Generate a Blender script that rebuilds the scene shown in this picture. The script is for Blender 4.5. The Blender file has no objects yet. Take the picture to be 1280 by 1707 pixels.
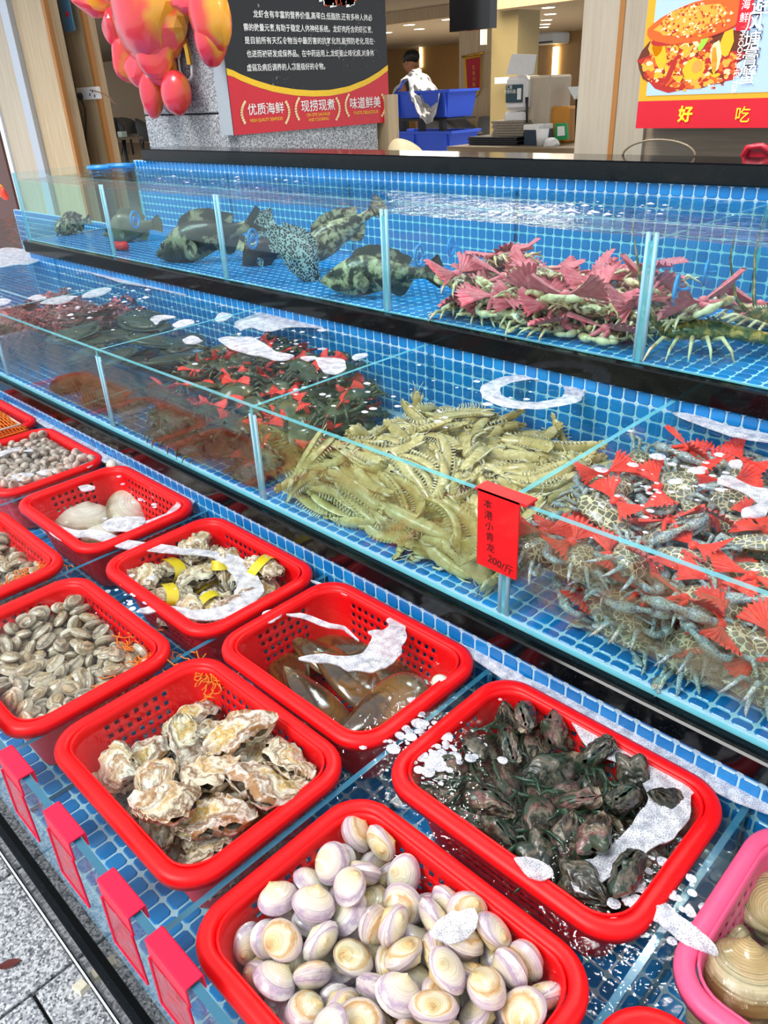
import bpy, math, random
import numpy as np
from mathutils import Vector, Matrix, Euler, Quaternion

# ------------------------------------------------------------------ units
# everything is laid out in mosaic tile pitches (3 cm) relative to the camera's eye point
U = 0.03
GROUND = -42.6
def T(x, y, z): return Vector((x * U, y * U, (z - GROUND) * U))
S = bpy.context.scene
C = S.collection
PI = math.pi

# ------------------------------------------------------------------ camera
YAW, PITCH, ROLL, FPX = 0.79660, 0.49885, -0.04854, 1288.9
cf = Vector((-math.sin(YAW) * math.cos(PITCH), math.cos(YAW) * math.cos(PITCH), -math.sin(PITCH)))
cr = Vector((math.cos(YAW), math.sin(YAW), 0))
cu = cr.cross(cf)
cr, cu = cr * math.cos(ROLL) + cu * math.sin(ROLL), cu * math.cos(ROLL) - cr * math.sin(ROLL)
cam = bpy.data.cameras.new('camera')
camo = bpy.data.objects.new('camera', cam); C.objects.link(camo)
M3 = Matrix((cr, cu, -cf)).transposed()
camo.matrix_world = Matrix.Translation(T(0, 0, 0)) @ M3.to_4x4()
cam.sensor_fit = 'HORIZONTAL'; cam.sensor_width = 36; cam.lens = 36 * FPX / 1280
cam.clip_start = 0.02; cam.clip_end = 100
S.camera = camo
def ray(px, py): return cf + cr * ((px - 640) / FPX) - cu * ((py - 853.5) / FPX)
def atz(px, py, z): d = ray(px, py); return d * (z / d.z)      # point of the level z seen at a pixel (tile units)
def aty(px, py, y): d = ray(px, py); return d * (y / d.y)

# ------------------------------------------------------------------ light
w = bpy.data.worlds.new('sky'); S.world = w; w.use_nodes = True
bgn = w.node_tree.nodes['Background']
bgn.inputs[0].default_value = (0.90, 0.95, 1.0, 1); bgn.inputs[1].default_value = 1.0
sun = bpy.data.lights.new('sun', 'SUN'); sun.energy = 2.2; sun.angle = math.radians(25); sun.color = (1, 0.98, 0.95)
suno = bpy.data.objects.new('sun', sun); C.objects.link(suno)
suno.rotation_euler = (math.radians(38), math.radians(-14), 0)
S.view_settings.view_transform = 'Standard'; S.view_settings.look = 'None'
S.view_settings.exposure = 0.18; S.view_settings.gamma = 1.0; S.view_settings.use_curve_mapping = False
S.cycles.max_bounces = 14; S.cycles.transparent_max_bounces = 24; S.cycles.transmission_bounces = 8
S.cycles.diffuse_bounces = 3; S.cycles.glossy_bounces = 3
S.cycles.use_denoising = True
S.cycles.sample_clamp_indirect = 60.0

# ------------------------------------------------------------------ materials
MATS = {}
def lin(c):
    return tuple((v / 12.92 if v <= 0.04045 else ((v + 0.055) / 1.055) ** 2.4) for v in c)
def hexc(h):
    h = h.lstrip('#'); return lin(tuple(int(h[i:i + 2], 16) / 255 for i in (0, 2, 4))) + (1,)
class NB:
    """small node builder"""
    def __init__(s, name):
        s.m = bpy.data.materials.new(name); s.m.use_nodes = True
        s.t = s.m.node_tree; s.b = s.t.nodes['Principled BSDF']; s.out = s.t.nodes['Material Output']
        MATS[name] = s.m
    def n(s, typ, **kw):
        nd = s.t.nodes.new(typ)
        for k, v in kw.items():
            if k.startswith('i_'):
                key = k[2:]; nd.inputs[int(key) if key.isdigit() else key.replace('_', ' ')].default_value = v
            else: setattr(nd, k, v)
        return nd
    def l(s, a, b): s.t.links.new(a, b)
    def ramp(s, fac, stops, interp='LINEAR'):
        r = s.n('ShaderNodeValToRGB'); r.color_ramp.interpolation = interp
        e = r.color_ramp.elements
        while len(e) < len(stops): e.new(0.5)
        for q, (p, c) in zip(e, stops): q.position = p; q.color = c if len(c) == 4 else tuple(c) + (1,)
        s.l(fac, r.inputs[0]); return r.outputs[0]
    def coord(s, kind='Object', scale=(1, 1, 1)):
        tc = s.n('ShaderNodeTexCoord'); mp = s.n('ShaderNodeMapping'); mp.inputs['Scale'].default_value = scale
        s.l(tc.outputs[kind], mp.inputs[0]); return mp.outputs[0]
    def noise(s, vec, scale, detail=4, rough=0.6, dist=0.0):
        nz = s.n('ShaderNodeTexNoise'); nz.inputs['Scale'].default_value = scale; nz.inputs['Detail'].default_value = detail
        nz.inputs['Roughness'].default_value = rough; nz.inputs['Distortion'].default_value = dist
        s.l(vec, nz.inputs['Vector']); return nz.outputs['Fac']
    def voro(s, vec, scale, feature='F1', out='Distance', rnd=1.0):
        v = s.n('ShaderNodeTexVoronoi', feature=feature); v.inputs['Scale'].default_value = scale
        v.inputs['Randomness'].default_value = rnd
        s.l(vec, v.inputs['Vector']); return v.outputs[out]
    def math(s, op, a, b=None, c=None):
        m = s.n('ShaderNodeMath', operation=op)
        for i, q in enumerate((a, b, c)):
            if q is None: continue
            if isinstance(q, (int, float)): m.inputs[i].default_value = q
            else: s.l(q, m.inputs[i])
        return m.outputs[0]
    def mix(s, f, a, b, blend='MIX'):
        m = s.n('ShaderNodeMix', data_type='RGBA', blend_type=blend)
        for i, q in ((0, f), (6, a), (7, b)):
            if isinstance(q, (int, float)): m.inputs[i].default_value = q
            elif isinstance(q, (tuple, list)): m.inputs[i].default_value = tuple(q) if len(q) == 4 else tuple(q) + (1,)
            else: s.l(q, m.inputs[i])
        return m.outputs[2]
    def attr(s, name, out='Fac'):
        a = s.n('ShaderNodeAttribute', attribute_name=name); return a.outputs[out]
    def rnd(s): return s.n('ShaderNodeObjectInfo').outputs['Random']
    def vadd(s, vec, amt):
        m = s.n('ShaderNodeVectorMath', operation='ADD'); s.l(vec, m.inputs[0])
        if isinstance(amt, tuple): m.inputs[1].default_value = amt
        else: s.l(amt, m.inputs[1])
        return m.outputs[0]
    def bump(s, h, strength=0.3, dist=0.002):
        b = s.n('ShaderNodeBump'); b.inputs['Strength'].default_value = strength; b.inputs['Distance'].default_value = dist
        s.l(h, b.inputs['Height']); s.l(b.outputs[0], s.b.inputs['Normal']); return b.outputs[0]
    def set(s, **kw):
        for k, v in kw.items():
            key = k.replace('_', ' ')
            if hasattr(v, 'is_output'): s.l(v, s.b.inputs[key])
            else: s.b.inputs[key].default_value = v
        return s
def plain(name, h, rough=0.5, spec=0.5, metal=0.0, var=0.0, coat=0.0, sss=0.0, nscale=60.0, bump=0.0):
    if name in MATS: return MATS[name]
    b = NB(name); c = hexc(h)
    b.set(Roughness=rough, Specular_IOR_Level=spec, Metallic=metal, Coat_Weight=coat)
    nz = b.noise(b.coord('Object'), nscale, 3)
    d = max(var, 0.04)
    b.set(Base_Color=b.ramp(nz, [(0.3, tuple(v * (1 - d) for v in c[:3])), (0.7, tuple(min(1, v * (1 + d)) for v in c[:3]))]))
    if sss: b.set(Subsurface_Weight=sss, Subsurface_Scale=0.004)
    if bump: b.bump(nz, bump, 0.001)
    return b.m
def emis(name, h, k):
    if name in MATS: return MATS[name]
    b = NB(name); b.set(Base_Color=hexc(h), Emission_Color=hexc(h), Emission_Strength=k, Roughness=0.5); return b.m

# ------------------------------------------------------------------ mesh builder
class MB:
    def __init__(s): s.v = []; s.f = []; s.mi = []; s.at = None
    def add(s, vs, fs, mi=0):
        o = len(s.v); s.v += [tuple(q) for q in vs]; s.f += [tuple(i + o for i in f) for f in fs]; s.mi += [mi] * len(fs); return s
    def box(s, x0, y0, z0, x1, y1, z1, mi=0, R=None, bev=0.0):
        if bev:
            b = bev; vs = []; 
            for (x, y, z), (sx, sy, sz) in [((x, y, z), (sx, sy, sz)) for x, sx in ((x0, 1), (x1, -1)) for y, sy in ((y0, 1), (y1, -1)) for z, sz in ((z0, 1), (z1, -1))]:
                vs += [(x, y + sy * b, z + sz * b), (x + sx * b, y, z + sz * b), (x + sx * b, y + sy * b, z)]
            P = np.array(vs); 
            fs = convex_faces(P)
            if R is not None: P = (P @ np.array(R).T)
            return s.add(P.tolist(), fs, mi)
        vs = [(x, y, z) for x in (x0, x1) for y in (y0, y1) for z in (z0, z1)]
        if R is not None: vs = [tuple(R @ Vector(q)) for q in vs]
        return s.add(vs, [(0, 1, 3, 2), (4, 6, 7, 5), (0, 4, 5, 1), (2, 3, 7, 6), (0, 2, 6, 4), (1, 5, 7, 3)], mi)
    def quad(s, a, b, c, d, mi=0): return s.add([a, b, c, d], [(0, 1, 2, 3)], mi)
    def grid(s, P, mi=0, closed_u=False, closed_v=False, flip=False):
        """P: array (nu, nv, 3)"""
        nu, nv = P.shape[:2]; fs = []
        for i in range(nu if closed_u else nu - 1):
            for j in range(nv if closed_v else nv - 1):
                a, b, c, d = i * nv + j, ((i + 1) % nu) * nv + j, ((i + 1) % nu) * nv + (j + 1) % nv, i * nv + (j + 1) % nv
                fs.append((a, d, c, b) if flip else (a, b, c, d))
        return s.add(P.reshape(-1, 3).tolist(), fs, mi)
    def tube(s, pts, r, n=8, mi=0, cap=True):
        pts = [Vector(p) for p in pts]; m = len(pts)
        rr = r if hasattr(r, '__len__') else [r] * m
        rings = []; up = None
        for i, p in enumerate(pts):
            t = (pts[min(i + 1, m - 1)] - pts[max(i - 1, 0)])
            t = t.normalized() if t.length > 1e-9 else Vector((0, 0, 1))
            if up is None:
                up = Vector((0, 0, 1)) if abs(t.z) < 0.9 else Vector((1, 0, 0))
            a = t.cross(up)
            if a.length < 1e-6: a = t.cross(Vector((1, 0, 0)) if abs(t.x) < 0.9 else Vector((0, 1, 0)))
            a.normalize(); b = a.cross(t); up = b
            rings.append([tuple(p + (a * math.cos(2 * PI * k / n) + b * math.sin(2 * PI * k / n)) * rr[i]) for k in range(n)])
        s.grid(np.array(rings), mi, closed_v=True)
        if cap:
            o = len(s.v) - m * n
            s.f.append(tuple(o + k for k in range(n))); s.mi.append(mi)
            s.f.append(tuple(o + (m - 1) * n + k for k in reversed(range(n)))); s.mi.append(mi)
        return s
    def lathe(s, prof, n=24, c=(0, 0, 0), mi=0, R=None):
        P = np.array([[(r * math.cos(2 * PI * k / n), r * math.sin(2 * PI * k / n), z) for k in range(n)] for r, z in prof])
        if R is not None: P = P @ np.array(R).T
        P = P + np.array(c); return s.grid(P, mi, closed_v=True)
    def prism(s, poly, z0, z1, mi=0):
        n = len(poly)
        vs = [(x, y, z0) for x, y in poly] + [(x, y, z1) for x, y in poly]
        fs = [tuple(reversed(range(n))), tuple(range(n, 2 * n))] + [(i, (i + 1) % n, n + (i + 1) % n, n + i) for i in range(n)]
        return s.add(vs, fs, mi)
    def xf(s, M):
        s.v = [tuple(M @ Vector(p)) for p in s.v]; return s
    def mesh(s, name, mats, smooth=True, org=(0, 0, 0), auto=None):
        V = (np.array(s.v, dtype=np.float64) - np.array(org)) * U
        me = bpy.data.meshes.new(name); me.from_pydata(V.tolist(), [], s.f)
        for m in (mats if isinstance(mats, (list, tuple)) else [mats]): me.materials.append(m)
        if len(me.materials) > 1: me.polygons.foreach_set('material_index', s.mi)
        if smooth: me.polygons.foreach_set('use_smooth', [True] * len(me.polygons))
        if s.at is not None:
            a = me.attributes.new('ring', 'FLOAT', 'POINT'); a.data.foreach_set('value', np.asarray(s.at, dtype=np.float32))
        me.validate(); me.update()
        if auto is not None: me.set_sharp_from_angle(angle=math.radians(auto))
        return me
    def build(s, name, mats, parent=None, org=None, smooth=False, auto=None, **props):
        if org is None: org = (0, 0, GROUND) if parent is None else (parent.get('_o') or (0, 0, 0))
        me = s.mesh(name, mats, smooth or auto is not None, org, auto)
        return link(name, me, parent, **props)
def convex_faces(P):
    import bmesh
    bm = bmesh.new(); vs = [bm.verts.new(p) for p in P]
    r = bmesh.ops.convex_hull(bm, input=vs); bm.verts.index_update()
    fs = [tuple(v.index for v in f.verts) for f in bm.faces]; bm.free(); return fs
def link(name, data, parent=None, **props):
    o = bpy.data.objects.new(name, data); C.objects.link(o)
    if parent is not None: o.parent = parent
    for k, v in props.items():
        if v is not None: o[k] = v
    return o
ORG = {}
def thing(name, label, cat, pos=(0, 0, GROUND), group=None, rotz=0.0):
    o = bpy.data.objects.new(name, None); C.objects.link(o); o.empty_display_size = 0.05
    o.location = T(*pos); o.rotation_euler = (0, 0, rotz); o['label'] = label; o['category'] = cat
    if group: o['group'] = group
    ORG[o.name] = pos; return o
def part(mb, name, mats, parent, smooth=False, auto=None, **props):
    """a part given in absolute tile coordinates, under a thing that stands at ORG"""
    return mb.build(name, mats, parent, org=ORG[parent.name] if parent.name in ORG else ORG.get(parent.parent.name if parent.parent else '', (0, 0, GROUND)), smooth=smooth, auto=auto, **props)
def tag(o, label, cat, group=None, kind=None):
    if label: o['label'] = label
    if cat: o['category'] = cat
    if group: o['group'] = group
    if kind: o['kind'] = kind
    return o
def copy_tree(src, label=None, group=None):
    r = src.copy(); C.objects.link(r)
    for ch in src.children:
        c = ch.copy(); C.objects.link(c); c.parent = r
        for g in ch.children:
            d = g.copy(); C.objects.link(d); d.parent = c
    if label: r['label'] = label
    if group: r['group'] = group
    return r
def place(o, pos, rot=(0, 0, 0), sc=1.0):
    o.location = T(*pos)
    if len(rot) == 4: o.rotation_mode = 'QUATERNION'; o.rotation_quaternion = rot
    else: o.rotation_euler = rot
    o.scale = (sc, sc, sc) if not hasattr(sc, '__len__') else sc
    return o
rng = np.random.RandomState(7)
random.seed(7)

# smooth value noise used for shaping shells
_tab = np.random.RandomState(3).rand(64, 64, 64)
def vnoise(P, f=1.0, seed=0):
    Q = np.asarray(P, float) * f + seed * 7.31 + 100
    i = np.floor(Q).astype(int); t = Q - i; t = t * t * (3 - 2 * t); r = 0
    for dx in (0, 1):
        for dy in (0, 1):
            for dz in (0, 1):
                wgt = (t[..., 0] if dx else 1 - t[..., 0]) * (t[..., 1] if dy else 1 - t[..., 1]) * (t[..., 2] if dz else 1 - t[..., 2])
                r = r + wgt * _tab[(i[..., 0] + dx) % 64, (i[..., 1] + dy) % 64, (i[..., 2] + dz) % 64]
    return r * 2 - 1
# ================================================================== shared materials
def m_tile():
    b = NB('mosaic_tile'); r = b.rnd(); nz = b.noise(b.coord('Object'), 30, 2)
    f = b.math('ADD', b.math('MULTIPLY', r, 0.6), b.math('MULTIPLY', nz, 0.4))
    b.set(Base_Color=b.ramp(f, [(0.1, hexc('#0c6cb4')), (0.5, hexc('#137fca')), (0.9, hexc('#2190da'))]), Roughness=0.12, Specular_IOR_Level=0.5); return b.m
m_tile()
plain('grout', '#b4dcee', 0.8, var=0.03)
def m_granite_black():
    b = NB('black_granite'); v = b.coord('Object'); sp = b.voro(v, 420)
    sel = b.math('LESS_THAN', sp, 0.09); n2 = b.noise(v, 25, 3)
    keep = b.math('MULTIPLY', sel, b.math('GREATER_THAN', n2, 0.52))
    b.set(Base_Color=b.mix(keep, hexc('#06090d'), hexc('#8fb0bb')), Roughness=0.10, Specular_IOR_Level=0.3); return b.m
m_granite_black()
def m_glass(name, tint, rough=0.0, refl=1.0):
    b = NB(name); t = b.t; t.nodes.remove(b.b)
    tr = b.n('ShaderNodeBsdfTransparent'); tr.inputs[0].default_value = tint
    gl = b.n('ShaderNodeBsdfGlossy'); gl.inputs['Roughness'].default_value = rough
    fr = b.n('ShaderNodeFresnel'); fr.inputs[0].default_value = 1.45
    geo = b.n('ShaderNodeNewGeometry')
    # same reflectance from both sides of the pane
    ior = b.math('ADD', b.math('MULTIPLY', geo.outputs['Backfacing'], 1 / 1.45 - 1.45), 1.45)
    b.l(ior, fr.inputs[0])
    mx = b.n('ShaderNodeMixShader'); b.l(b.math('MULTIPLY', fr.outputs[0], refl), mx.inputs[0]); b.l(tr.outputs[0], mx.inputs[1]); b.l(gl.outputs[0], mx.inputs[2])
    b.l(mx.outputs[0], b.out.inputs[0]); return b.m
m_glass('glass', (0.96, 0.99, 0.99, 1), 0.0, 0.7)
def m_glass_edge():
    b = NB('glass_edge'); b.set(Base_Color=hexc('#7fdcea'), Roughness=0.08, Transmission_Weight=0.0, Specular_IOR_Level=0.8)
    t = b.t; tr = b.n('ShaderNodeBsdfTransparent'); tr.inputs[0].default_value = (0.55, 0.9, 0.93, 1)
    mx = b.n('ShaderNodeMixShader'); mx.inputs[0].default_value = 0.55; b.l(tr.outputs[0], mx.inputs[1]); b.l(b.b.outputs[0], mx.inputs[2]); b.l(mx.outputs[0], b.out.inputs[0]); return b.m
m_glass_edge()
plain('dark_glass_edge', '#2a6d8a', .15, spec=.8)
plain('silicone', '#a9d4e8', 0.35, var=0.05)
def m_water(name='water', dist=.008, fine=.22):
    b = NB(name); t = b.t; t.nodes.remove(b.b)
    tr = b.n('ShaderNodeBsdfTransparent'); tr.inputs[0].default_value = (0.94, 0.99, 0.99, 1)
    gl = b.n('ShaderNodeBsdfGlossy'); gl.inputs['Roughness'].default_value = 0.02
    v = b.coord('Object'); n1 = b.noise(v, 22, 3, 0.5, 0.6); n2 = b.noise(v, 90, 2, 0.5, 0.8)
    h = b.math('ADD', n1, b.math('MULTIPLY', n2, fine))
    bp = b.n('ShaderNodeBump'); bp.inputs['Strength'].default_value = 0.8; bp.inputs['Distance'].default_value = dist; b.l(h, bp.inputs['Height'])
    b.l(bp.outputs[0], gl.inputs['Normal'])
    fr = b.n('ShaderNodeFresnel'); b.l(bp.outputs[0], fr.inputs['Normal'])
    geo = b.n('ShaderNodeNewGeometry')
    b.l(b.math('ADD', b.math('MULTIPLY', geo.outputs['Backfacing'], 1 / 1.33 - 1.33), 1.33), fr.inputs[0])
    mx = b.n('ShaderNodeMixShader'); b.l(fr.outputs[0], mx.inputs[0]); b.l(tr.outputs[0], mx.inputs[1]); b.l(gl.outputs[0], mx.inputs[2])
    b.l(mx.outputs[0], b.out.inputs[0]); return b.m
m_water(); m_water('calm_water', .0022, .45)
def m_water_side(name='water_side', c=(0.84, 0.98, 0.97, 1)):
    b = NB(name); b.t.nodes.remove(b.b)
    tr = b.n('ShaderNodeBsdfTransparent'); tr.inputs[0].default_value = c; b.l(tr.outputs[0], b.out.inputs[0]); return b.m
m_water_side(); m_water_side('teal_water_side', (0.80, 0.985, 0.95, 1))
def m_paver():
    b = NB('grey_granite'); v = b.coord('Object')
    a = b.voro(v, 260, out='Color'); n = b.noise(v, 120, 4, 0.7)
    g = b.n('ShaderNodeSeparateColor'); b.l(a, g.inputs[0])
    f = b.math('ADD', b.math('MULTIPLY', g.outputs[0], 0.5), b.math('MULTIPLY', n, 0.5))
    b.set(Base_Color=b.ramp(f, [(0.25, hexc('#4d4f55')), (0.42, hexc('#8d9096')), (0.55, hexc('#b5b7bb')), (0.75, hexc('#dcdddf'))]), Roughness=0.6)
    b.bump(n, 0.3, 0.002); return b.m
m_paver()
def m_wood(name, c1, c2, along='Z', rough=0.45):
    b = NB(name); sc = {'Z': (60, 60, 3), 'X': (3, 60, 60)}[along]
    v = b.coord('Object', sc); n = b.noise(v, 1.0, 5, 0.6, 0.3)
    b.set(Base_Color=b.ramp(n, [(0.3, hexc(c1)), (0.7, hexc(c2))]), Roughness=rough); return b.m
m_wood('oak_panel', '#b79c78', '#d2bb97'); m_wood('pale_oak', '#b5a48d', '#c9bba6'); m_wood('oak_horizontal', '#8a7763', '#a8937a', 'X')
m_wood('warm_wall', '#a9824e', '#bd9660'); m_wood('counter_wood', '#6a5a44', '#8a775b', 'X')
plain('white_paint', '#e4e4e2', 0.5); plain('orange_trim', '#b4783a', 0.5)

# ================================================================== mosaic of tiles
TILE_SHAPES = {}
def tile_mesh(w, h, axis):
    """one glossy pressed tile, w x h tile pitches incl. joint; axis 'y' faces -Y, 'z' faces +Z"""
    key = (round(w, 2), round(h, 2), axis)
    if key in TILE_SHAPES: return TILE_SHAPES[key]
    g, c, d = 0.05, 0.14, 0.05; a, e = w / 2 - g, h / 2 - g; c = min(c, e * .8, a * .8)
    out = [(-a + c, -e), (a - c, -e), (a, -e + c), (a, e - c), (a - c, e), (-a + c, e), (-a, e - c), (-a, -e + c)]
    vs = [(x, y, 0) for x, y in out] + [(x * (1 - .05 / a), y * (1 - .05 / max(e, .1)), d) for x, y in out]
    fs = [tuple(range(8, 16))] + [(i, (i + 1) % 8, 8 + (i + 1) % 8, 8 + i) for i in range(8)]
    mb = MB()
    if axis == 'y': vs = [(x, -z, y) for x, y, z in vs]
    if axis == 'x': vs = [(z, x, y) for x, y, z in vs]
    mb.add(vs, fs); TILE_SHAPES[key] = (mb.mesh('tile', MATS['mosaic_tile'], smooth=False), mb); return TILE_SHAPES[key]
def mosaic(parent, axis, x0, x1, rows, plane, single, phase=0.0):
    """rows: list of (low, high) edges along the second direction; single(cx, cr)->bool picks tiles built one by one"""
    n0, n1 = math.ceil(x0 - phase), math.floor(x1 - phase); field = MB(); cnt = 0; org = ORG[parent.name]
    for (a, b) in rows:
        for i in range(n0, n1):
            cx, cr_ = phase + i + 0.5, (a + b) / 2
            me, mb = tile_mesh(1.0, b - a, axis)
            pos = (cx, plane, cr_) if axis == 'y' else ((cx, cr_, plane) if axis == 'z' else (plane, cx, cr_))
            if cnt < 298 and single(cx, cr_):
                o = link('tile', me, parent); o.location = Vector([(p - q) * U for p, q in zip(pos, org)]); cnt += 1
            else:
                o0 = len(field.v); field.v += [(x + pos[0], y + pos[1], z + pos[2]) for x, y, z in mb.v]
                field.f += [tuple(k + o0 for k in f) for f in mb.f]; field.mi += mb.mi
    if field.v: part(field, 'mosaic', MATS['mosaic_tile'], parent, kind='stuff')

GE = [MATS['glass'], MATS['glass_edge']]
def pane(x0, y0, z0, x1, y1, z1):
    """glass plate: broad faces clear, narrow faces sea green"""
    mb = MB(); mb.box(x0, y0, z0, x1, y1, z1)
    d = (x1 - x0, y1 - y0, z1 - z0); thin = d.index(min(d))
    faxis = [0, 0, 1, 1, 2, 2]; mb.mi = [0 if a == thin else 1 for a in faxis]; return mb
def water(name, label, x0, x1, y0, y1, z0, z1, n=60, amp=0.03, group=None, mat='water', side='water_side'):
    mb = MB(); nx, ny = int(n * min(4, (x1 - x0) / (y1 - y0))) + 2, n
    X, Y = np.meshgrid(np.linspace(x0, x1, nx), np.linspace(y0, y1, ny), indexing='ij')
    Z = z1 + amp * vnoise(np.stack([X, Y, X * 0], -1), 0.7, 2) + amp * .5 * vnoise(np.stack([X, Y, X * 0], -1), 1.9, 5)
    mb.grid(np.stack([X, Y, Z], -1), 0)
    zt = z1 - amp * 2
    mb.add([(x, y, z) for z in (z0, zt) for x, y in ((x0, y0), (x1, y0), (x1, y1), (x0, y1))], [(0, 1, 5, 4), (1, 2, 6, 5), (2, 3, 7, 6), (3, 0, 4, 7)], 1)
    o = mb.build(name, [MATS[mat], MATS[side]], smooth=True); tag(o, label, 'water', group, 'stuff'); return o

# ================================================================== ground
g = link('floor', None, kind='structure'); ORG[g.name] = (0, 0, GROUND); g.location = T(0, 0, GROUND)
part(MB().box(-330, -60, GROUND - 3, 60, 5.3, GROUND - 0.5), 'joint_bed', plain('joint', '#1f2022', 0.9), g)
rows_y = [-8.3, 2.85, 5.3]
def paver_at(x0, x1, y0, y1):
    j = 0.09; part(MB().box(x0 + j, y0 + j, GROUND - 0.6, x1 - j, y1 - j, GROUND, bev=0.06), 'paver', MATS['grey_granite'], g)
xs = [-32.3 - 8.4 * k for k in range(0, 9)][::-1]
for a, b_ in zip(xs[:-1], xs[1:]): paver_at(a, b_, -8.3, 5.3)
for k in range(4):
    paver_at(-32.3 + 11 * k, -32.3 + 11 * (k + 1), 2.85, 5.3); paver_at(-32.3 + 11 * k, -32.3 + 11 * (k + 1), -8.3, 2.85)
for k in range(5):
    for j in range(2): paver_at(-110 + 24 * k, -110 + 24 * (k + 1), -22.3 - 14 * j, -8.3 - 14 * j)

# ================================================================== lower tank (baskets float here)
XL, XR = -135, 9
low = thing('seafood_tank', 'lowest long tiled tank at the front, holding the plastic baskets', 'tank', (-40, 5.3, GROUND), 'tiered seafood tanks')
low['group'] = 'tiered seafood tanks'
part(MB().box(XL, 5.35, GROUND, XR, 6.6, -39.1, bev=.02), 'base_slab', MATS['black_granite'], low)
part(MB().box(XL, 6.6, GROUND, XR, 27.8, -33.15), 'body', plain('pale_blue_body', '#6fa9cf', 0.5), low)
part(MB().box(XL, 6.3, -33.15, XR, 27.95, -32.98), 'floor_bed', MATS['grout'], low)
part(MB().box(XL, 27.95, GROUND, XR, 28.3, -26.95), 'back_wall', MATS['grout'], low)
mosaic(low, 'z', XL, XR, [(6.35 + k, 7.35 + k) for k in range(21)], -32.98, lambda x, r: -48 < x < -17 and r < 9, 0.306)
low.children[-1].name = 'floor_mosaic'
wall1 = low.children
mosaic(low, 'y', XL, XR, [(-27.48, -26.95)] + [(-28.48 - k, -27.48 - k) for k in range(5)], 27.95, lambda x, r: -82 < x < 1 and r > -29, 0.306)
part(pane(XL, 5.72, -39.1, XR, 6.05, -27.15), 'front_glass', [MATS['glass'], MATS['dark_glass_edge']], low)
for k in range(-6, 3):
    xd = -6.2 + 14.2 * k if k < 1 else -6.2 + 14.2 * k
    if xd < XR: part(pane(xd, 6.1, -32.9, xd + 0.3, 27.9, -28.7), 'divider', [MATS['glass'], MATS['dark_glass_edge']], low)
# ================================================================== middle tank
XM = -170
mid = thing('seafood_tank', 'middle long tiled tank holding mantis shrimp, swimming crabs and flatfish', 'tank', (-40, 28.0, -26.95), 'tiered seafood tanks')
part(MB().box(XM, 27.45, -26.95, XR, 46.5, -25.75, bev=.1), 'ledge_slab', MATS['black_granite'], mid)
part(MB().box(XM, 28.3, GROUND, XR, 46.5, -26.95), 'body', MATS['pale_blue_body'], mid)
part(MB().box(XM, 28.36, -25.75, XR, 46.5, -25.35), 'floor_bed', MATS['grout'], mid)
part(MB().box(-118, 46.5, -26, XR, 46.9, -18.25), 'back_wall', MATS['grout'], mid)
mosaic(mid, 'z', XM, XR, [(28.36, 29.0)] + [(29.0 + k, 30.0 + k) for k in range(17)], -25.35, lambda x, r: (-44 < x < -18 and r < 34) or (-84 < x < -70 and r < 36), 0.221)
mosaic(mid, 'y', -118, XR, [(-19.23 - k, -18.25 - k) if k == 0 else (-19.23 - k, -18.23 - k) for k in range(7)], 46.5, lambda x, r: (-106 < x < 0 and r > -20.3) or (-40 < x < 0 and r > -22.5), 0.221)
part(pane(XM, 28.0, -25.5, XR, 28.35, -18.1), 'front_glass', GE, mid)
for x in (-20.3, -41.5, -63.2, -86.2, -110):
    part(pane(x, 28.35, -25.3, x + .32, 46.5, -18.35), 'divider', GE, mid)
    part(MB().tube([(x - .08, 28.4, -25.3), (x - .08, 28.4, -18.9)], .13, 6).tube([(x + .4, 28.4, -25.3), (x + .4, 28.4, -18.9)], .13, 6), 'silicone_seam', MATS['silicone'], mid, smooth=True)
def m_film(name, c, lo, hi, mx):
    b = NB(name); v = b.coord('Object', (1, 1, 1.6)); n = b.noise(v, 9, 5, .7); a = b.ramp(n, [(lo, (0, 0, 0)), (hi, (mx,) * 3)])
    b.set(Base_Color=hexc(c), Roughness=.6, Alpha=a); return b.m
m_film('brown_film', '#6a5136', .35, .62, .62); m_film('yellow_film', '#b3a25a', .42, .7, .5); m_film('grey_film', '#a58f72', .42, .7, .45)
for a_, b_, m_ in ((-110, -63.2, 'brown_film'), (-62.8, -41.6, 'brown_film'), (-41, -20.4, 'yellow_film'), (-19.9, 8, 'grey_film')):
    part(MB().box(a_, 28.38, -23.9 if a_ > -60 else -24.8, b_, 28.41, -19.3), 'algae_film', MATS[m_], mid)
# the tank runs on behind the left end of the top tank
part(MB().box(XM, 46.5, GROUND, -118.5, 67.5, -25.4), 'rear_body', MATS['pale_blue_body'], mid)
part(MB().box(XM, 66, -25.4, -121.5, 66.5, -17.9), 'rear_wall', MATS['grout'], mid)
fm = len(mid.children)
mosaic(mid, 'z', XM, -118.6, [(46.5 + k, 47.5 + k) for k in range(19)], -25.4, lambda x, r: False, 0.221)
mosaic(mid, 'y', XM, -121.5, [(-18.9 - k, -17.9 - k) for k in range(7)], 66, lambda x, r: False, 0.221)
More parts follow.
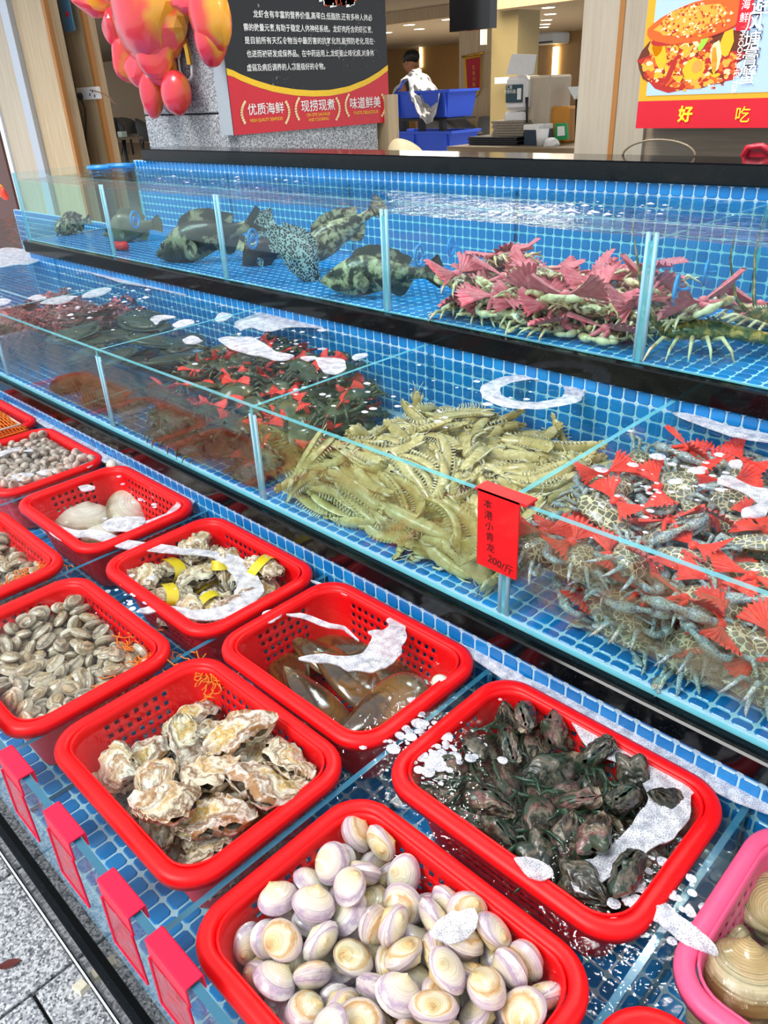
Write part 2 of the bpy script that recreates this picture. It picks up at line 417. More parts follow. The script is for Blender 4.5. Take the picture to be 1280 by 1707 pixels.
# ================================================================== top tank
XE = -118
top = thing('seafood_tank', 'topmost tiled tank holding groupers, crabs and a spiny lobster', 'tank', (-50, 46.4, -18.2), 'tiered seafood tanks')
part(MB().box(XE - .4, 46.15, -18.25, XR, 66, -16.65, bev=.1), 'ledge_slab', MATS['black_granite'], top)
part(MB().box(XE, 46.9, GROUND, XR, 66, -18.25), 'body', MATS['pale_blue_body'], top)
part(MB().box(XE - .2, 47.2, -16.72, XR, 66, -16.6), 'floor_bed', MATS['grout'], top)
part(MB().box(XE, 65.55, -16.6, XR, 66.2, -7.73), 'back_wall', MATS['grout'], top)
mosaic(top, 'z', XE, XR, [(47.22, 47.9)] + [(47.9 + k, 48.9 + k) for k in range(17)], -16.6, lambda x, r: -52 < x < -12 and r < 54, 0.626)
mosaic(top, 'y', XE, XR, [(-8.73 - k, -7.73 - k) for k in range(9)], 65.55, lambda x, r: (x > -36 and r > -15.8) or (r > -8.8 and x > -90), 0.626)
part(pane(XE, 46.85, -16.6, XR, 47.2, -7.8), 'front_glass', GE, top)
part(pane(XE, 47.2, -16.6, XE + .35, 65.5, -7.8), 'end_glass', GE, top)
for x in (-94.0, -70.4, -46.9, -23.6, -0.3):
    part(pane(x, 47.2, -16.6, x + .35, 65.5, -8.9), 'divider', GE, top)
    part(MB().tube([(x - .1, 47.3, -16.5), (x - .1, 47.3, -8.4)], .15, 6).tube([(x + .45, 47.3, -16.5), (x + .45, 47.3, -8.4)], .15, 6), 'silicone_seam', MATS['silicone'], top, smooth=True)
part(MB().box(-114.5, 65.1, -7.73, XR, 71, -6.1, bev=.12), 'coping', MATS['black_granite'], top)
part(MB().box(-114.3, 66, GROUND, XR, 70.8, -7.73), 'rear_body', MATS['pale_blue_body'], top)
# ================================================================== water
W1, W2, W3 = -28.4, -19.2, -8.67
water('water', 'clear water filling the lowest tank up to the basket rims', XL + 1, XR - 1, 6.08, 27.92, -32.85, W1, 70, .03, 'tank water', 'calm_water')
water('water', 'clear water in the middle tank over shrimp and crabs', XM + 1, XR - 1, 28.38, 46.35, -25.2, W2, 60, .05, 'tank water')
water('water', 'rippled blue water in the far left arm of the middle tank', XM + 1, -122, 46.4, 65.9, -25.2, W2, 30, .08, 'tank water')
water('water', 'clear teal water in the top tank around the groupers', XE + .4, XR - 1, 47.22, 65.4, -16.5, W3, 60, .08, 'tank water', 'water', 'teal_water_side')
# ================================================================== shells: materials
def shell_mat(name, stops, line_scale=9.0, line_dark=0.25, rough=0.35, var_stops=None, mott=0.35, coat=0.3, bump=0.25, nsc=55):
    b = NB(name); ring = b.attr('ring'); r = b.rnd(); v = b.coord('Object')
    n1 = b.noise(v, nsc, 4, 0.65); 
    t = b.math('ADD', ring, b.math('MULTIPLY', b.math('SUBTRACT', n1, 0.5), mott))
    t = b.math('ADD', t, b.math('MULTIPLY', b.math('SUBTRACT', r, 0.5), 0.18))
    base = b.ramp(t, stops)
    if var_stops:                                    # second colouring, mixed in by individual
        alt = b.ramp(t, var_stops); base = b.mix(b.math('GREATER_THAN', b.math('FRACT', b.math('MULTIPLY', r, 7.3)), 0.55), base, alt)
    cx = b.n('ShaderNodeCombineXYZ'); b.l(b.math('ADD', b.math('MULTIPLY', ring, line_scale), b.math('MULTIPLY', r, 20)), cx.inputs[0])
    ln = b.noise(cx.outputs[0], 2.2, 2, 0.7)
    lines = b.ramp(ln, [(0.38, (1 - line_dark,) * 3), (0.5, (1, 1, 1)), (0.62, (1 - line_dark * .4,) * 3)])
    col = b.mix(1.0, base, lines, 'MULTIPLY')
    b.set(Base_Color=col, Roughness=rough, Coat_Weight=coat, Coat_Roughness=0.15)
    fine = b.math('SINE', b.math('MULTIPLY', ring, line_scale * 9))
    b.bump(b.math('ADD', b.math('MULTIPLY', fine, 0.25), n1), bump, 0.0012); return b.m
shell_mat('surf_clam_shell', [(0.0, hexc('#d9b878')), (0.2, hexc('#e9d7ae')), (0.5, hexc('#ecdfc6')), (0.75, hexc('#dfcfcb')), (0.9, hexc('#b79fb6')), (1.0, hexc('#e6d9d6'))],
          8, .3, .22, [(0.0, hexc('#cfa76a')), (0.3, hexc('#e6cd96')), (0.55, hexc('#efe2c2')), (0.74, hexc('#d6a468')), (0.84, hexc('#ead8c0')), (1.0, hexc('#cdb6bf'))], .45, .6)
shell_mat('carpet_clam_shell', [(0.0, hexc('#9a7a55')), (0.3, hexc('#c9ab82')), (0.5, hexc('#7f6a55')), (0.62, hexc('#d6bf9c')), (0.8, hexc('#9c8468')), (1.0, hexc('#e4d6bf'))],
          8, .45, .3, [(0.0, hexc('#5d4c3e')), (0.3, hexc('#a08a70')), (0.5, hexc('#c9b598')), (0.7, hexc('#6b5a4a')), (1.0, hexc('#cdbda4'))], .9, .5)
shell_mat('oyster_shell', [(0.0, hexc('#ece5d8')), (0.22, hexc('#f2e9d3')), (0.42, hexc('#a5753c')), (0.5, hexc('#f3ead8')), (0.68, hexc('#c9a267')), (0.82, hexc('#efe4cb')), (0.92, hexc('#7d5836')), (1.0, hexc('#e9dcc0'))],
          7, .45, .5, [(0.0, hexc('#dfcbbb')), (0.3, hexc('#efe3c6')), (0.45, hexc('#c59b3c')), (0.6, hexc('#efe6d0')), (0.75, hexc('#94673f')), (0.9, hexc('#f1e9dc')), (1.0, hexc('#a87a4a'))], .9, .15, .7, 45)
shell_mat('pen_shell', [(0.0, hexc('#a08a62')), (0.3, hexc('#54381a')), (0.6, hexc('#4a2d10')), (0.8, hexc('#8a5a20')), (1.0, hexc('#6b533a'))], 6, .4, .15, None, .6, .9, .2)
shell_mat('dark_mussel_shell', [(0.0, hexc('#5e5546')), (0.3, hexc('#1c211c')), (0.5, hexc('#3d3a33')), (0.62, hexc('#12241a')), (0.8, hexc('#6b6152')), (1.0, hexc('#1f3325'))], 6, .4, .3,
          [(0.0, hexc('#a08f78')), (0.3, hexc('#5a4436')), (0.5, hexc('#1a1d18')), (0.7, hexc('#8d7f6a')), (0.85, hexc('#7a4a4a')), (1.0, hexc('#32402c'))], 1.4, .35, .8, 70)
shell_mat('ridged_clam_shell', [(0.0, hexc('#a08350')), (0.3, hexc('#c9ab76')), (0.6, hexc('#b39968')), (0.85, hexc('#d9c39c')), (1.0, hexc('#8d7142'))], 14, .5, .35, [(0.0, hexc('#b49a7e')), (0.5, hexc('#cbb79a')), (1.0, hexc('#a48a68'))], .4, .5, .8)
shell_mat('pale_clam_shell', [(0.0, hexc('#d9d3c0')), (0.5, hexc('#efeadb')), (0.85, hexc('#d6cdb3')), (1.0, hexc('#8a7a5a'))], 9, .25, .4, None, .3, .3, .5)
shell_mat('cockle_shell', [(0.0, hexc('#8d6a58')), (0.4, hexc('#c2a593')), (0.7, hexc('#e2cfc2')), (1.0, hexc('#a98a78'))], 6, .4, .45, [(0.0, hexc('#6f5a4c')), (0.5, hexc('#a58e80')), (1.0, hexc('#d6c4b8'))], .5, .3)
plain('yellow_tape', '#e6c800', 0.3, spec=0.7, coat=0.5)

# ================================================================== shells: shapes
def valve(L, Wd, H, umbo=0.84, sign=1, ns=9, nt=24, irr=0.0, seed=0, frill=0.0, ribs=0, rough=0.0, beak=0.2, shift=0.0, taper=0.0, power=2.0):
    th = np.linspace(0, 2 * PI, nt, endpoint=False)
    k = 1 + irr * vnoise(np.stack([np.cos(th) * 1.3, np.sin(th) * 1.3, th * 0], -1), 1.2, seed)
    if ribs: k = k * (1 + 0.02 * np.cos(th * ribs))
    ox, oy = L / 2 * np.cos(th) * k, Wd / 2 * np.sin(th) * k
    if taper: ox = ox * (1 - taper * oy / (Wd / 2))
    ub = np.array([shift * L, umbo * Wd / 2 * (1 + irr * 0.3)])
    s = np.linspace(0, 1, ns) ** 0.8; s[0] = 0.03
    Sg, I = np.meshgrid(s, np.arange(nt), indexing='ij')
    px = ub[0] * (1 - Sg) + ox[I] * Sg; py = ub[1] * (1 - Sg) + oy[I] * Sg
    cx = -taper * py / (Wd / 2) * 0
    rho = np.clip(np.hypot(px / (L / 2 * (k[I]) * (1 - taper * py / (Wd / 2) * .9)), py / (Wd / 2 * k[I])), 0, 1)
    rho = np.where(Sg >= 0.999, 1, rho)
    z = H * (1 - rho ** power) ** (1 / power) + beak * H * np.exp(-(Sg / .22) ** 2)
    if frill:
        lay = Sg * 5 + 0.8 * vnoise(np.stack([px, py, px * 0 + seed], -1), 0.8, seed); fr = lay - np.floor(lay)
        z = z + frill * fr ** 2 * (1 - 0.4 * Sg)
    if rough: 
        P = np.stack([px, py, z * 0 + seed * 3.3], -1)
        z = z + rough * vnoise(P, 1.6, seed) * (Sg < .98) + rough * .5 * vnoise(P, 4, seed)
    if frill:                                        # wavy lip
        z = z + (Sg > .85) * frill * 1.2 * vnoise(np.stack([np.cos(I * 1.0), np.sin(I * 1.0), I * 0.9], -1), 2.0, seed)
    P = np.stack([px, py, sign * z], -1)
    mb = MB(); mb.grid(P, 0, closed_v=True, flip=(sign < 0)); mb.at = list(Sg.reshape(-1))
    c = len(mb.v); mb.v.append((ub[0], ub[1], sign * float(z[0].max()))); mb.at.append(0.0)
    for i in range(nt):
        j = (i + 1) % nt; mb.f.append((c, i, j) if sign > 0 else (c, j, i)); mb.mi.append(0)
    return mb
def bivalve(name, label, cat, mat, group=None, one=False, **kw):
    """prototype: an Empty with two valves, or one closed mesh for the very small kinds"""
    a = valve(sign=1, **kw); kw2 = dict(kw); kw2['H'] = kw['H'] * 0.85; b = valve(sign=-1, **kw2)
    if one:
        n = len(a.v); a.f += [tuple(i + n for i in f) for f in b.f]; a.mi += b.mi; a.v += b.v; a.at += b.at
        o = link(name, a.mesh(name, mat, True)); tag(o, label, cat, group); return o
    o = bpy.data.objects.new(name, None); C.objects.link(o); tag(o, label, cat, group)
    link('valve', a.mesh('valve', mat, True), o); link('valve', b.mesh('valve', mat, True), o); return o
KINDS = {
 'surf_clam': dict(L=1.78, Wd=1.45, H=.5, umbo=.9, beak=.3),
 'carpet_clam': dict(L=1.45, Wd=.98, H=.33, umbo=.85, shift=.12, beak=.2, ns=8, nt=20),
 'cockle': dict(L=.95, Wd=.85, H=.34, umbo=.9, beak=.2, ribs=12, ns=6, nt=18),
 'ridged_clam': dict(L=3.2, Wd=2.8, H=.9, umbo=.9, beak=.25, ns=14, nt=36, rough=.03),
 'mussel': dict(L=1.15, Wd=2.7, H=.42, umbo=.97, beak=.1, taper=.45, irr=.15, rough=.05, frill=.02, ns=12, nt=28, seed=4),
 'mussel_b': dict(L=1.5, Wd=2.2, H=.5, umbo=.95, beak=.2, taper=.3, irr=.25, rough=.10, frill=.04, ns=12, nt=28, seed=9),
 'pen_shell': dict(L=3.2, Wd=7.2, H=.85, umbo=.98, beak=.0, taper=.62, irr=.06, ns=16, nt=40, rough=.04, seed=2),
 'pale_clam': dict(L=5.4, Wd=3.7, H=1.05, umbo=.85, beak=.2, irr=.06, ns=18, nt=40, rough=.06, frill=.07, seed=5),
}
def oyster_kw(seed, L=3.6, Wd=2.2): return dict(L=Wd, Wd=L, H=.55, umbo=.95, beak=.15, irr=.42, taper=.25, rough=.20, frill=.22, ns=22, nt=44, seed=seed)

# ================================================================== crustaceans: materials
def m_mottle(name, stops, scale=40, rough=0.35, edge=None, escale=60, ew=0.05, coat=0.4, det=4):
    b = NB(name); v = b.vadd(b.coord('Object'), (0, 0, 0)); r = b.rnd()
    cxyz = b.n('ShaderNodeCombineXYZ'); b.l(b.math('MULTIPLY', r, 3.0), cxyz.inputs[0]); v = b.vadd(v, cxyz.outputs[0])
    n = b.noise(v, scale, det, 0.65, 0.4); col = b.ramp(n, stops)
    if edge:
        e = b.voro(v, escale, 'DISTANCE_TO_EDGE'); col = b.mix(b.math('LESS_THAN', e, ew), col, hexc(edge))
    b.set(Base_Color=col, Roughness=rough, Coat_Weight=coat); b.bump(n, .3, .001); return b.m
m_mottle('mantis_body', [(0.25, hexc('#9a8b4e')), (0.5, hexc('#c6b676')), (0.75, hexc('#e6dcac'))], 45)
m_mottle('mantis_pale', [(0.3, hexc('#c9c294')), (0.7, hexc('#ece6c8'))], 45)
m_mottle('swim_crab', [(0.3, hexc('#4d4a3a')), (0.5, hexc('#6f6a52')), (0.7, hexc('#8a93a0'))], 30, .3, '#d9cfa8', 95, .075)
m_mottle('swim_crab_leg', [(0.35, hexc('#4f6a80')), (0.5, hexc('#8ea3ad')), (0.62, hexc('#8a8462'))], 60, .3, '#cfd2c4', 210, .05)
m_mottle('mud_crab', [(0.3, hexc('#23301f')), (0.55, hexc('#47542f')), (0.75, hexc('#75662f'))], 14)
m_mottle('cream_crab', [(0.42, hexc('#3e2a1e')), (0.5, hexc('#8f6a4c')), (0.55, hexc('#dcc7a0')), (0.7, hexc('#f3e6cc'))], 48)
m_mottle('cream_leg', [(0.35, hexc('#a9804e')), (0.5, hexc('#e9d3a6')), (0.75, hexc('#f6ead0'))], 28)
m_mottle('red_crab', [(0.3, hexc('#6d1f22')), (0.55, hexc('#a5423f')), (0.75, hexc('#b98a72'))], 18)
def m_ribbon(name, c1, c2):
    b = NB(name); b.set(Base_Color=b.ramp(b.noise(b.coord('Object', (1, 1, 1)), 70, 3), [(0.3, hexc(c1)), (0.7, hexc(c2))]), Roughness=.45, Sheen_Weight=.2)
    return b.m
m_ribbon('red_raffia', '#e5281a', '#ff4a34'); m_ribbon('pink_raffia', '#e0506a', '#f98e98')
plain('eye_black', '#0b0b0c', .1, coat=1)

# ================================================================== crustaceans: shapes
def frames(n, L, bend=0.0, droop=0.0):
    """centre line of a body of length L along X, bent sideways / downward"""
    t = np.linspace(0, 1, n); pts = []; x = y = z = 0; a = d = 0
    for i in range(n):
        pts.append((x, y, z)); st = L / (n - 1); a = bend * (t[i] - .3); d = droop * (t[i] - .35)
        x -= st * math.cos(a) * math.cos(d); y += st * math.sin(a); z -= st * math.sin(d) * math.cos(a)
    P = np.array(pts); return P - P.mean(0)
def body_loft(P, rw, rh, n=10, flat=0.0):
    mb = MB(); rings = []
    for i in range(len(P)):
        t = P[min(i + 1, len(P) - 1)] - P[max(i - 1, 0)]; t = t / np.linalg.norm(t)
        side = np.cross(t, [0, 0, 1.]); side /= np.linalg.norm(side); up = np.cross(side, t)
        th = np.linspace(0, 2 * PI, n, endpoint=False)
        zz = np.sin(th); zz = np.where(zz < 0, zz * (1 - flat), zz)
        rings.append(P[i] + np.outer(np.cos(th) * rw[i], side) + np.outer(zz * rh[i], up))
    mb.grid(np.array(rings), 0, closed_v=True)
    m = len(P); mb.f.append(tuple(range(n))); mb.mi.append(0); mb.f.append(tuple((m - 1) * n + k for k in reversed(range(n)))); mb.mi.append(0)
    return mb
def mantis_proto(bend, droop):
    o = bpy.data.objects.new('mantis_shrimp', None); C.objects.link(o)
    N = 34; P = frames(N, 4.9, bend, droop); t = np.linspace(0, 1, N)
    base = np.interp(t, [0, .05, .12, .28, .5, .8, .95, 1], [.12, .25, .34, .38, .44, .46, .40, .30])
    seg = 1 + .10 * (((t * 12) % 1) ** 2) * (t > .28)
    rw = base * seg; rh = base * seg * .62
    c = int(N * .3)
    link('carapace', body_loft(P[:c + 1], rw[:c + 1], rh[:c + 1], 10, .4).mesh('carapace', MATS['mantis_body'], True), o)
    link('abdomen', body_loft(P[c:], rw[c:], rh[c:], 10, .4).mesh('abdomen', MATS['mantis_body'], True, auto=50), o)
    fan = MB(); e = P[-1]; d = P[-1] - P[-2]; d /= np.linalg.norm(d); side = np.cross(d, [0, 0, 1.]); side /= np.linalg.norm(side)
    for k, (a, ln, wd) in enumerate(((0, .62, .26), (.6, .55, .17), (-.6, .55, .17), (1.0, .42, .14), (-1.0, .42, .14))):
        v = d * math.cos(a) + side * math.sin(a); q = np.cross(v, [0, 0, 1.]); q /= np.linalg.norm(q)
        pts = [e + v * ln * s_ for s_ in (0, .5, .85, 1)]
        ring = []
        for s_, pnt in zip((.35, 1, .8, .3), pts):
            ring.append([pnt + q * wd * s_, pnt + np.array([0, 0, .05]), pnt - q * wd * s_, pnt - np.array([0, 0, .05])])
        fan.grid(np.array(ring), 0, closed_v=True)
    link('tail_fan', fan.mesh('tail_fan', MATS['mantis_body'], True), o)
    lg = MB()
    for i in range(c - 2, N - 4, 2):
        for sd in (-1, 1):
            tt = P[i + 1] - P[i - 1]; tt /= np.linalg.norm(tt); sv = np.cross(tt, [0, 0, 1.]) * sd; sv /= np.linalg.norm(sv)
            a = P[i] + sv * rw[i] * .8 - np.array([0, 0, .12]); b_ = a + sv * .22 + np.array([0, 0, -.28]) - tt * .12
            lg.tube([a, (a + b_) / 2 + sv * .06, b_], [.05, .06, .02], 4)
    for sd in (-1, 1):                                # raptorial claws folded beside the head
        h = P[3]; sv = np.array([0, sd, 0.]); lg.tube([P[6] + sv * .3, h + sv * .45 + [.1, 0, -.05], h + sv * .3 + [.55, 0, -.1], P[5] + sv * .42 + [.25, 0, -.12]], [.1, .12, .09, .03], 5)
        lg.tube([P[0] + sv * .1, P[0] + sv * .2 + [.35, 0, .12], P[0] + sv * .45 + [.8, 0, .1]], [.035, .03, .015], 4)
    link('legs', lg.mesh('legs', MATS['mantis_pale'], True), o)
    ey = MB()
    for sd in (-1, 1): ey.lathe([(0, -.07), (.06, -.03), (.06, .03), (0, .07)], 6, tuple(P[0] + np.array([.12, sd * .12, .08])))
    link('eyes', ey.mesh('eyes', MATS['eye_black'], True), o)
    return o
def carapace_mesh(Wd, L, H, spikes, mat, lobes=0.0, seed=0):
    nt, ns = 40, 9; th = np.linspace(0, 2 * PI, nt, endpoint=False)
    k = 1 / (np.abs(np.cos(th)) ** 2.3 + np.abs(np.sin(th)) ** 2.3) ** (1 / 2.3)
    if spikes:
        k = k * (1 + .04 * np.maximum(0, np.sin(th * 16)) * (np.sin(th) > .1) + .18 * np.exp(-((np.abs(np.cos(th)) - 1) / .012) ** 2 * 1.0) * (np.abs(np.sin(th)) < .3))
    ox, oy = Wd / 2 * np.cos(th) * k, L / 2 * np.sin(th) * k
    s = np.linspace(0.02, 1, ns); top = []
    for q in s:
        z = H * (1 - q ** 2.4) + lobes * (1 - q) * 0
        top.append(np.stack([ox * q, oy * q, np.full(nt, z)], -1))
    top = np.array(top); top[..., 2] += .05 * H * 2 * vnoise(top * [1, 1, 0], 1.7, seed) * (1 - s[:, None] ** 4)
    bot = []
    for q in s[::-1][1:]: bot.append(np.stack([ox * q * .92, oy * q * .92, np.full(nt, -.55 * H * (1 - q ** 2))], -1))
    mb = MB(); mb.grid(np.concatenate([top, np.array(bot)]), 0, closed_v=True)
    m = len(top) + len(bot); mb.f += [tuple(reversed(range(nt))), tuple((m - 1) * nt + k_ for k_ in range(nt))]; mb.mi += [0, 0]
    return mb.mesh('carapace', mat, True)
def bow_mesh(size, mat, seed, spread=0.75):
    r = np.random.RandomState(seed); mb = MB()
    mb.lathe([(0, -.13 * size), (.12 * size, -.08 * size), (.16 * size, 0), (.12 * size, .08 * size), (0, .13 * size)], 8)
    for sgn in (-1, 1):
        n = 22; L1 = size * (.85 + .3 * r.rand()); a0 = r.uniform(-.35, .35)
        rows = []
        for j, q in enumerate((0.06, .25, .55, .85, 1.0)):
            row = []
            for i in range(n):
                u = i / (n - 1) - .5; a = a0 + u * spread * 1.5
                rad = L1 * q * (1 + .08 * math.sin(i * 2.4) * q)
                zz = .07 * size * math.sin(i * 2.2 + seed) * q ** .6 + .18 * size * q * math.cos(u * 2) + r.uniform(-.015, .015) * size
                w_ = .35 + .65 * q
                row.append((sgn * rad * math.cos(a) , rad * math.sin(a) * w_ + r.uniform(-.01, .01), zz))
            rows.append(row)
        mb.grid(np.array(rows))
    for k in range(2):                                # the band that goes round the claws
        a = r.uniform(-.5, .5) + k * PI
        mb.tube([(0, 0, 0), (.14 * size * math.cos(a), .2 * size * math.sin(a) + .1, -.1 * size), (.2 * size * math.cos(a), .35 * size, -.35 * size)], [.09 * size, .08 * size, .07 * size], 5)
    return mb.mesh('raffia_bow', mat, True)
def crab_proto(name, body, leg, bow, Wd, L, H, seed=0, bow_size=1.8, spikes=True, long_legs=1.0, bow_at=(0, .7, .62)):
    o = bpy.data.objects.new(name, None); C.objects.link(o); r = np.random.RandomState(seed)
    link('carapace', carapace_mesh(Wd, L, H, spikes, MATS[body], seed=seed), o)
    for sd in (-1, 1):
        c = MB(); x0 = Wd * .36 * sd
        c.tube([(x0, L * .35, -.1), (x0 * 1.25, L * .62, 0), (x0 * 1.1, L * .8, .02)], [.16, .2, .17], 8)
        c.tube([(x0 * 1.15, L * .78, 0), (x0 * .7, L * .86, .02), (x0 * .25, L * .84, .02)], [.17, .31, .25], 8)
        c.tube([(x0 * .3, L * .9, .05), (x0 * .02, L * .92, .08), (-x0 * .25, L * .84, .02)], [.2, .13, .03], 6)
        c.tube([(x0 * .3, L * .78, -.02), (x0 * .05, L * .72, -.02), (-x0 * .15, L * .74, .02)], [.17, .1, .03], 6)
        link('claw', c.mesh('claw', MATS[leg], True), o)
        for k in range(3):
            a = (.1 - k * .42); bx, by = Wd * .42 * sd, L * (.18 - .22 * k)
            l1 = .8 * long_legs; dx, dy = math.cos(a) * sd, math.sin(a)
            p1 = (bx + dx * l1 * .8, by + dy * l1 * .8, .25 + r.uniform(-.1, .15)); p2 = (bx + dx * l1 * 1.35, by + dy * l1 * 1.5 - .1, -.15); p3 = (bx + dx * l1 * 1.5, by + dy * l1 * 1.9 - .2, -.45)
            link('leg', MB().tube([(bx * .85, by, -.12), p1, p2, p3], [.15, .14, .09, .02], 6).mesh('leg', MATS[leg], True), o)
        pd = MB(); bx, by = Wd * .3 * sd, -L * .42
        pd.tube([(bx, by, -.1), (bx + .45 * sd, by - .3, .05)], [.13, .1], 6)
        ring = []
        for q, wq in ((0, .1), (.35, .28), (.75, .24), (1, .04)):
            cxx = bx + .45 * sd + q * .75 * sd; cyy = by - .3 - q * .45
            ring.append([(cxx - wq * .5 * sd, cyy - wq, .05), (cxx, cyy, .1), (cxx + wq * .5 * sd, cyy + wq, .05), (cxx, cyy, 0)])
        pd.grid(np.array(ring), closed_v=True); link('swimming_leg', pd.mesh('swimming_leg', MATS[leg], True), o)
    b = link('raffia_bow', bow_mesh(bow_size, MATS[bow], seed), o)
    b.location = Vector(bow_at) * U; b.rotation_euler = (r.uniform(.2, .5), r.uniform(-.3, .3), r.uniform(-.5, .5))
    return o
# ================================================================== fish
def fish_proto(name, L, prof, mat, fin_mat, bend=0.0, eye=True, mouth=True):
    """prof: (t, top, bottom, half width); head towards +X"""
    o = bpy.data.objects.new(name, None); C.objects.link(o); n = 30
    t = np.linspace(0, 1, n); pr = np.array(prof); tp, bt, hw = (np.interp(t, pr[:, 0], pr[:, k]) for k in (1, 2, 3))
    def sm(a): return np.convolve(np.r_[a[0], a, a[-1]], [.25, .5, .25], 'valid')
    tp, bt, hw = sm(tp), sm(bt), sm(hw)
    yc = bend * np.sin((t - .2) * 2.2) * L * .12
    th = np.linspace(0, 2 * PI, 18, endpoint=False); rings = []
    for i in range(n):
        x = L / 2 - t[i] * L; cz = (tp[i] + bt[i]) / 2; hh = (tp[i] - bt[i]) / 2
        rings.append(np.stack([np.full(18, x), yc[i] + hw[i] * np.sign(np.cos(th)) * np.abs(np.cos(th)) ** .9, cz + hh * np.sin(th)], -1))
    mb = MB(); R = np.array(rings); R[..., 1] += .05 * vnoise(R, 1.0, 1); mb.grid(R, closed_v=True); mb.f += [tuple(range(18)), tuple((n - 1) * 18 + k for k in reversed(range(18)))]; mb.mi += [0, 0]
    link('body', mb.mesh('body', mat, True), o)
    def fin(nm, base, tip, th_=.06, wav=.08):
        m = len(base); mbf = MB(); a = []
        for side in (1, -1):
            a = []
            for k in range(m):
                b0, t0 = np.array(base[k], float), np.array(tip[k], float); w_ = wav * (-1) ** k
                a.append([b0 + [0, side * th_, 0], (b0 + t0) / 2 + [0, side * th_ * .7 + w_, 0], t0 + [0, side * .015 + w_, 0]])
            mbf.grid(np.array(a), flip=side < 0)
        link(nm, mbf.mesh(nm, fin_mat, True), o)
    def X(q): return L / 2 - q * L
    def top_(q): return float(np.interp(q, t, tp)) * .92
    def bot_(q): return float(np.interp(q, t, bt)) * .92
    def Y(q): return float(np.interp(q, t, yc))
    qs = np.linspace(.3, .84, 13)
    fin('dorsal_fin', [(X(q), Y(q), top_(q)) for q in qs], [(X(q) - .5, Y(q), top_(q) + L * .10 * (.55 + .45 * math.sin(3 * (q - .25) / .6)) + .08 * (i % 2)) for i, q in enumerate(qs)])
    qs = np.linspace(.62, .82, 7)
    fin('anal_fin', [(X(q), Y(q), bot_(q)) for q in qs], [(X(q) - .6, Y(q), bot_(q) - L * .10 * math.sin(PI * min(1, (q - .58) / .24))) for q in qs])
    hh = L * .15; zz = (tp[-1] + bt[-1]) / 2; aa = np.linspace(-1, 1, 11)
    fin('tail_fin', [(-L / 2 + .1, yc[-1], zz + a * (tp[-1] - bt[-1]) / 2) for a in aa], [(-L / 2 - L * .16 * math.cos(a * .8), yc[-1] - bend * .5, zz + a * hh) for a in aa])
    for sd in (-1, 1):
        q = .36; wq = float(np.interp(q, t, hw)); m2 = MB(); rows = []
        for k, a in enumerate(np.linspace(-1.0, .8, 9)):
            b0 = np.array([X(q), Y(q) + sd * wq * .9, -.15 * L * .3]); 
            tip = b0 + np.array([-L * .14 * math.cos(a), sd * L * .07, L * .10 * math.sin(a)]); rows.append([b0, (b0 + tip) / 2 + [0, sd * .1, 0], tip])
        g_ = np.array(rows); m2.grid(g_); m2.grid(g_ + [0, -.03 * sd, 0], flip=True); link('pectoral_fin', m2.mesh('pectoral_fin', fin_mat, True), o)
        if eye:
            q = .13; wq = float(np.interp(q, t, hw))
            e = MB().lathe([(0, -.05), (.03 * L, -.03), (.036 * L, .0), (.03 * L, .06), (0, .1)], 12, (0, 0, 0)).xf(Matrix.Rotation(-sd * PI / 2, 4, 'X'))
            e.xf(Matrix.Translation((X(q), Y(q) + sd * wq * .82, (top_(q)) * .55))); link('eye', e.mesh('eye', MATS['eye_black'], True), o)
    if mouth:
        m3 = MB().tube([(L / 2 - .5, -hw[1] * 1.25, -.02 * L), (L / 2 + .08, 0, -.01 * L), (L / 2 - .5, hw[1] * 1.25, -.02 * L)], .10, 6); link('lips', m3.mesh('lips', fin_mat, True), o)
    return o
GROUPER = [(0, .1, -.3, .15), (.05, .5, -.75, .55), (.15, 1.15, -1.25, .9), (.3, 1.9, -1.6, 1.15), (.45, 2.0, -1.6, 1.1), (.65, 1.5, -1.2, .8), (.82, .75, -.6, .4), (.93, .5, -.5, .2), (1, .55, -.55, .12)]
HUMP = [(0, .0, -.3, .12), (.06, .35, -.6, .4), (.16, .9, -1.1, .7), (.28, 1.9, -1.6, .95), (.42, 2.4, -1.8, 1.0), (.62, 1.9, -1.4, .8), (.8, .9, -.8, .4), (.92, .6, -.6, .2), (1, .7, -.7, .12)]
def m_spots(name, base, spot, scale, thr, rough=.4):
    b = NB(name); v = b.coord('Object'); d = b.voro(v, scale, rnd=.85); n = b.noise(v, scale * .4, 2)
    f = b.math('LESS_THAN', b.math('ADD', d, b.math('MULTIPLY', b.math('SUBTRACT', n, .5), .35)), thr)
    b.set(Base_Color=b.mix(f, hexc(base), hexc(spot)), Roughness=rough, Coat_Weight=.3); return b.m
m_spots('leopard_skin', '#aab6bb', '#15191f', 150, .5)
m_mottle('dark_grouper_skin', [(0.42, hexc('#14110f')), (0.53, hexc('#2e2721')), (0.58, hexc('#8a7f66')), (0.8, hexc('#c2b796'))], 15, .4)
m_mottle('mottled_grouper_skin', [(0.42, hexc('#191714')), (0.49, hexc('#5a5444')), (0.55, hexc('#a59c78')), (0.75, hexc('#d8d0b0'))], 34, .4)
m_mottle('brown_fish_skin', [(0.3, hexc('#4d4638')), (0.6, hexc('#75694c')), (0.8, hexc('#8d8058'))], 12, .4)
m_mottle('maroon_skin', [(0.3, hexc('#2a1518')), (0.6, hexc('#4a2226')), (0.8, hexc('#6b3a38'))], 12, .4)
m_mottle('flatfish_skin', [(0.3, hexc('#1f2e26')), (0.6, hexc('#3a4a3b')), (0.8, hexc('#57634b'))], 10, .5)
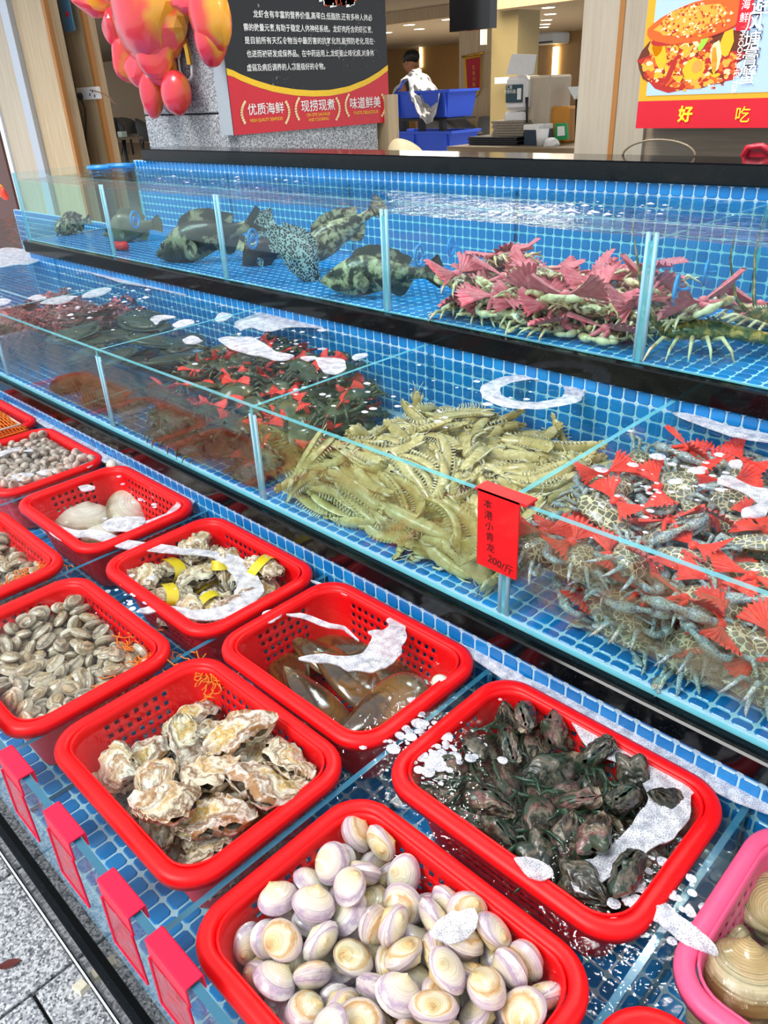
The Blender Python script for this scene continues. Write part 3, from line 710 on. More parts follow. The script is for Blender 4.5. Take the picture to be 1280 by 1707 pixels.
m_mottle('lobster_shell', [(0.35, hexc('#24402c')), (0.5, hexc('#4f5a30')), (0.58, hexc('#a8823f')), (0.75, hexc('#d0b070'))], 45, .35)
# resting poses of the piled animals, settled once with the rigid body solver: kind, x, y, z (tenths of a tile), quaternion (x50)
PILES = {
 'surf': '0,-155,86,-306,2,26,-29,32;0,-178,88,-295,1,28,4,41;0,-147,100,-309,36,-3,-7,-33;0,-173,89,-309,10,40,-28,-2;0,-167,104,-310,23,3,-4,-44;0,-173,127,-309,0,-24,-43,-7;0,-161,94,-306,37,26,21,1;0,-141,87,-308,47,-9,-13,-8;0,-132,100,-309,1,-49,-9,-4;0,-149,144,-301,24,30,19,27;0,-159,119,-310,30,3,-3,-40;0,-173,143,-309,3,-38,33,2;0,-125,87,-309,47,-7,5,14;0,-129,108,-300,4,16,4,47;0,-122,139,-309,26,-9,-1,42;0,-157,107,-302,1,-29,7,-40;0,-166,114,-301,18,31,33,11;0,-158,143,-310,26,3,3,-42;0,-123,94,-301,7,0,6,49;0,-116,103,-309,9,40,28,4;0,-89,144,-310,50,1,-1,-3;0,-138,112,-307,25,-23,-12,35;0,-147,118,-307,33,-26,-19,19;0,-126,127,-302,0,-28,-41,-4;0,-113,132,-301,18,11,14,43;0,-177,112,-307,25,-24,22,-29;0,-104,112,-310,27,1,1,42;0,-139,121,-298,4,-12,-9,-47;0,-149,133,-309,9,44,23,-1;0,-137,144,-310,3,4,-2,50;0,-106,99,-303,16,1,-47,-6;0,-87,132,-306,20,-44,-12,0;0,-87,118,-309,1,12,49,2;0,-177,142,-298,23,18,19,36;0,-135,129,-310,42,1,2,27;0,-117,146,-300,9,13,-44,-17;0,-118,113,-301,27,25,24,24;0,-110,89,-309,27,-6,-1,-42;0,-89,104,-310,7,-1,-1,-49;0,-127,114,-310,45,2,0,-22;0,-95,97,-300,49,0,11,-4;0,-109,143,-310,17,1,1,47;0,-97,89,-308,11,24,-42,-8;0,-86,87,-306,21,-5,-43,-13;0,-96,111,-302,9,11,-48,-5;0,-116,124,-310,49,-2,-2,-10;0,-101,128,-309,34,4,6,36;0,-101,146,-302,6,2,-49,7;0,-175,125,-300,40,5,-4,-29;0,-145,105,-299,11,-23,42,-10;0,-166,84,-298,32,34,-7,17;0,-146,85,-297,49,-8,7,0;0,-173,99,-301,4,-3,48,11;0,-161,134,-303,47,13,-12,2;0,-129,119,-293,2,14,10,47;0,-129,144,-301,28,26,19,26;0,-101,131,-299,45,-4,16,13;0,-176,110,-294,10,23,-43,4;0,-165,126,-294,33,-22,14,-27;0,-141,138,-287,14,-47,1,10;0,-137,96,-297,4,-39,8,30;0,-83,113,-299,8,-33,25,27;0,-139,133,-300,21,-8,22,39;0,-153,122,-299,27,4,-15,-39;0,-103,135,-288,26,40,13,4;0,-138,146,-297,9,28,-23,-34;0,-89,123,-299,3,7,-46,17;0,-118,101,-293,31,38,-7,4;0,-167,146,-298,29,4,-41,-3;0,-81,146,-289,20,39,18,16;0,-157,147,-296,1,33,-17,-33;0,-94,125,-289,17,22,39,13;0,-81,119,-287,37,-4,-3,33;0,-91,136,-294,5,-24,-18,40;0,-95,105,-292,14,0,-12,-46;0,-152,133,-293,21,1,4,45;0,-92,143,-281,22,22,-28,27;0,-99,85,-295,1,14,-2,48;0,-116,120,-291,10,19,-44,9;0,-109,109,-292,27,-42,-1,7;0,-80,132,-295,28,21,-25,-25;0,-84,83,-294,5,13,-39,28;0,-129,84,-297,28,40,-8,-2;0,-119,85,-290,15,38,-27,-9;0,-125,107,-288,36,-29,4,17;0,-112,141,-292,0,-46,12,15;0,-130,94,-290,24,28,-29,-17;0,-82,99,-300,28,-12,-39,7;0,-92,92,-289,10,-22,3,-43;0,-109,86,-299,0,50,1,-6;0,-106,119,-299,41,-24,-15,-1;0,-86,146,-300,11,5,-2,48;0,-102,148,-292,18,45,-6,-9;0,-128,150,-288,14,-15,-32,-32;0,-108,94,-290,35,30,20,-3;0,-141,110,-289,8,49,-4,2;0,-150,148,-288,23,18,3,41;0,-178,148,-286,20,12,-44,7;0,-158,95,-294,4,47,-9,-15;0,-171,93,-290,21,-21,4,-40;0,-120,94,-282,14,0,-1,-48;0,-82,229,-284,1,3,-48,13;0,-176,119,-289,47,-14,8,7;0,-128,131,-292,47,-13,11,6;0,-94,81,-281,27,-37,17,11;0,-81,135,-282,9,-45,-17,-9;0,-164,110,-290,6,21,-45,1;0,-117,131,-286,25,39,2,-19;0,-80,94,-287,24,-11,37,-20;0,-82,105,-285,26,-17,-27,-29;0,-102,99,-281,2,-25,-38,21;0,-105,150,-280,12,40,20,-17;0,-166,151,-284,29,32,18,-18;0,-176,134,-290,36,14,-5,31;0,-106,120,-286,18,-18,-5,-43;0,-158,125,-279,47,10,-6,-12;0,-125,121,-282,16,28,37,8;0,-102,112,-276,12,46,15,5;0,-154,105,-287,22,27,26,25;0,-107,125,-277,9,6,14,47;0,-139,84,-288,45,-5,-7,-20;0,-93,130,-278,24,-4,9,43;0,-135,126,-281,25,18,29,26;0,-115,108,-280,48,-1,9,11;0,-111,139,-281,40,-13,9,26;0,-155,83,-287,49,-10,1,1;0,-95,110,-284,48,-14,-3,1;0,-118,150,-281,41,19,21,5;0,-91,151,-285,25,-28,24,23;0,-164,111,-281,47,-1,7,16;0,-151,230,-286,38,22,-9,-22;0,-81,83,-280,1,-24,-38,-22;0,-163,94,-283,0,50,-3,-4;0,-162,137,-286,14,40,-16,20;0,-173,129,-282,21,8,-5,44;0,-89,97,-279,0,25,33,-27;0,-154,121,-288,32,0,-14,36;0,-123,83,-278,31,17,9,-34;0,-143,123,-285,23,-30,10,-31;0,-127,141,-285,26,37,12,-17;0,-178,104,-284,36,-3,4,35;0,-147,95,-288,2,36,-20,27;0,-109,83,-284,46,11,6,-14;0,-115,241,-289,49,7,-3,3',
 'carpetE': '0,-454,82,-300,13,14,-40,23;0,-452,92,-303,1,-14,48,0;0,-447,102,-302,7,-2,49,-3;0,-453,113,-303,21,-1,0,45;0,-456,126,-301,29,-23,19,-28;0,-454,137,-303,43,1,2,-25;0,-450,148,-303,1,-49,8,-1;0,-445,86,-301,27,-18,19,-32;0,-438,95,-303,11,-1,0,49;0,-432,105,-303,16,3,-1,-47;0,-439,121,-303,2,-11,49,4;0,-446,128,-302,47,16,-2,0;0,-442,136,-303,48,0,1,-15;0,-439,146,-302,34,-10,-4,-35;0,-434,85,-303,3,-2,2,-50;0,-427,98,-301,8,26,-34,-24;0,-429,117,-303,24,0,-3,-44;0,-420,127,-302,25,14,-20,-36;0,-431,130,-303,0,-38,33,0;0,-437,131,-298,12,1,6,48;0,-429,144,-303,39,0,0,31;0,-420,84,-303,2,0,3,50;0,-422,94,-301,27,-36,-15,15;0,-421,110,-303,37,0,0,-34;0,-412,113,-301,4,-9,-30,-39;0,-412,127,-300,20,19,41,-7;0,-423,137,-301,18,-26,30,-24;0,-414,139,-303,39,0,-1,31;0,-414,94,-302,17,-32,-33,10;0,-400,106,-301,18,-2,-25,39;0,-411,105,-302,9,-5,-48,-8;0,-408,120,-301,45,-8,-14,-15;0,-395,123,-303,11,1,3,49;0,-405,129,-301,23,-35,16,-22;0,-405,141,-302,17,13,9,44;0,-408,86,-302,5,24,-44,0;0,-391,95,-302,6,-41,26,-10;0,-390,106,-302,2,-21,-44,-12;0,-400,114,-303,14,1,3,48;0,-388,126,-301,33,-31,6,-20;0,-398,131,-300,41,18,-22,4;0,-399,148,-303,1,-49,9,3;0,-395,84,-303,50,-3,-3,2;0,-398,94,-301,37,-18,-17,22;0,-381,109,-303,21,-2,1,45;0,-378,121,-303,48,0,2,14;0,-380,131,-302,7,28,-41,5;0,-394,139,-302,21,8,10,-43;0,-393,149,-297,0,4,-50,0;0,-383,86,-303,29,-1,0,-41;0,-384,110,-296,1,-15,-48,-5;0,-370,104,-303,43,0,-4,-26;0,-373,115,-301,8,-46,-4,16;0,-368,129,-303,1,-3,-50,1;0,-388,136,-299,37,9,26,-19;0,-387,146,-303,1,-26,-43,0;0,-373,86,-303,31,-3,2,39;0,-380,98,-303,2,-50,3,2;0,-362,110,-303,11,-1,0,49;0,-362,120,-303,4,0,1,50;0,-361,115,-298,10,4,0,49;0,-360,143,-297,15,-2,0,-48;0,-375,141,-303,4,49,-8,-3;0,-362,85,-303,9,2,-1,-49;0,-367,93,-301,7,-6,-40,28;0,-360,98,-303,41,9,-6,-26;0,-372,110,-297,47,11,12,0;0,-361,125,-298,47,-6,3,-15;0,-361,135,-302,12,8,23,42;0,-360,146,-303,2,-39,31,-1;0,-455,82,-291,47,14,8,-2;0,-448,97,-295,17,21,41,-8;0,-452,89,-296,8,6,-12,-48;0,-456,102,-301,24,25,31,18;0,-447,119,-299,11,-9,2,48;0,-453,135,-297,13,-1,-5,48;0,-453,149,-297,50,1,-3,6;0,-441,83,-296,48,11,8,-5;0,-457,93,-293,35,5,-17,-30;0,-440,111,-302,6,-1,50,2;0,-435,118,-297,1,-27,-42,-4;0,-426,123,-297,4,-45,20,-8;0,-456,130,-292,8,-25,-38,-20;0,-445,141,-298,49,5,-8,-2;0,-441,93,-296,42,-4,-14,-23;0,-453,103,-293,11,49,-3,4;0,-434,100,-297,47,4,-13,-10;0,-431,109,-295,34,24,0,-28;0,-444,136,-292,6,17,44,16;0,-426,147,-297,5,39,-31,1;0,-438,149,-296,0,3,-49,8;0,-432,91,-297,3,13,-32,-37;0,-415,84,-295,8,-38,23,-22;0,-442,109,-297,49,7,-6,4;0,-417,119,-299,36,-17,-24,-17;0,-444,126,-295,8,2,45,20;0,-428,134,-296,21,-29,16,-31;0,-419,148,-301,44,12,-19,-5;0,-422,82,-294,40,-4,-28,-10;0,-390,102,-297,3,-50,-2,2;0,-422,103,-295,17,-7,-46,-8;0,-408,92,-297,20,43,12,-10;0,-424,111,-297,49,4,-8,-1;0,-414,133,-296,3,4,-49,11;0,-397,139,-296,47,1,-14,-10;0,-400,84,-297,2,-48,12,-7;0,-392,101,-291,39,2,4,31;0,-375,83,-291,32,17,-11,32;0,-395,112,-295,39,11,6,-29;0,-428,119,-292,29,3,-4,40;0,-410,150,-299,15,-26,31,25;0,-387,145,-295,44,14,18,-6;0,-392,90,-296,12,35,29,17;0,-364,105,-297,48,9,10,7;0,-358,102,-292,12,-27,-9,-39;0,-389,116,-300,32,23,-6,30;0,-372,123,-298,3,-5,-50,2;0,-377,149,-301,27,41,1,-7;0,-379,140,-296,2,-46,-19,6;0,-382,94,-298,49,7,4,-8;0,-374,139,-286,9,0,6,49;0,-371,118,-291,24,-42,12,0;0,-382,119,-294,47,-13,6,-10;0,-369,126,-292,2,10,-49,-3;0,-381,129,-295,10,-8,5,48;0,-368,146,-299,18,30,-31,-17;0,-382,84,-297,13,2,-1,48;0,-381,104,-292,2,24,-42,-13;0,-359,112,-291,10,-45,-16,9;0,-372,136,-292,15,-7,-9,-46;0,-359,133,-294,46,6,1,-18;0,-360,150,-294,21,-22,20,34;0,-384,139,-290,2,-26,43,0;0,-365,85,-297,19,5,1,-46;0,-361,96,-296,0,-6,-49,-7;0,-374,100,-298,15,-2,5,47;0,-371,109,-290,11,-7,4,-48;0,-359,122,-292,46,6,1,19;0,-372,133,-298,0,-4,8,49;0,-368,144,-291,5,5,12,48;0,-429,84,-296,13,17,-34,-30;0,-445,81,-289,10,-6,-46,-17;0,-454,112,-297,4,-45,22,0;0,-444,112,-291,5,-14,3,48;0,-458,120,-291,18,-30,16,-32;0,-456,141,-292,41,-16,-1,-24;0,-439,148,-289,12,35,32,12;0,-405,100,-300,31,12,17,-34;0,-458,97,-287,15,31,35,10;0,-455,109,-290,45,-17,-2,-13;0,-440,104,-292,23,-41,-15,-9;0,-438,120,-291,12,-25,41,4;0,-434,140,-295,31,-8,-37,8;0,-454,149,-291,12,6,3,48;0,-405,114,-294,26,1,-7,42;0,-438,99,-289,25,-43,3,1;0,-446,89,-289,17,-47,-3,2;0,-418,124,-293,16,0,16,44;0,-452,127,-286,13,-43,-21,5;0,-411,147,-292,10,-19,44,11;0,-450,122,-293,4,14,3,-48;0,-400,98,-294,6,-33,37,5;0,-432,81,-289,5,2,48,11;0,-413,105,-295,30,-5,11,-38;0,-429,149,-291,12,46,14,0;0,-420,148,-292,33,8,-21,-31;0,-447,148,-287,31,15,16,33;0,-420,138,-293,4,15,-45,15;0,-407,83,-294,3,46,4,18;0,-420,93,-294,46,-1,6,18;0,-409,99,-292,36,16,9,29;0,-383,93,-291,4,-36,-34,-7;0,-405,133,-294,35,2,19,31;0,-450,118,-287,12,-46,-14,-5;0,-403,146,-295,28,-26,-12,29;0,-391,83,-291,21,-1,19,-42;0,-425,96,-289,49,-7,-6,4;0,-399,91,-292,2,-1,-13,48;0,-359,79,-286,0,-1,-38,-32;0,-384,82,-288,18,25,-8,39;0,-378,150,-293,1,49,-4,-9;0,-365,132,-288,28,-3,-5,-41;0,-358,92,-291,34,10,16,-31;0,-367,84,-290,37,16,10,27;0,-358,83,-292,20,-30,-33,-12;0,-374,90,-295,18,-28,-37,4;0,-398,121,-297,36,5,-5,34;0,-357,141,-290,33,-15,1,34;0,-369,152,-289,4,6,-35,34;0,-369,98,-291,47,0,-3,-15',
 'carpetG': '0,-587,103,-298,1,31,-3,39;0,-573,102,-296,47,16,0,-3;0,-583,111,-300,0,-6,40,-29;0,-583,118,-300,2,-8,41,-28;0,-584,127,-301,1,44,23,-4;0,-584,145,-302,25,0,0,-43;0,-577,104,-302,0,20,-46,-4;0,-572,117,-302,37,1,-1,-34;0,-565,128,-302,13,4,-1,-48;0,-582,137,-298,2,1,16,-47;0,-574,143,-302,46,0,-3,20;0,-576,154,-302,0,8,49,2;0,-566,105,-302,1,40,30,-1;0,-561,118,-302,45,1,3,21;0,-552,126,-301,10,31,-36,-12;0,-575,130,-301,10,36,31,12;0,-566,138,-301,4,47,14,10;0,-563,148,-302,48,3,-1,-13;0,-558,104,-300,16,-10,31,-34;0,-557,112,-300,27,-34,-25,5;0,-556,137,-302,39,1,1,32;0,-544,147,-302,0,34,37,-1;0,-536,156,-300,2,1,36,-35;0,-553,154,-301,1,4,-49,-9;0,-548,103,-299,9,21,2,-45;0,-548,114,-302,4,32,38,1;0,-545,126,-300,22,24,-36,-14;0,-538,125,-301,13,40,25,10;0,-538,136,-302,50,-1,6,4;0,-534,147,-301,14,20,-38,-22;0,-540,103,-302,48,-6,-2,-13;0,-536,112,-302,13,0,3,48;0,-529,120,-302,4,50,4,0;0,-527,130,-302,3,48,-13,-4;0,-525,152,-302,0,-42,27,0;0,-510,147,-297,3,9,49,6;0,-528,104,-302,18,1,-3,-47;0,-515,118,-302,2,-18,-47,-3;0,-532,119,-295,14,-23,42,-4;0,-518,131,-300,15,-28,-29,26;0,-524,139,-299,16,-35,-13,28;0,-512,154,-302,0,49,10,-1;0,-520,103,-296,6,11,48,2;0,-505,103,-301,6,-1,-49,6;0,-524,124,-297,27,7,6,41;0,-509,131,-302,4,-13,-48,-1;0,-515,142,-302,19,0,-1,46;0,-507,156,-295,3,1,-33,37;0,-508,105,-295,27,-6,-5,-42;0,-516,105,-302,41,0,0,28;0,-506,121,-301,26,41,-11,-4;0,-498,128,-302,44,5,7,22;0,-504,141,-302,1,-32,-38,0;0,-498,149,-297,44,8,2,23;0,-496,105,-301,31,15,14,34;0,-504,112,-301,1,-50,1,6;0,-496,118,-299,6,-34,22,-29;0,-496,139,-298,3,-39,8,-29;0,-504,134,-297,39,2,1,32;0,-499,154,-302,1,11,-49,-3;0,-575,114,-296,42,-2,6,27;0,-561,119,-295,41,21,13,14;0,-580,153,-291,19,-40,-14,17;0,-557,140,-296,48,8,7,11;0,-575,147,-296,39,-8,-4,30;0,-586,154,-298,32,17,-34,1;0,-560,129,-296,5,19,-46,-3;0,-580,122,-296,45,-20,3,9;0,-584,144,-294,12,19,43,-13;0,-574,132,-293,29,-16,-19,32;0,-547,152,-295,25,-25,11,-34;0,-565,155,-299,36,-26,-14,-18;0,-538,105,-295,3,43,23,-9;0,-569,140,-296,6,-29,40,-8;0,-543,141,-296,46,-5,1,-18;0,-584,130,-294,6,47,-14,9;0,-569,121,-296,21,22,22,33;0,-553,148,-298,16,-41,21,9;0,-549,113,-295,2,-31,38,-7;0,-512,130,-295,36,24,-3,-26;0,-521,156,-295,6,7,-36,34;0,-538,148,-294,24,-12,-1,42;0,-565,109,-296,15,-8,5,47;0,-539,129,-296,19,-6,1,46;0,-541,117,-296,35,16,-16,-28;0,-497,152,-291,33,-7,1,-37;0,-520,147,-295,28,13,-34,-20;0,-549,136,-300,24,20,-38,-10;0,-514,139,-296,9,-49,-3,-3;0,-529,150,-295,6,-24,-43,7;0,-516,119,-296,20,-6,5,-45;0,-503,129,-291,31,14,-8,-36;0,-530,141,-300,22,18,-39,-14;0,-497,105,-293,7,-40,-29,-3;0,-508,149,-290,13,48,0,-4;0,-502,141,-292,1,8,48,-9;0,-505,115,-295,2,2,-8,49;0,-523,112,-300,6,-5,26,42;0,-530,106,-295,33,10,21,29;0,-496,126,-295,18,29,-35,-11',
 'cockleI': '0,-731,207,-294,33,-10,25,26;0,-734,220,-295,50,3,0,3;0,-733,206,-286,6,-19,7,46;0,-743,217,-294,11,44,20,5;0,-739,221,-290,23,0,-13,-43;0,-737,244,-295,1,18,47,4;0,-730,218,-289,16,9,44,16;0,-726,236,-289,2,5,4,-50;0,-718,238,-289,49,-5,-9,-4;0,-747,260,-288,12,25,-38,-17;0,-719,259,-294,24,25,-2,-36;0,-728,215,-294,21,44,3,8;0,-736,202,-295,50,3,0,5;0,-733,194,-295,47,4,-1,15;0,-745,224,-294,5,18,-45,9;0,-717,190,-288,47,4,-15,5;0,-708,191,-294,22,21,-34,-21;0,-745,231,-294,0,0,-38,33;0,-718,243,-294,10,-26,-41,4;0,-746,251,-294,4,48,3,-13;0,-726,230,-294,3,-46,-18,-8;0,-709,246,-289,8,41,-1,27;0,-739,209,-295,11,-5,-5,-48;0,-722,192,-294,5,-36,34,-6;0,-723,207,-294,26,27,-33,6;0,-719,214,-295,46,2,-6,-18;0,-737,228,-295,6,31,-39,1;0,-710,232,-294,32,-29,-12,22;0,-726,221,-294,9,-15,-20,-43;0,-729,243,-292,18,41,12,19;0,-726,256,-294,24,37,24,0;0,-740,236,-294,21,-28,34,11;0,-745,259,-295,50,-2,2,3;0,-715,191,-294,13,24,37,20;0,-715,206,-294,9,12,41,25;0,-727,201,-295,33,-8,1,36;0,-711,212,-295,47,4,1,-16;0,-718,226,-295,0,27,-42,2;0,-721,212,-289,48,1,-6,14;0,-711,241,-295,28,5,-7,-40;0,-734,233,-289,11,16,6,-46;0,-732,235,-295,40,3,-2,-29;0,-732,250,-295,6,-1,-3,-49;0,-689,236,-295,35,-11,6,33;0,-722,197,-289,19,-45,2,-9;0,-712,198,-293,20,-35,7,-29;0,-710,224,-295,5,-2,-3,-50;0,-703,230,-295,3,0,-3,-50;0,-747,217,-289,45,-12,5,-17;0,-746,225,-288,44,-13,6,19;0,-717,234,-294,10,29,40,1;0,-715,251,-294,9,-11,48,5;0,-721,253,-289,31,9,24,30;0,-725,238,-295,2,29,41,3;0,-701,258,-295,31,2,2,39;0,-702,191,-293,8,-32,7,-37;0,-745,203,-295,11,4,2,48;0,-714,219,-292,38,21,-22,11;0,-687,196,-294,12,-22,-43,-1;0,-684,209,-289,44,-1,9,-22;0,-707,204,-295,31,4,-1,-39;0,-736,242,-288,0,-49,-8,2;0,-733,260,-294,11,6,-22,43;0,-724,249,-294,40,22,10,18;0,-697,250,-294,6,24,40,-18;0,-667,235,-289,15,-3,-45,17;0,-695,208,-294,11,-13,35,-31;0,-719,200,-295,35,3,-3,-36;0,-694,193,-294,7,27,-40,-10;0,-680,191,-294,11,9,-15,-46;0,-697,216,-294,1,-49,-2,10;0,-702,210,-293,34,-25,26,1;0,-708,252,-294,11,38,30,5;0,-688,260,-289,27,17,-37,-11;0,-703,237,-294,44,-5,20,11;0,-687,248,-289,20,7,-4,45;0,-695,227,-293,15,35,12,-31;0,-675,211,-289,30,-2,-1,-40;0,-699,201,-295,3,3,3,50;0,-673,204,-294,0,-11,42,25;0,-679,209,-295,49,3,0,12;0,-687,213,-294,4,-47,13,-11;0,-668,203,-288,28,-28,30,-7;0,-715,229,-289,16,-29,36,12;0,-704,245,-294,31,20,34,1;0,-694,259,-294,23,33,27,10;0,-683,259,-294,45,15,-11,-10;0,-647,241,-295,8,-2,3,49;0,-670,212,-295,44,1,-5,24;0,-689,204,-295,20,0,-7,-45;0,-664,191,-293,16,-40,-24,10;0,-647,207,-295,44,6,3,-22;0,-654,203,-294,10,-48,-2,-8;0,-687,228,-294,8,43,-24,-4;0,-710,260,-294,18,46,1,-5;0,-689,254,-294,13,42,-5,24;0,-686,237,-288,10,12,-47,7;0,-675,260,-291,24,-7,14,41;0,-690,245,-295,49,3,-4,-9;0,-672,191,-295,4,46,19,2;0,-646,211,-289,9,-6,-44,20;0,-683,219,-294,30,28,-20,-21;0,-678,202,-288,48,2,9,-9;0,-690,221,-294,8,-21,-6,44;0,-647,250,-295,23,-2,-4,-44;0,-683,249,-295,39,1,4,31;0,-682,254,-289,2,10,29,40;0,-696,235,-293,30,7,-36,-17;0,-676,245,-295,30,2,6,-39;0,-660,260,-287,18,-25,0,-40;0,-645,189,-287,48,-8,-10,-8;0,-647,215,-295,50,3,0,-2;0,-654,207,-288,20,37,27,0;0,-675,236,-294,16,8,45,-11;0,-678,223,-293,19,23,30,-27;0,-651,234,-294,3,4,-24,-44;0,-646,260,-288,19,-15,-21,-39;0,-645,224,-284,31,-24,-17,-26;0,-660,259,-295,46,8,1,18;0,-667,243,-289,36,-16,-3,-31;0,-682,234,-294,2,-35,19,-30;0,-646,203,-289,22,-45,-3,-2;0,-661,210,-289,7,42,26,-8;0,-646,228,-292,33,-25,-20,-20;0,-676,217,-293,36,26,20,-12;0,-677,230,-293,19,23,32,-25;0,-670,228,-289,44,11,4,-20;0,-653,245,-292,43,-20,-6,-14;0,-669,231,-295,39,3,-3,-31;0,-697,243,-293,15,-28,6,38;0,-700,214,-288,8,48,-5,-9;0,-667,260,-289,7,17,-46,3;0,-681,202,-294,3,-41,19,22;0,-661,190,-287,1,-42,3,27;0,-647,198,-295,46,2,-2,18;0,-696,190,-289,48,8,11,2;0,-683,226,-289,26,-1,38,-19;0,-670,222,-294,5,26,42,4;0,-652,245,-285,33,1,4,37;0,-668,241,-295,21,1,3,45;0,-676,254,-295,40,-5,3,-29;0,-668,258,-295,40,2,2,30;0,-646,253,-289,0,40,29,-8;0,-669,189,-287,16,36,24,-19;0,-667,199,-295,47,3,-1,-17;0,-657,197,-285,26,-43,1,-4;0,-681,242,-286,49,-4,-9,-5;0,-655,220,-294,2,50,-2,6;0,-654,228,-294,25,42,-7,-4;0,-683,242,-294,31,25,-16,26;0,-656,239,-294,35,-12,19,27;0,-655,252,-295,40,3,2,30;0,-645,244,-289,32,2,19,34;0,-647,259,-295,25,3,-2,-43;0,-647,191,-294,14,7,-18,44;0,-676,198,-294,0,11,-30,39;0,-655,211,-295,10,2,0,-49;0,-674,250,-289,3,48,-1,-13;0,-663,205,-294,19,10,21,40;0,-655,261,-283,22,-9,-43,5;0,-645,236,-290,20,11,13,42;0,-661,245,-294,12,-8,-48,-3;0,-661,233,-294,7,25,-42,4;0,-653,260,-291,4,31,7,-38;0,-675,241,-289,16,12,-11,-44;0,-660,198,-291,16,-11,-46,-5;0,-676,190,-288,20,2,-46,0;0,-655,192,-295,30,2,3,40;0,-663,216,-294,8,48,-8,-6;0,-661,219,-290,17,-14,-6,-45;0,-694,252,-289,26,-4,-9,-42;0,-671,220,-288,43,13,-21,-7;0,-647,222,-294,37,-32,1,-10;0,-662,253,-291,49,9,-3,0;0,-643,248,-283,36,0,-35,2;0,-668,249,-295,43,-2,6,24;0,-746,191,-294,40,-15,25,-1;0,-741,196,-294,17,-16,44,5;0,-740,235,-286,11,21,-10,-43;0,-709,208,-289,7,17,46,-4;0,-723,244,-288,7,-34,14,-33;0,-704,198,-291,7,15,21,-42;0,-705,260,-289,41,7,1,28;0,-739,260,-289,46,-11,-9,14;0,-742,249,-289,39,17,0,26;0,-728,251,-288,9,-15,-4,47;0,-746,243,-293,32,-37,8,-6;0,-737,190,-291,46,15,-11,7;0,-717,203,-289,37,16,1,-30;0,-730,197,-288,12,-38,-3,-30;0,-706,217,-294,27,37,3,-20;0,-723,225,-288,29,36,19,-1;0,-710,252,-288,17,-8,-30,-36;0,-721,232,-284,8,20,40,21;0,-731,258,-287,22,17,-32,-26;0,-742,261,-283,28,4,-33,-25;0,-724,260,-288,36,-16,-22,-22;0,-716,247,-289,11,20,-5,44;0,-706,190,-287,6,-46,-18,2;0,-746,210,-290,20,26,-25,28;0,-736,197,-287,32,6,-35,-14;0,-728,190,-290,39,29,-8,6;0,-726,204,-288,44,14,-12,14;0,-709,215,-287,13,48,1,-7;0,-702,253,-289,31,11,38,-5;0,-695,221,-289,6,-28,39,15;0,-748,254,-284,12,-35,-33,-9;0,-713,223,-286,29,39,-11,-3;0,-738,254,-294,27,-21,-12,34;0,-724,189,-284,10,-9,2,-48;0,-747,198,-289,40,10,4,28;0,-736,213,-290,40,-3,9,28;0,-740,204,-289,41,5,3,28;0,-747,205,-285,29,39,7,10;0,-688,189,-291,28,-26,25,21;0,-747,237,-289,29,-33,23,-8;0,-739,227,-287,31,39,0,-4;0,-697,260,-289,45,0,-15,-17;0,-730,242,-285,24,7,3,43;0,-743,243,-285,9,46,15,11;0,-701,222,-294,44,24,0,-1;0,-743,188,-286,12,-12,33,34;0,-740,215,-284,4,-19,46,5;0,-700,204,-288,15,-25,-40,9;0,-747,194,-284,46,15,1,12;0,-734,189,-284,49,7,0,-3;0,-734,250,-287,38,20,-19,-17;0,-748,220,-282,33,31,-17,12;0,-654,222,-288,31,31,-23,7;0,-747,232,-285,4,17,16,-44;0,-731,226,-290,22,42,7,16;0,-683,195,-289,49,-6,-2,4;0,-691,214,-290,47,4,-9,-13;0,-649,205,-283,25,6,-4,-43;0,-703,221,-287,12,-21,35,-26;0,-652,228,-285,5,-45,-13,18;0,-714,258,-287,7,26,-38,-19;0,-675,262,-284,44,16,7,-17;0,-662,225,-295,19,3,10,45;0,-709,238,-288,4,24,41,15;0,-656,188,-282,5,-7,37,33;0,-645,231,-284,46,11,14,-6;0,-646,219,-288,15,8,-22,42;0,-653,238,-286,6,43,15,-20;0,-653,214,-288,32,-26,12,25;0,-666,196,-285,45,3,21,-6;0,-667,214,-288,8,-28,30,-27;0,-660,239,-287,41,-17,-22,6;0,-661,253,-283,27,8,-38,16;0,-650,255,-283,15,6,-36,-31;0,-644,262,-281,11,-6,-48,1;0,-654,252,-289,49,6,5,6;0,-678,234,-287,7,-22,-22,-39;0,-671,196,-289,19,-2,-46,-4;0,-645,197,-285,46,-18,9,0;0,-691,197,-289,1,8,4,-49;0,-643,192,-280,19,34,-19,-24;0,-667,261,-283,24,-2,-6,-44;0,-661,247,-287,19,-19,-22,-36;0,-657,232,-289,8,-9,-46,15;0,-668,251,-286,5,-46,-15,13;0,-644,254,-278,34,-31,-15,14;0,-662,226,-288,6,35,28,-20;0,-644,213,-283,20,5,25,38;0,-652,198,-290,38,16,-3,-28;0,-661,203,-285,48,8,12,1;0,-691,206,-289,14,-4,3,-48;0,-654,190,-289,17,16,-6,44;0,-707,227,-289,9,-42,-25,2',
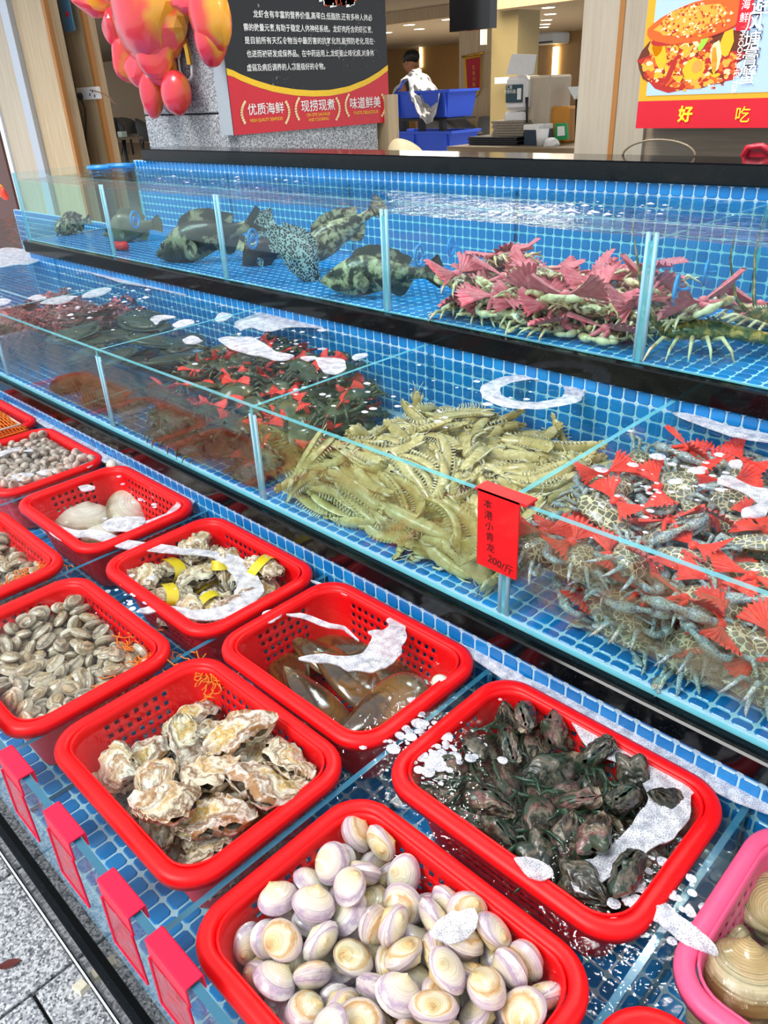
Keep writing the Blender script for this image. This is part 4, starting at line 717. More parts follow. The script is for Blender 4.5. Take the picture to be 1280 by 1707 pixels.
 'mussel': '0,-173,216,-315,0,50,-4,-5;1,-147,254,-311,28,-34,16,17;2,-173,255,-295,33,36,-4,11;0,-151,219,-316,50,1,1,5;1,-134,247,-312,3,-37,10,-32;2,-166,250,-312,22,-29,32,13;0,-131,209,-315,3,27,-42,0;1,-127,228,-315,3,2,-1,-50;2,-108,246,-298,1,-47,17,-4;0,-104,204,-315,0,43,24,5;1,-120,246,-315,8,2,-1,-49;2,-107,248,-313,7,-4,1,49;0,-99,216,-315,33,5,-3,37;1,-97,230,-315,30,3,0,-40;2,-90,252,-303,29,23,11,-32;0,-162,220,-315,1,2,50,1;1,-170,235,-312,12,48,2,-5;2,-157,231,-306,16,-13,46,1;0,-143,206,-312,4,-12,46,14;1,-147,243,-312,43,9,-10,-22;2,-122,250,-304,5,-40,-2,29;0,-135,220,-307,47,4,12,-10;1,-141,226,-313,13,-2,-48,4;2,-85,210,-296,36,17,12,27;0,-120,209,-310,15,-4,3,-47;1,-104,229,-306,8,-5,4,-49;2,-93,192,-287,35,12,11,-32;0,-83,220,-314,5,-30,0,40;1,-87,247,-315,49,2,2,-12;2,-84,253,-288,10,38,-27,-15;0,-159,206,-312,7,-13,-46,-14;1,-164,219,-301,30,0,3,-40;2,-154,251,-298,2,-48,-8,12;0,-156,197,-310,24,8,-4,43;1,-137,233,-303,8,13,46,-11;2,-139,235,-292,15,-42,14,18;0,-139,193,-309,16,-35,29,12;1,-125,202,-306,38,23,1,-24;2,-90,222,-301,13,42,-24,2;0,-95,193,-309,34,-20,18,26;1,-115,225,-313,0,19,-9,45;2,-110,211,-292,47,8,7,13;0,-95,208,-311,13,-45,-18,3;1,-89,239,-306,2,-30,39,8;2,-87,239,-295,25,-27,24,23;0,-168,213,-309,8,1,-4,49;1,-173,239,-302,15,5,-46,12;2,-163,240,-294,13,36,15,-28;0,-144,206,-302,46,10,16,-6;1,-137,250,-298,1,8,49,2;2,-147,202,-292,31,20,28,-20;0,-125,218,-302,3,-16,8,46;1,-95,197,-296,12,-43,-22,-4;2,-147,257,-286,16,-25,-36,19;0,-109,210,-308,0,49,5,-8;1,-126,210,-292,8,-17,4,-46;2,-100,238,-284,8,30,-13,-37;0,-84,206,-309,6,-50,-1,2;1,-96,203,-304,9,-42,-26,0;2,-131,191,-289,34,-27,-14,-21;0,-176,223,-306,2,-38,-5,32;1,-157,207,-297,6,25,-34,-25;2,-114,192,-290,27,-8,14,-39;0,-133,214,-299,12,-33,-4,35;1,-125,233,-298,28,-30,-24,16;2,-171,225,-290,41,-12,8,25;0,-123,192,-302,31,12,-13,36;1,-170,194,-299,7,-31,31,23;2,-98,212,-281,48,-2,-12,5;0,-108,193,-306,30,21,2,-34;1,-82,223,-292,10,-7,-12,-47;2,-174,205,-292,0,-33,15,35;0,-81,192,-299,17,30,-22,-29;1,-104,229,-294,31,1,-12,-38;2,-104,257,-285,28,-37,-16,-8;0,-176,201,-306,34,3,-36,-5;1,-152,190,-297,24,-16,-26,-31;2,-162,254,-285,13,43,9,-21;0,-167,201,-306,5,15,-15,45;1,-151,220,-294,41,-9,20,18;2,-126,257,-287,23,24,36,12;0,-138,198,-300,46,8,-2,-17;1,-116,228,-288,32,0,-27,-27;2,-80,204,-282,38,3,31,6;0,-112,220,-301,48,2,1,13',
 'ridged': '0,-31,198,-310,13,46,7,13;0,-5,200,-314,26,-2,-1,43;0,-42,218,-308,24,-23,23,-29;0,-34,254,-314,10,5,-1,49;0,29,228,-296,24,0,-13,42;0,-19,228,-313,4,46,-19,-3;0,-12,254,-309,21,-15,-43,2;0,28,235,-312,36,12,-2,-33;0,22,192,-306,34,-35,9,4;0,44,253,-297,13,4,-1,-48;0,-6,252,-292,11,-9,2,-48;0,6,235,-310,14,36,27,16;0,17,211,-309,44,-22,7,7;0,47,200,-296,40,5,-8,-29;0,-35,245,-296,2,-48,-14,-5;0,21,204,-288,10,-8,-10,-47;0,46,201,-313,4,25,43,5;0,17,260,-308,36,33,-7,9;0,45,253,-314,47,5,-3,-17;0,-12,228,-298,36,-1,10,34;0,51,227,-306,29,-5,-38,13;0,-31,204,-292,49,2,-1,8;0,-4,199,-297,45,-2,-6,20',
 'oysterF': '1,-444,213,-311,29,2,-4,41;3,-449,243,-307,45,11,-14,13;0,-438,258,-311,37,4,-2,34;2,-412,200,-311,49,0,2,12;3,-421,234,-311,43,3,1,26;1,-398,256,-311,36,-5,-2,-34;4,-377,197,-312,25,6,3,-43;3,-373,238,-311,38,2,-3,-33;4,-361,258,-303,24,23,25,27;3,-440,194,-309,11,-32,35,11;0,-452,222,-298,5,-1,5,50;1,-428,232,-298,49,0,-8,6;2,-390,192,-297,29,26,21,-23;2,-398,224,-308,10,-17,6,-46;2,-394,257,-297,41,-8,1,-27;4,-361,211,-306,2,41,1,29;3,-377,224,-303,44,24,2,-2;0,-377,243,-295,32,18,24,-25;1,-448,244,-290,18,-1,-3,-46;3,-411,245,-293,7,-23,-27,34;1,-427,260,-296,29,-26,-23,-22;2,-445,195,-293,25,2,-12,42;0,-417,201,-296,4,48,-13,5;0,-388,210,-297,8,-37,-32,-6;1,-363,222,-290,31,-4,-39,-4;0,-381,258,-285,32,-7,8,37',
 'mantis': '2,-339,315,-249,18,-7,19,-42;2,-238,304,-247,9,2,8,-48;3,-304,442,-243,8,13,46,11;1,-310,371,-250,34,2,-1,-36;3,-374,295,-249,1,3,0,50;3,-305,316,-244,6,-23,44,5;2,-293,315,-244,15,39,22,17;1,-297,366,-249,7,-24,42,-9;2,-321,378,-248,24,35,24,13;2,-370,379,-249,29,-14,-14,36;2,-302,329,-248,9,16,-37,-28;3,-274,358,-248,33,-4,0,37;1,-282,380,-246,12,-41,-25,9;1,-310,422,-246,48,6,1,-11;1,-321,417,-250,38,3,-2,-33;0,-328,303,-250,49,0,1,12;3,-281,329,-248,48,1,-5,15;0,-267,376,-249,1,33,37,-1;3,-281,423,-248,50,-1,-5,0;3,-286,451,-249,50,-5,-3,3;0,-275,343,-250,50,0,1,-2;1,-269,312,-250,32,3,-3,-39;0,-241,376,-250,31,1,0,-39;0,-240,417,-249,0,-13,-48,0;3,-247,438,-248,4,-7,-34,35;2,-254,348,-246,34,-20,-11,29;0,-230,334,-249,0,43,26,0;3,-233,369,-248,26,-5,-2,-43;1,-295,400,-250,49,1,1,-11;3,-256,392,-242,4,-35,-35,2;3,-394,432,-247,27,28,22,23;0,-374,306,-245,0,49,-7,6;1,-304,373,-246,0,-24,44,-2;3,-352,414,-248,7,18,45,12;1,-374,442,-225,13,-5,7,47;2,-351,319,-247,13,28,-37,-15;2,-295,292,-243,17,-45,-4,-13;2,-335,346,-240,21,39,21,11;3,-340,416,-248,13,-2,-11,47;0,-350,431,-250,49,7,-1,-8;3,-343,296,-244,49,-7,0,8;1,-321,325,-243,25,-5,-4,43;1,-318,333,-245,5,-44,-22,-5;2,-323,417,-243,45,-11,7,-18;3,-326,445,-246,17,45,-13,-3;1,-269,313,-245,39,10,6,29;2,-280,312,-246,43,-12,-6,22;3,-270,383,-245,41,-4,-5,27;3,-283,432,-248,2,1,21,-45;0,-299,442,-250,50,0,1,-6;0,-316,298,-243,28,40,2,10;2,-267,340,-238,3,15,43,21;3,-251,364,-239,44,-6,-11,20;1,-260,401,-249,1,33,-38,2;3,-263,439,-242,8,3,-22,44;0,-327,317,-240,47,6,-4,-14;2,-227,353,-243,38,-11,-6,30;3,-246,379,-245,26,-16,-19,35;3,-278,441,-247,6,8,2,49;0,-376,414,-236,35,4,-11,-34;2,-330,353,-248,2,2,43,26;2,-392,420,-231,26,-19,-37,-8;2,-350,347,-248,26,43,-3,-3;3,-383,384,-248,20,-14,-22,38;1,-329,387,-248,3,-48,-14,-2;2,-375,317,-248,44,-16,8,-16;3,-372,330,-244,13,48,-7,1;2,-370,345,-246,0,-14,-45,-17;3,-376,407,-242,27,2,-1,-42;3,-376,433,-232,8,34,34,-12;1,-273,360,-242,47,-4,0,16;3,-359,343,-240,3,11,-47,-13;2,-340,433,-238,7,28,-39,-13;1,-355,415,-242,9,-35,-34,-5;2,-350,442,-249,12,-7,-21,43;2,-255,305,-247,2,16,-47,-4;2,-298,354,-239,22,-23,-28,26;3,-279,332,-237,39,-22,12,-19;1,-288,420,-241,2,11,49,3;1,-358,433,-241,1,24,-43,-5;2,-246,320,-242,41,-27,-8,5;3,-319,305,-234,6,-4,-7,49;3,-237,388,-244,34,3,0,36;0,-286,453,-242,1,-1,-20,46;1,-384,432,-249,8,-38,-30,8;2,-355,316,-240,45,-20,3,-4;0,-250,331,-249,0,-26,42,0;1,-231,352,-247,7,-44,-22,8;3,-325,403,-239,47,0,-6,16;0,-387,431,-243,26,13,12,39;3,-362,397,-232,3,7,-2,-49;0,-392,361,-247,33,-17,-11,31;2,-350,362,-242,9,-4,17,-46;2,-372,419,-248,22,39,-18,-14;3,-365,436,-236,8,41,-27,8;0,-368,305,-239,47,-18,0,2;2,-394,336,-237,31,14,15,33;3,-391,390,-243,25,33,15,23;3,-355,374,-246,45,-3,5,20;0,-380,387,-239,44,5,16,17;1,-345,291,-234,35,-35,6,6;1,-356,359,-235,33,-2,-8,-36;0,-321,382,-238,38,-8,-2,31;2,-359,411,-237,7,26,-34,-25;2,-372,451,-239,4,1,0,50;3,-379,322,-239,0,-47,-17,-3;0,-345,349,-236,45,0,3,22;1,-312,370,-242,3,-31,39,-4;1,-314,426,-239,7,-27,-41,9;2,-332,421,-233,10,-8,37,-31;0,-302,406,-236,2,27,-42,-2;1,-310,325,-237,50,3,0,2;1,-253,377,-238,5,47,15,2;2,-270,433,-235,39,-7,17,-26;0,-273,409,-244,50,-5,2,1;3,-373,303,-226,48,-2,-6,-12;0,-293,351,-230,1,-24,44,3;3,-318,337,-235,49,5,9,2;2,-300,443,-234,27,40,12,5;3,-361,445,-232,2,0,-47,-18;2,-372,361,-227,47,14,-8,2;3,-386,373,-240,4,39,-27,-17;1,-286,394,-242,15,-2,7,47;1,-241,449,-249,11,-48,8,0;1,-350,336,-230,2,34,-36,-9;3,-330,297,-232,1,-9,-48,-11;0,-350,361,-231,6,12,-47,12;3,-334,383,-240,44,-9,1,22;2,-365,375,-237,1,11,-47,13;2,-357,389,-244,8,9,-47,-13;1,-377,344,-237,16,2,47,5;2,-321,354,-231,2,-1,-20,46;1,-318,351,-237,1,-19,46,-2;1,-385,390,-231,23,7,14,41;3,-301,450,-229,2,3,13,-48;1,-396,311,-233,15,31,17,32;2,-309,322,-230,44,-24,1,-2;0,-270,359,-231,3,9,49,-3;0,-288,415,-236,5,-41,-28,0;1,-334,444,-231,14,9,-7,-47;2,-295,314,-236,7,49,6,5;0,-377,299,-238,11,11,44,-17;0,-258,384,-236,1,16,-47,7;1,-241,423,-243,4,-11,-49,-3;0,-285,375,-239,4,24,43,0;1,-378,340,-235,5,18,2,-46;3,-336,300,-238,50,-6,2,2;2,-345,404,-240,43,-24,-2,7;3,-298,380,-240,1,41,-29,-3;1,-220,342,-243,33,-15,22,-26;3,-337,362,-227,3,4,12,48;2,-327,377,-227,6,-49,-9,5;2,-258,430,-228,4,-1,24,-44;2,-298,416,-230,48,-13,0,6;0,-354,428,-225,12,47,12,-1;0,-298,389,-235,45,-9,-5,18;3,-312,365,-221,3,44,-20,-13;0,-255,330,-233,4,-19,-46,-4;3,-241,445,-245,5,10,37,32;2,-354,409,-230,47,-9,7,-12;1,-358,314,-230,6,32,37,-11;0,-323,345,-230,7,-4,-43,-25;0,-286,410,-234,13,0,0,-48;0,-300,426,-232,3,-49,-8,-2;0,-331,436,-229,10,-7,44,-20;0,-322,292,-228,18,-46,4,6;3,-381,322,-233,37,-1,1,-33;1,-280,383,-235,45,-1,1,21;0,-236,408,-238,46,-7,3,18;3,-357,387,-233,2,49,8,-2;1,-324,304,-226,1,0,-15,-48;2,-338,328,-233,38,-17,-9,26;0,-277,333,-228,8,36,33,6;3,-327,453,-239,5,2,35,-35;0,-267,449,-232,27,38,6,-18;1,-380,293,-235,9,18,10,-45;1,-369,327,-226,3,-50,6,1;3,-234,381,-234,28,-22,28,-22;1,-259,417,-230,4,11,-44,-21;1,-230,390,-243,22,27,28,23;2,-243,382,-225,8,40,29,7;0,-344,371,-225,7,-46,-4,18;2,-387,360,-224,27,-6,30,29;3,-383,433,-238,33,14,24,25;1,-314,397,-231,45,12,-1,18;0,-390,344,-232,36,-18,24,-18;1,-336,388,-221,0,3,-4,-50;1,-339,380,-228,35,-35,1,10;1,-322,410,-232,30,4,3,-40;2,-356,438,-227,7,14,-46,-11;3,-319,350,-223,0,50,-5,-4;1,-283,360,-222,5,-41,28,-8;3,-296,380,-220,6,39,-31,-4;1,-291,404,-229,21,0,11,-44;0,-292,436,-232,11,-16,42,20;0,-362,328,-222,1,50,-6,-2;3,-317,332,-230,1,-49,-6,10;3,-278,384,-228,2,20,-44,-12;0,-238,427,-232,26,3,2,-43;0,-241,453,-237,41,-28,5,5;2,-292,308,-231,12,48,2,-2;0,-361,313,-225,49,-4,-2,-6;2,-247,413,-241,35,-12,21,-26;2,-238,354,-234,0,-7,-48,-11;3,-240,396,-232,27,-8,14,-39;0,-272,369,-228,3,42,26,-4;3,-340,315,-224,5,4,48,14;0,-252,398,-230,46,1,5,20;1,-281,397,-237,22,1,-9,-44;3,-286,300,-238,6,0,40,-29;3,-372,406,-220,32,-38,7,4;1,-234,304,-228,40,21,-10,18;1,-265,318,-233,43,2,0,-25;0,-386,410,-230,29,17,28,25;2,-372,388,-227,31,-14,16,-33;0,-304,326,-222,6,-48,11,3;2,-309,337,-225,44,-19,9,-10;1,-319,367,-229,6,-4,-21,-45;2,-339,411,-225,1,-8,-46,-18;2,-387,435,-227,23,13,36,22;0,-329,293,-222,1,5,-14,48;2,-239,346,-227,41,-9,-12,24;3,-256,344,-233,42,22,2,-17;2,-342,389,-227,4,11,-46,-15;3,-335,452,-226,3,-5,15,47;0,-273,295,-228,47,15,5,3;3,-240,362,-228,5,-13,8,-47;3,-256,406,-231,26,-8,22,-35;2,-286,427,-224,2,-4,45,21;3,-304,380,-228,49,7,3,9;1,-298,304,-223,34,-33,17,2;3,-222,392,-243,35,-12,6,-32;1,-263,372,-227,2,6,4,49;2,-235,447,-237,37,29,18,-4;2,-242,344,-238,2,49,-8,4;3,-377,343,-221,9,48,10,5;0,-392,308,-225,29,24,-2,-33;1,-250,306,-238,48,11,1,4;0,-385,375,-224,9,-41,25,-10;2,-231,335,-227,7,-36,-33,-5;3,-265,438,-224,2,3,-35,-35;1,-221,422,-226,36,11,-17,-28;1,-256,293,-243,40,29,5,-3;3,-359,449,-225,9,4,48,8;1,-221,432,-236,26,22,21,30;2,-296,314,-222,1,5,43,26;0,-223,296,-228,6,38,-12,30;2,-253,316,-229,4,-6,-45,-21;1,-355,398,-220,0,-11,49,0;3,-222,393,-236,6,37,33,-1;2,-341,318,-216,3,-1,-49,7;1,-246,292,-239,0,4,-27,42;1,-296,343,-224,15,15,13,43;1,-347,428,-218,2,-45,-21,2;3,-220,312,-242,20,28,-21,-29;3,-319,304,-220,49,-5,-3,-5;0,-385,311,-222,40,10,-2,-29;3,-293,356,-224,9,42,-24,-9;1,-326,420,-225,45,8,-2,-20;3,-230,423,-233,20,8,-45,-7;0,-227,314,-230,8,38,28,14;1,-251,389,-225,8,23,-43,-7;3,-363,312,-218,32,1,-2,39;0,-358,383,-219,5,-19,46,1;1,-333,327,-221,9,-48,10,2;3,-242,429,-238,44,-9,0,-22;2,-258,305,-225,41,-21,13,-13;2,-314,399,-220,30,-16,-17,33;2,-348,353,-219,11,-41,-27,1;0,-273,401,-233,48,5,6,11',
 'swim': '0,-123,339,-249,20,0,1,46;0,-141,330,-241,9,8,-6,-48;0,-164,373,-249,13,1,1,48;0,-171,406,-249,19,-1,-3,-46;0,-153,435,-248,38,1,-6,-32;0,-142,298,-249,50,1,0,-4;0,-115,315,-243,48,6,-1,-11;0,-107,366,-249,15,0,1,48;0,-132,403,-241,46,-10,-5,-16;0,-132,443,-240,14,4,7,47;0,-85,327,-249,24,1,0,44;0,-106,357,-240,7,2,0,49;0,-121,384,-242,44,-9,2,-22;0,-99,405,-246,40,6,4,-29;0,-118,431,-249,41,1,0,-28;0,-77,298,-247,49,7,5,0;0,-69,351,-249,23,1,5,44;0,-77,380,-248,3,1,-11,-49;0,-59,396,-240,40,1,4,-30;0,-86,433,-249,40,0,-1,-29;0,-52,368,-235,16,-7,-4,-46;0,-48,329,-249,15,0,-1,-48;0,-39,365,-249,29,0,1,41;0,-54,406,-249,14,0,1,48;0,-48,422,-246,47,-3,1,-17;0,-164,310,-240,18,6,11,45;0,-164,331,-248,39,7,2,30;0,-167,381,-239,37,9,10,31;0,-161,362,-235,13,24,-37,-20;0,-154,416,-233,15,44,-17,-8;0,-112,301,-242,40,23,0,-19;0,-89,332,-236,17,6,8,46;0,-148,381,-243,6,-32,-38,3;0,-167,423,-243,27,6,21,36;0,-119,421,-234,45,4,11,18;0,-70,306,-233,32,13,-7,35;0,-103,354,-231,50,-2,4,-4;0,-144,363,-240,24,8,-3,-43;0,-101,394,-235,30,-2,0,-40;0,-88,445,-241,12,0,-15,-46;0,-55,324,-236,38,8,-1,31;0,-63,341,-240,49,3,4,-6;0,-77,386,-227,23,24,-17,-33;0,-97,407,-228,50,4,-4,-2;0,-69,421,-235,13,-3,8,47;0,-46,295,-238,41,21,17,-6;0,-35,334,-238,39,16,13,23;0,-69,379,-233,37,8,-15,-29;0,-34,408,-238,33,10,8,35;0,-52,436,-240,50,-6,-1,0;0,-154,327,-232,25,-2,9,42;0,-152,358,-230,22,13,-25,-34;0,-61,350,-220,10,13,41,23;0,-152,393,-232,22,42,-16,-7;0,-52,312,-219,5,3,25,43;0,-28,327,-226,21,27,-27,-25;0,-88,332,-226,38,9,11,29;0,-132,334,-230,27,1,-6,-42;0,-123,375,-223,11,47,8,8;0,-59,440,-217,1,-1,15,48;0,-61,327,-222,47,16,-4,-4;0,-45,374,-205,6,35,34,5;0,-140,350,-228,12,4,-10,-47;0,-81,437,-221,23,36,-25,-8;0,-109,450,-238,3,0,-29,-41;0,-76,295,-228,45,21,5,-1;0,-42,301,-244,6,14,-42,-21;0,-126,401,-227,11,5,7,-48;0,-32,435,-234,34,7,20,30;0,-54,439,-230,25,-2,13,41;0,-34,368,-232,34,1,14,34;0,-144,302,-232,25,43,-3,-6;0,-44,396,-224,48,6,13,-2;0,-34,406,-215,34,9,5,35;0,-34,370,-221,35,5,10,34;0,-82,365,-225,26,36,-19,-13;0,-165,450,-231,21,-31,23,25;0,-48,453,-217,31,38,-8,8',
 'mud': '0,-565,303,-248,41,-1,1,28;0,-590,323,-244,35,-5,-2,35;0,-576,380,-242,48,-1,9,-10;0,-589,414,-248,40,-1,4,30;0,-542,304,-247,35,8,7,33;0,-576,357,-248,2,0,-1,50;0,-590,384,-248,35,1,0,35;0,-551,424,-248,22,0,0,45;0,-507,302,-248,46,-1,2,20;0,-546,333,-247,38,7,4,31;0,-548,365,-247,43,9,6,23;0,-544,395,-241,1,4,49,9;0,-487,295,-233,37,-19,-17,-21;0,-518,342,-247,28,4,8,40;0,-521,383,-248,45,0,0,-22;0,-523,422,-245,6,46,18,0;0,-460,322,-238,48,1,2,-15;0,-491,344,-248,50,0,2,5;0,-513,362,-239,7,10,-31,-37;0,-482,404,-248,49,0,-1,-11;0,-446,306,-248,50,0,-1,2;0,-464,349,-248,36,0,0,-35;0,-455,392,-248,20,0,0,-46;0,-445,414,-246,3,4,11,49;0,-525,296,-239,46,19,-1,0;0,-447,292,-237,0,0,-38,-33;0,-461,363,-234,23,8,26,35;0,-555,307,-231,32,4,1,38;0,-433,342,-232,22,26,-28,-23;0,-483,321,-230,4,37,-33,-7;0,-481,370,-230,19,42,-19,-6;0,-518,391,-236,45,10,0,20;0,-494,350,-236,46,-7,-1,-18;0,-600,353,-245,46,10,-9,-14;0,-579,432,-242,21,45,-2,1;0,-493,408,-235,20,34,30,6;0,-466,345,-230,20,2,11,44;0,-542,328,-234,49,4,-5,-7;0,-480,382,-246,46,12,-2,-15;0,-455,426,-242,30,-4,-15,-37;0,-438,362,-240,34,20,13,28;0,-475,325,-246,37,9,-2,33;0,-444,380,-235,5,15,-44,-18;0,-498,433,-241,26,42,-6,-4;0,-505,315,-237,43,3,0,26;0,-502,381,-237,41,24,-1,15;0,-531,363,-241,5,19,-39,-25;0,-474,436,-240,30,40,0,1;0,-450,308,-234,47,18,0,-1;0,-531,430,-240,16,-6,20,43',
 'redc': '0,-1064,298,-244,47,14,-6,-4;0,-1051,387,-247,0,-7,3,49;0,-1020,356,-248,39,0,0,31;0,-1063,422,-248,50,0,1,-2;0,-1067,452,-235,26,26,24,-24;0,-1065,321,-244,48,7,-11,-4;0,-1031,347,-234,2,13,-44,-19;0,-1013,379,-246,7,3,12,48;0,-1023,406,-243,6,34,-34,-14;0,-1026,443,-248,3,0,-1,50;0,-967,307,-243,17,47,0,0;0,-1022,326,-245,24,1,12,42;0,-978,360,-247,18,2,-7,-46;0,-973,388,-248,32,-2,4,38;0,-976,433,-248,30,0,0,40;0,-934,307,-248,39,0,1,-31;0,-1048,315,-248,13,4,0,-48;0,-949,395,-244,4,-27,-42,-4;0,-964,414,-245,48,14,1,-1;0,-992,449,-239,0,1,-35,-36;0,-946,339,-248,24,0,-1,44;0,-1008,347,-241,42,24,7,11;0,-1002,407,-246,32,9,-10,-36;0,-912,441,-244,12,43,23,1;0,-950,432,-248,39,1,0,-32;0,-915,380,-245,1,-38,-33,0;0,-1015,303,-248,37,-1,-2,-34;0,-1008,433,-239,10,42,-25,-4;0,-1049,428,-224,1,24,44,4;0,-950,369,-247,37,7,0,-32;0,-1039,296,-237,46,20,3,-3;0,-1056,340,-247,49,7,-4,-4;0,-1070,332,-231,32,9,-15,-34;0,-1067,385,-242,45,-2,-15,-16;0,-1044,429,-237,0,-44,22,6;0,-986,323,-244,15,48,-2,-1;0,-901,421,-245,4,50,6,-1;0,-1017,394,-236,10,39,-28,-7;0,-1054,363,-230,4,29,-40,-7;0,-1075,404,-237,25,21,34,16;0,-959,323,-236,3,28,41,7;0,-998,333,-243,12,0,-18,-45',
 'cream': '0,-413,494,-159,42,9,-8,-25;0,-405,548,-161,4,1,0,50;0,-402,580,-161,35,2,-1,35;0,-378,505,-161,35,2,-1,36;0,-377,538,-150,34,-1,2,37;0,-377,582,-161,27,-2,-1,-42;0,-357,518,-154,35,4,11,-34;0,-374,540,-161,36,0,0,-34;0,-347,580,-154,20,28,-31,-18;0,-314,496,-161,35,-1,-1,-36;0,-302,569,-157,12,12,5,47;0,-328,545,-160,42,9,-1,25;0,-287,494,-145,20,46,2,3;0,-275,532,-161,24,-2,-4,-44;0,-330,580,-161,38,1,1,-33;0,-403,496,-140,32,6,9,37;0,-402,535,-143,35,-6,-3,35;0,-395,573,-152,33,5,0,37;0,-374,487,-157,47,15,9,5;0,-363,544,-145,42,16,14,17;0,-379,596,-148,33,37,1,-1;0,-338,498,-156,41,19,8,19;0,-320,531,-157,41,15,12,21;0,-306,543,-144,38,11,8,29;0,-339,480,-149,15,-14,-32,-32;0,-293,537,-158,8,9,-9,-48;0,-299,587,-156,14,9,17,44;0,-270,501,-161,5,-3,2,50;0,-278,563,-155,17,46,0,-10;0,-263,582,-160,26,4,11,41;0,-373,516,-140,3,5,6,49;0,-395,546,-129,15,34,32,10;0,-378,576,-146,10,7,7,48;0,-352,529,-134,16,47,6,2;0,-333,579,-148,39,20,-13,-20;0,-416,570,-140,35,10,-14,-31;0,-258,516,-149,31,19,15,30;0,-269,554,-141,6,8,21,44;0,-293,581,-134,11,39,-30,-4;0,-367,481,-143,3,6,-39,-31;0,-290,513,-147,45,18,4,-12;0,-273,576,-138,9,14,46,7;0,-306,496,-144,7,5,-23,-43;0,-320,504,-145,15,15,-33,-31',
 'cream2': '0,-207,516,-161,17,0,1,-47;0,-207,546,-161,47,0,1,-18;0,-203,580,-158,2,-1,-15,-47;0,-194,494,-156,37,15,0,30;0,-202,535,-151,7,-2,1,49;0,-202,592,-156,2,0,22,45;0,-188,495,-144,31,21,12,31;0,-215,512,-139,27,20,-13,-34;0,-200,551,-147,4,-1,-12,-48',
 'oysterA': '0,-269,105,-313,1,-31,-39,-5;1,-290,124,-314,37,1,-4,33;2,-295,151,-313,2,28,-41,3;3,-304,103,-314,1,8,-49,2;4,-267,144,-315,24,7,3,-43;0,-291,134,-296,16,31,-36,-5;1,-232,109,-285,2,-46,17,-10;2,-240,112,-304,44,-13,-6,18;3,-231,149,-301,39,-4,-1,-31;4,-247,91,-312,20,-27,30,22;0,-231,131,-310,17,-35,-26,-17;1,-241,152,-314,32,-5,-1,-38;2,-321,102,-306,7,36,7,33;3,-244,125,-295,13,21,44,-3;1,-232,154,-285,24,-22,-25,-29;4,-317,137,-314,2,50,-1,-5;0,-272,104,-284,17,41,21,8;2,-247,97,-277,22,-16,-3,42;3,-302,114,-299,18,15,-10,-43;4,-281,151,-296,22,44,-6,-3;1,-261,146,-280,9,-4,-15,47;0,-311,147,-301,1,-15,0,48;2,-270,131,-302,27,1,-42,3;3,-256,147,-298,5,27,15,-39;1,-225,136,-281,3,13,43,-22;2,-299,93,-293,32,31,15,-17;4,-221,100,-297,35,2,35,-1;0,-228,105,-314,38,-6,-2,32;3,-284,105,-304,14,8,2,-47;1,-257,100,-297,21,9,-1,-45;2,-254,123,-284,45,-3,-17,-14',
 'pen': '0,-226,227,-308,3,-45,-6,21;0,-259,244,-304,4,22,-44,-11;0,-310,221,-307,8,-48,9,3;0,-283,254,-314,40,2,2,-29;0,-238,213,-290,1,-16,-22,42;0,-266,207,-312,36,4,8,-34;0,-290,414,-216,14,4,2,-48;0,-300,213,-294,7,-45,20,1',
 'flat': '0,-683,313,-239,2,-2,5,-50;0,-820,361,-246,30,1,-3,-40;0,-686,430,-249,9,0,0,49;0,-774,320,-249,46,0,0,-21;0,-749,341,-244,13,-3,-2,-48;0,-738,414,-243,13,-4,-5,48;0,-692,370,-245,2,36,35,-1;0,-676,392,-237,44,0,0,-25;0,-683,434,-243,6,0,0,50;0,-684,323,-249,19,0,0,-46;0,-771,397,-244,3,16,47,4',
}
PILES = {k: [tuple(int(q) for q in r.split(',')) for r in v.split(';')] for k, v in PILES.items()}
# ================================================================== baskets
def rrect(hx, hy, r, n=7):
    pts = []
    for cx, cy, a0 in ((hx - r, hy - r, 0), (-hx + r, hy - r, PI / 2), (-hx + r, -hy + r, PI), (hx - r, -hy + r, 3 * PI / 2)):
        for k in range(n): a = a0 + PI / 2 * k / (n - 1); pts.append((cx + r * math.cos(a), cy + r * math.sin(a)))
    return pts
def dense(poly, step):
    out = []
    for a, b in zip(poly, poly[1:] + poly[:1]):
        d = math.hypot(b[0] - a[0], b[1] - a[1]); m = max(1, round(d / step))
        if d < .01: continue
        for k in range(m): out.append((a[0] + (b[0] - a[0]) * k / m, a[1] + (b[1] - a[1]) * k / m, (k % 2 if m > 4 else 0), m > 4 and 1 < k < m - 2))
    return out
def red_plastic(name, h, h2):
    b = NB(name); b.set(Base_Color=hexc(h), Roughness=.42, Specular_IOR_Level=.35); return b.m
red_plastic('red_plastic', '#f4060e', ''); red_plastic('pink_plastic', '#ee5a86', ''); red_plastic('clip_plastic', '#ee1544', '')
TAPER = 1.65
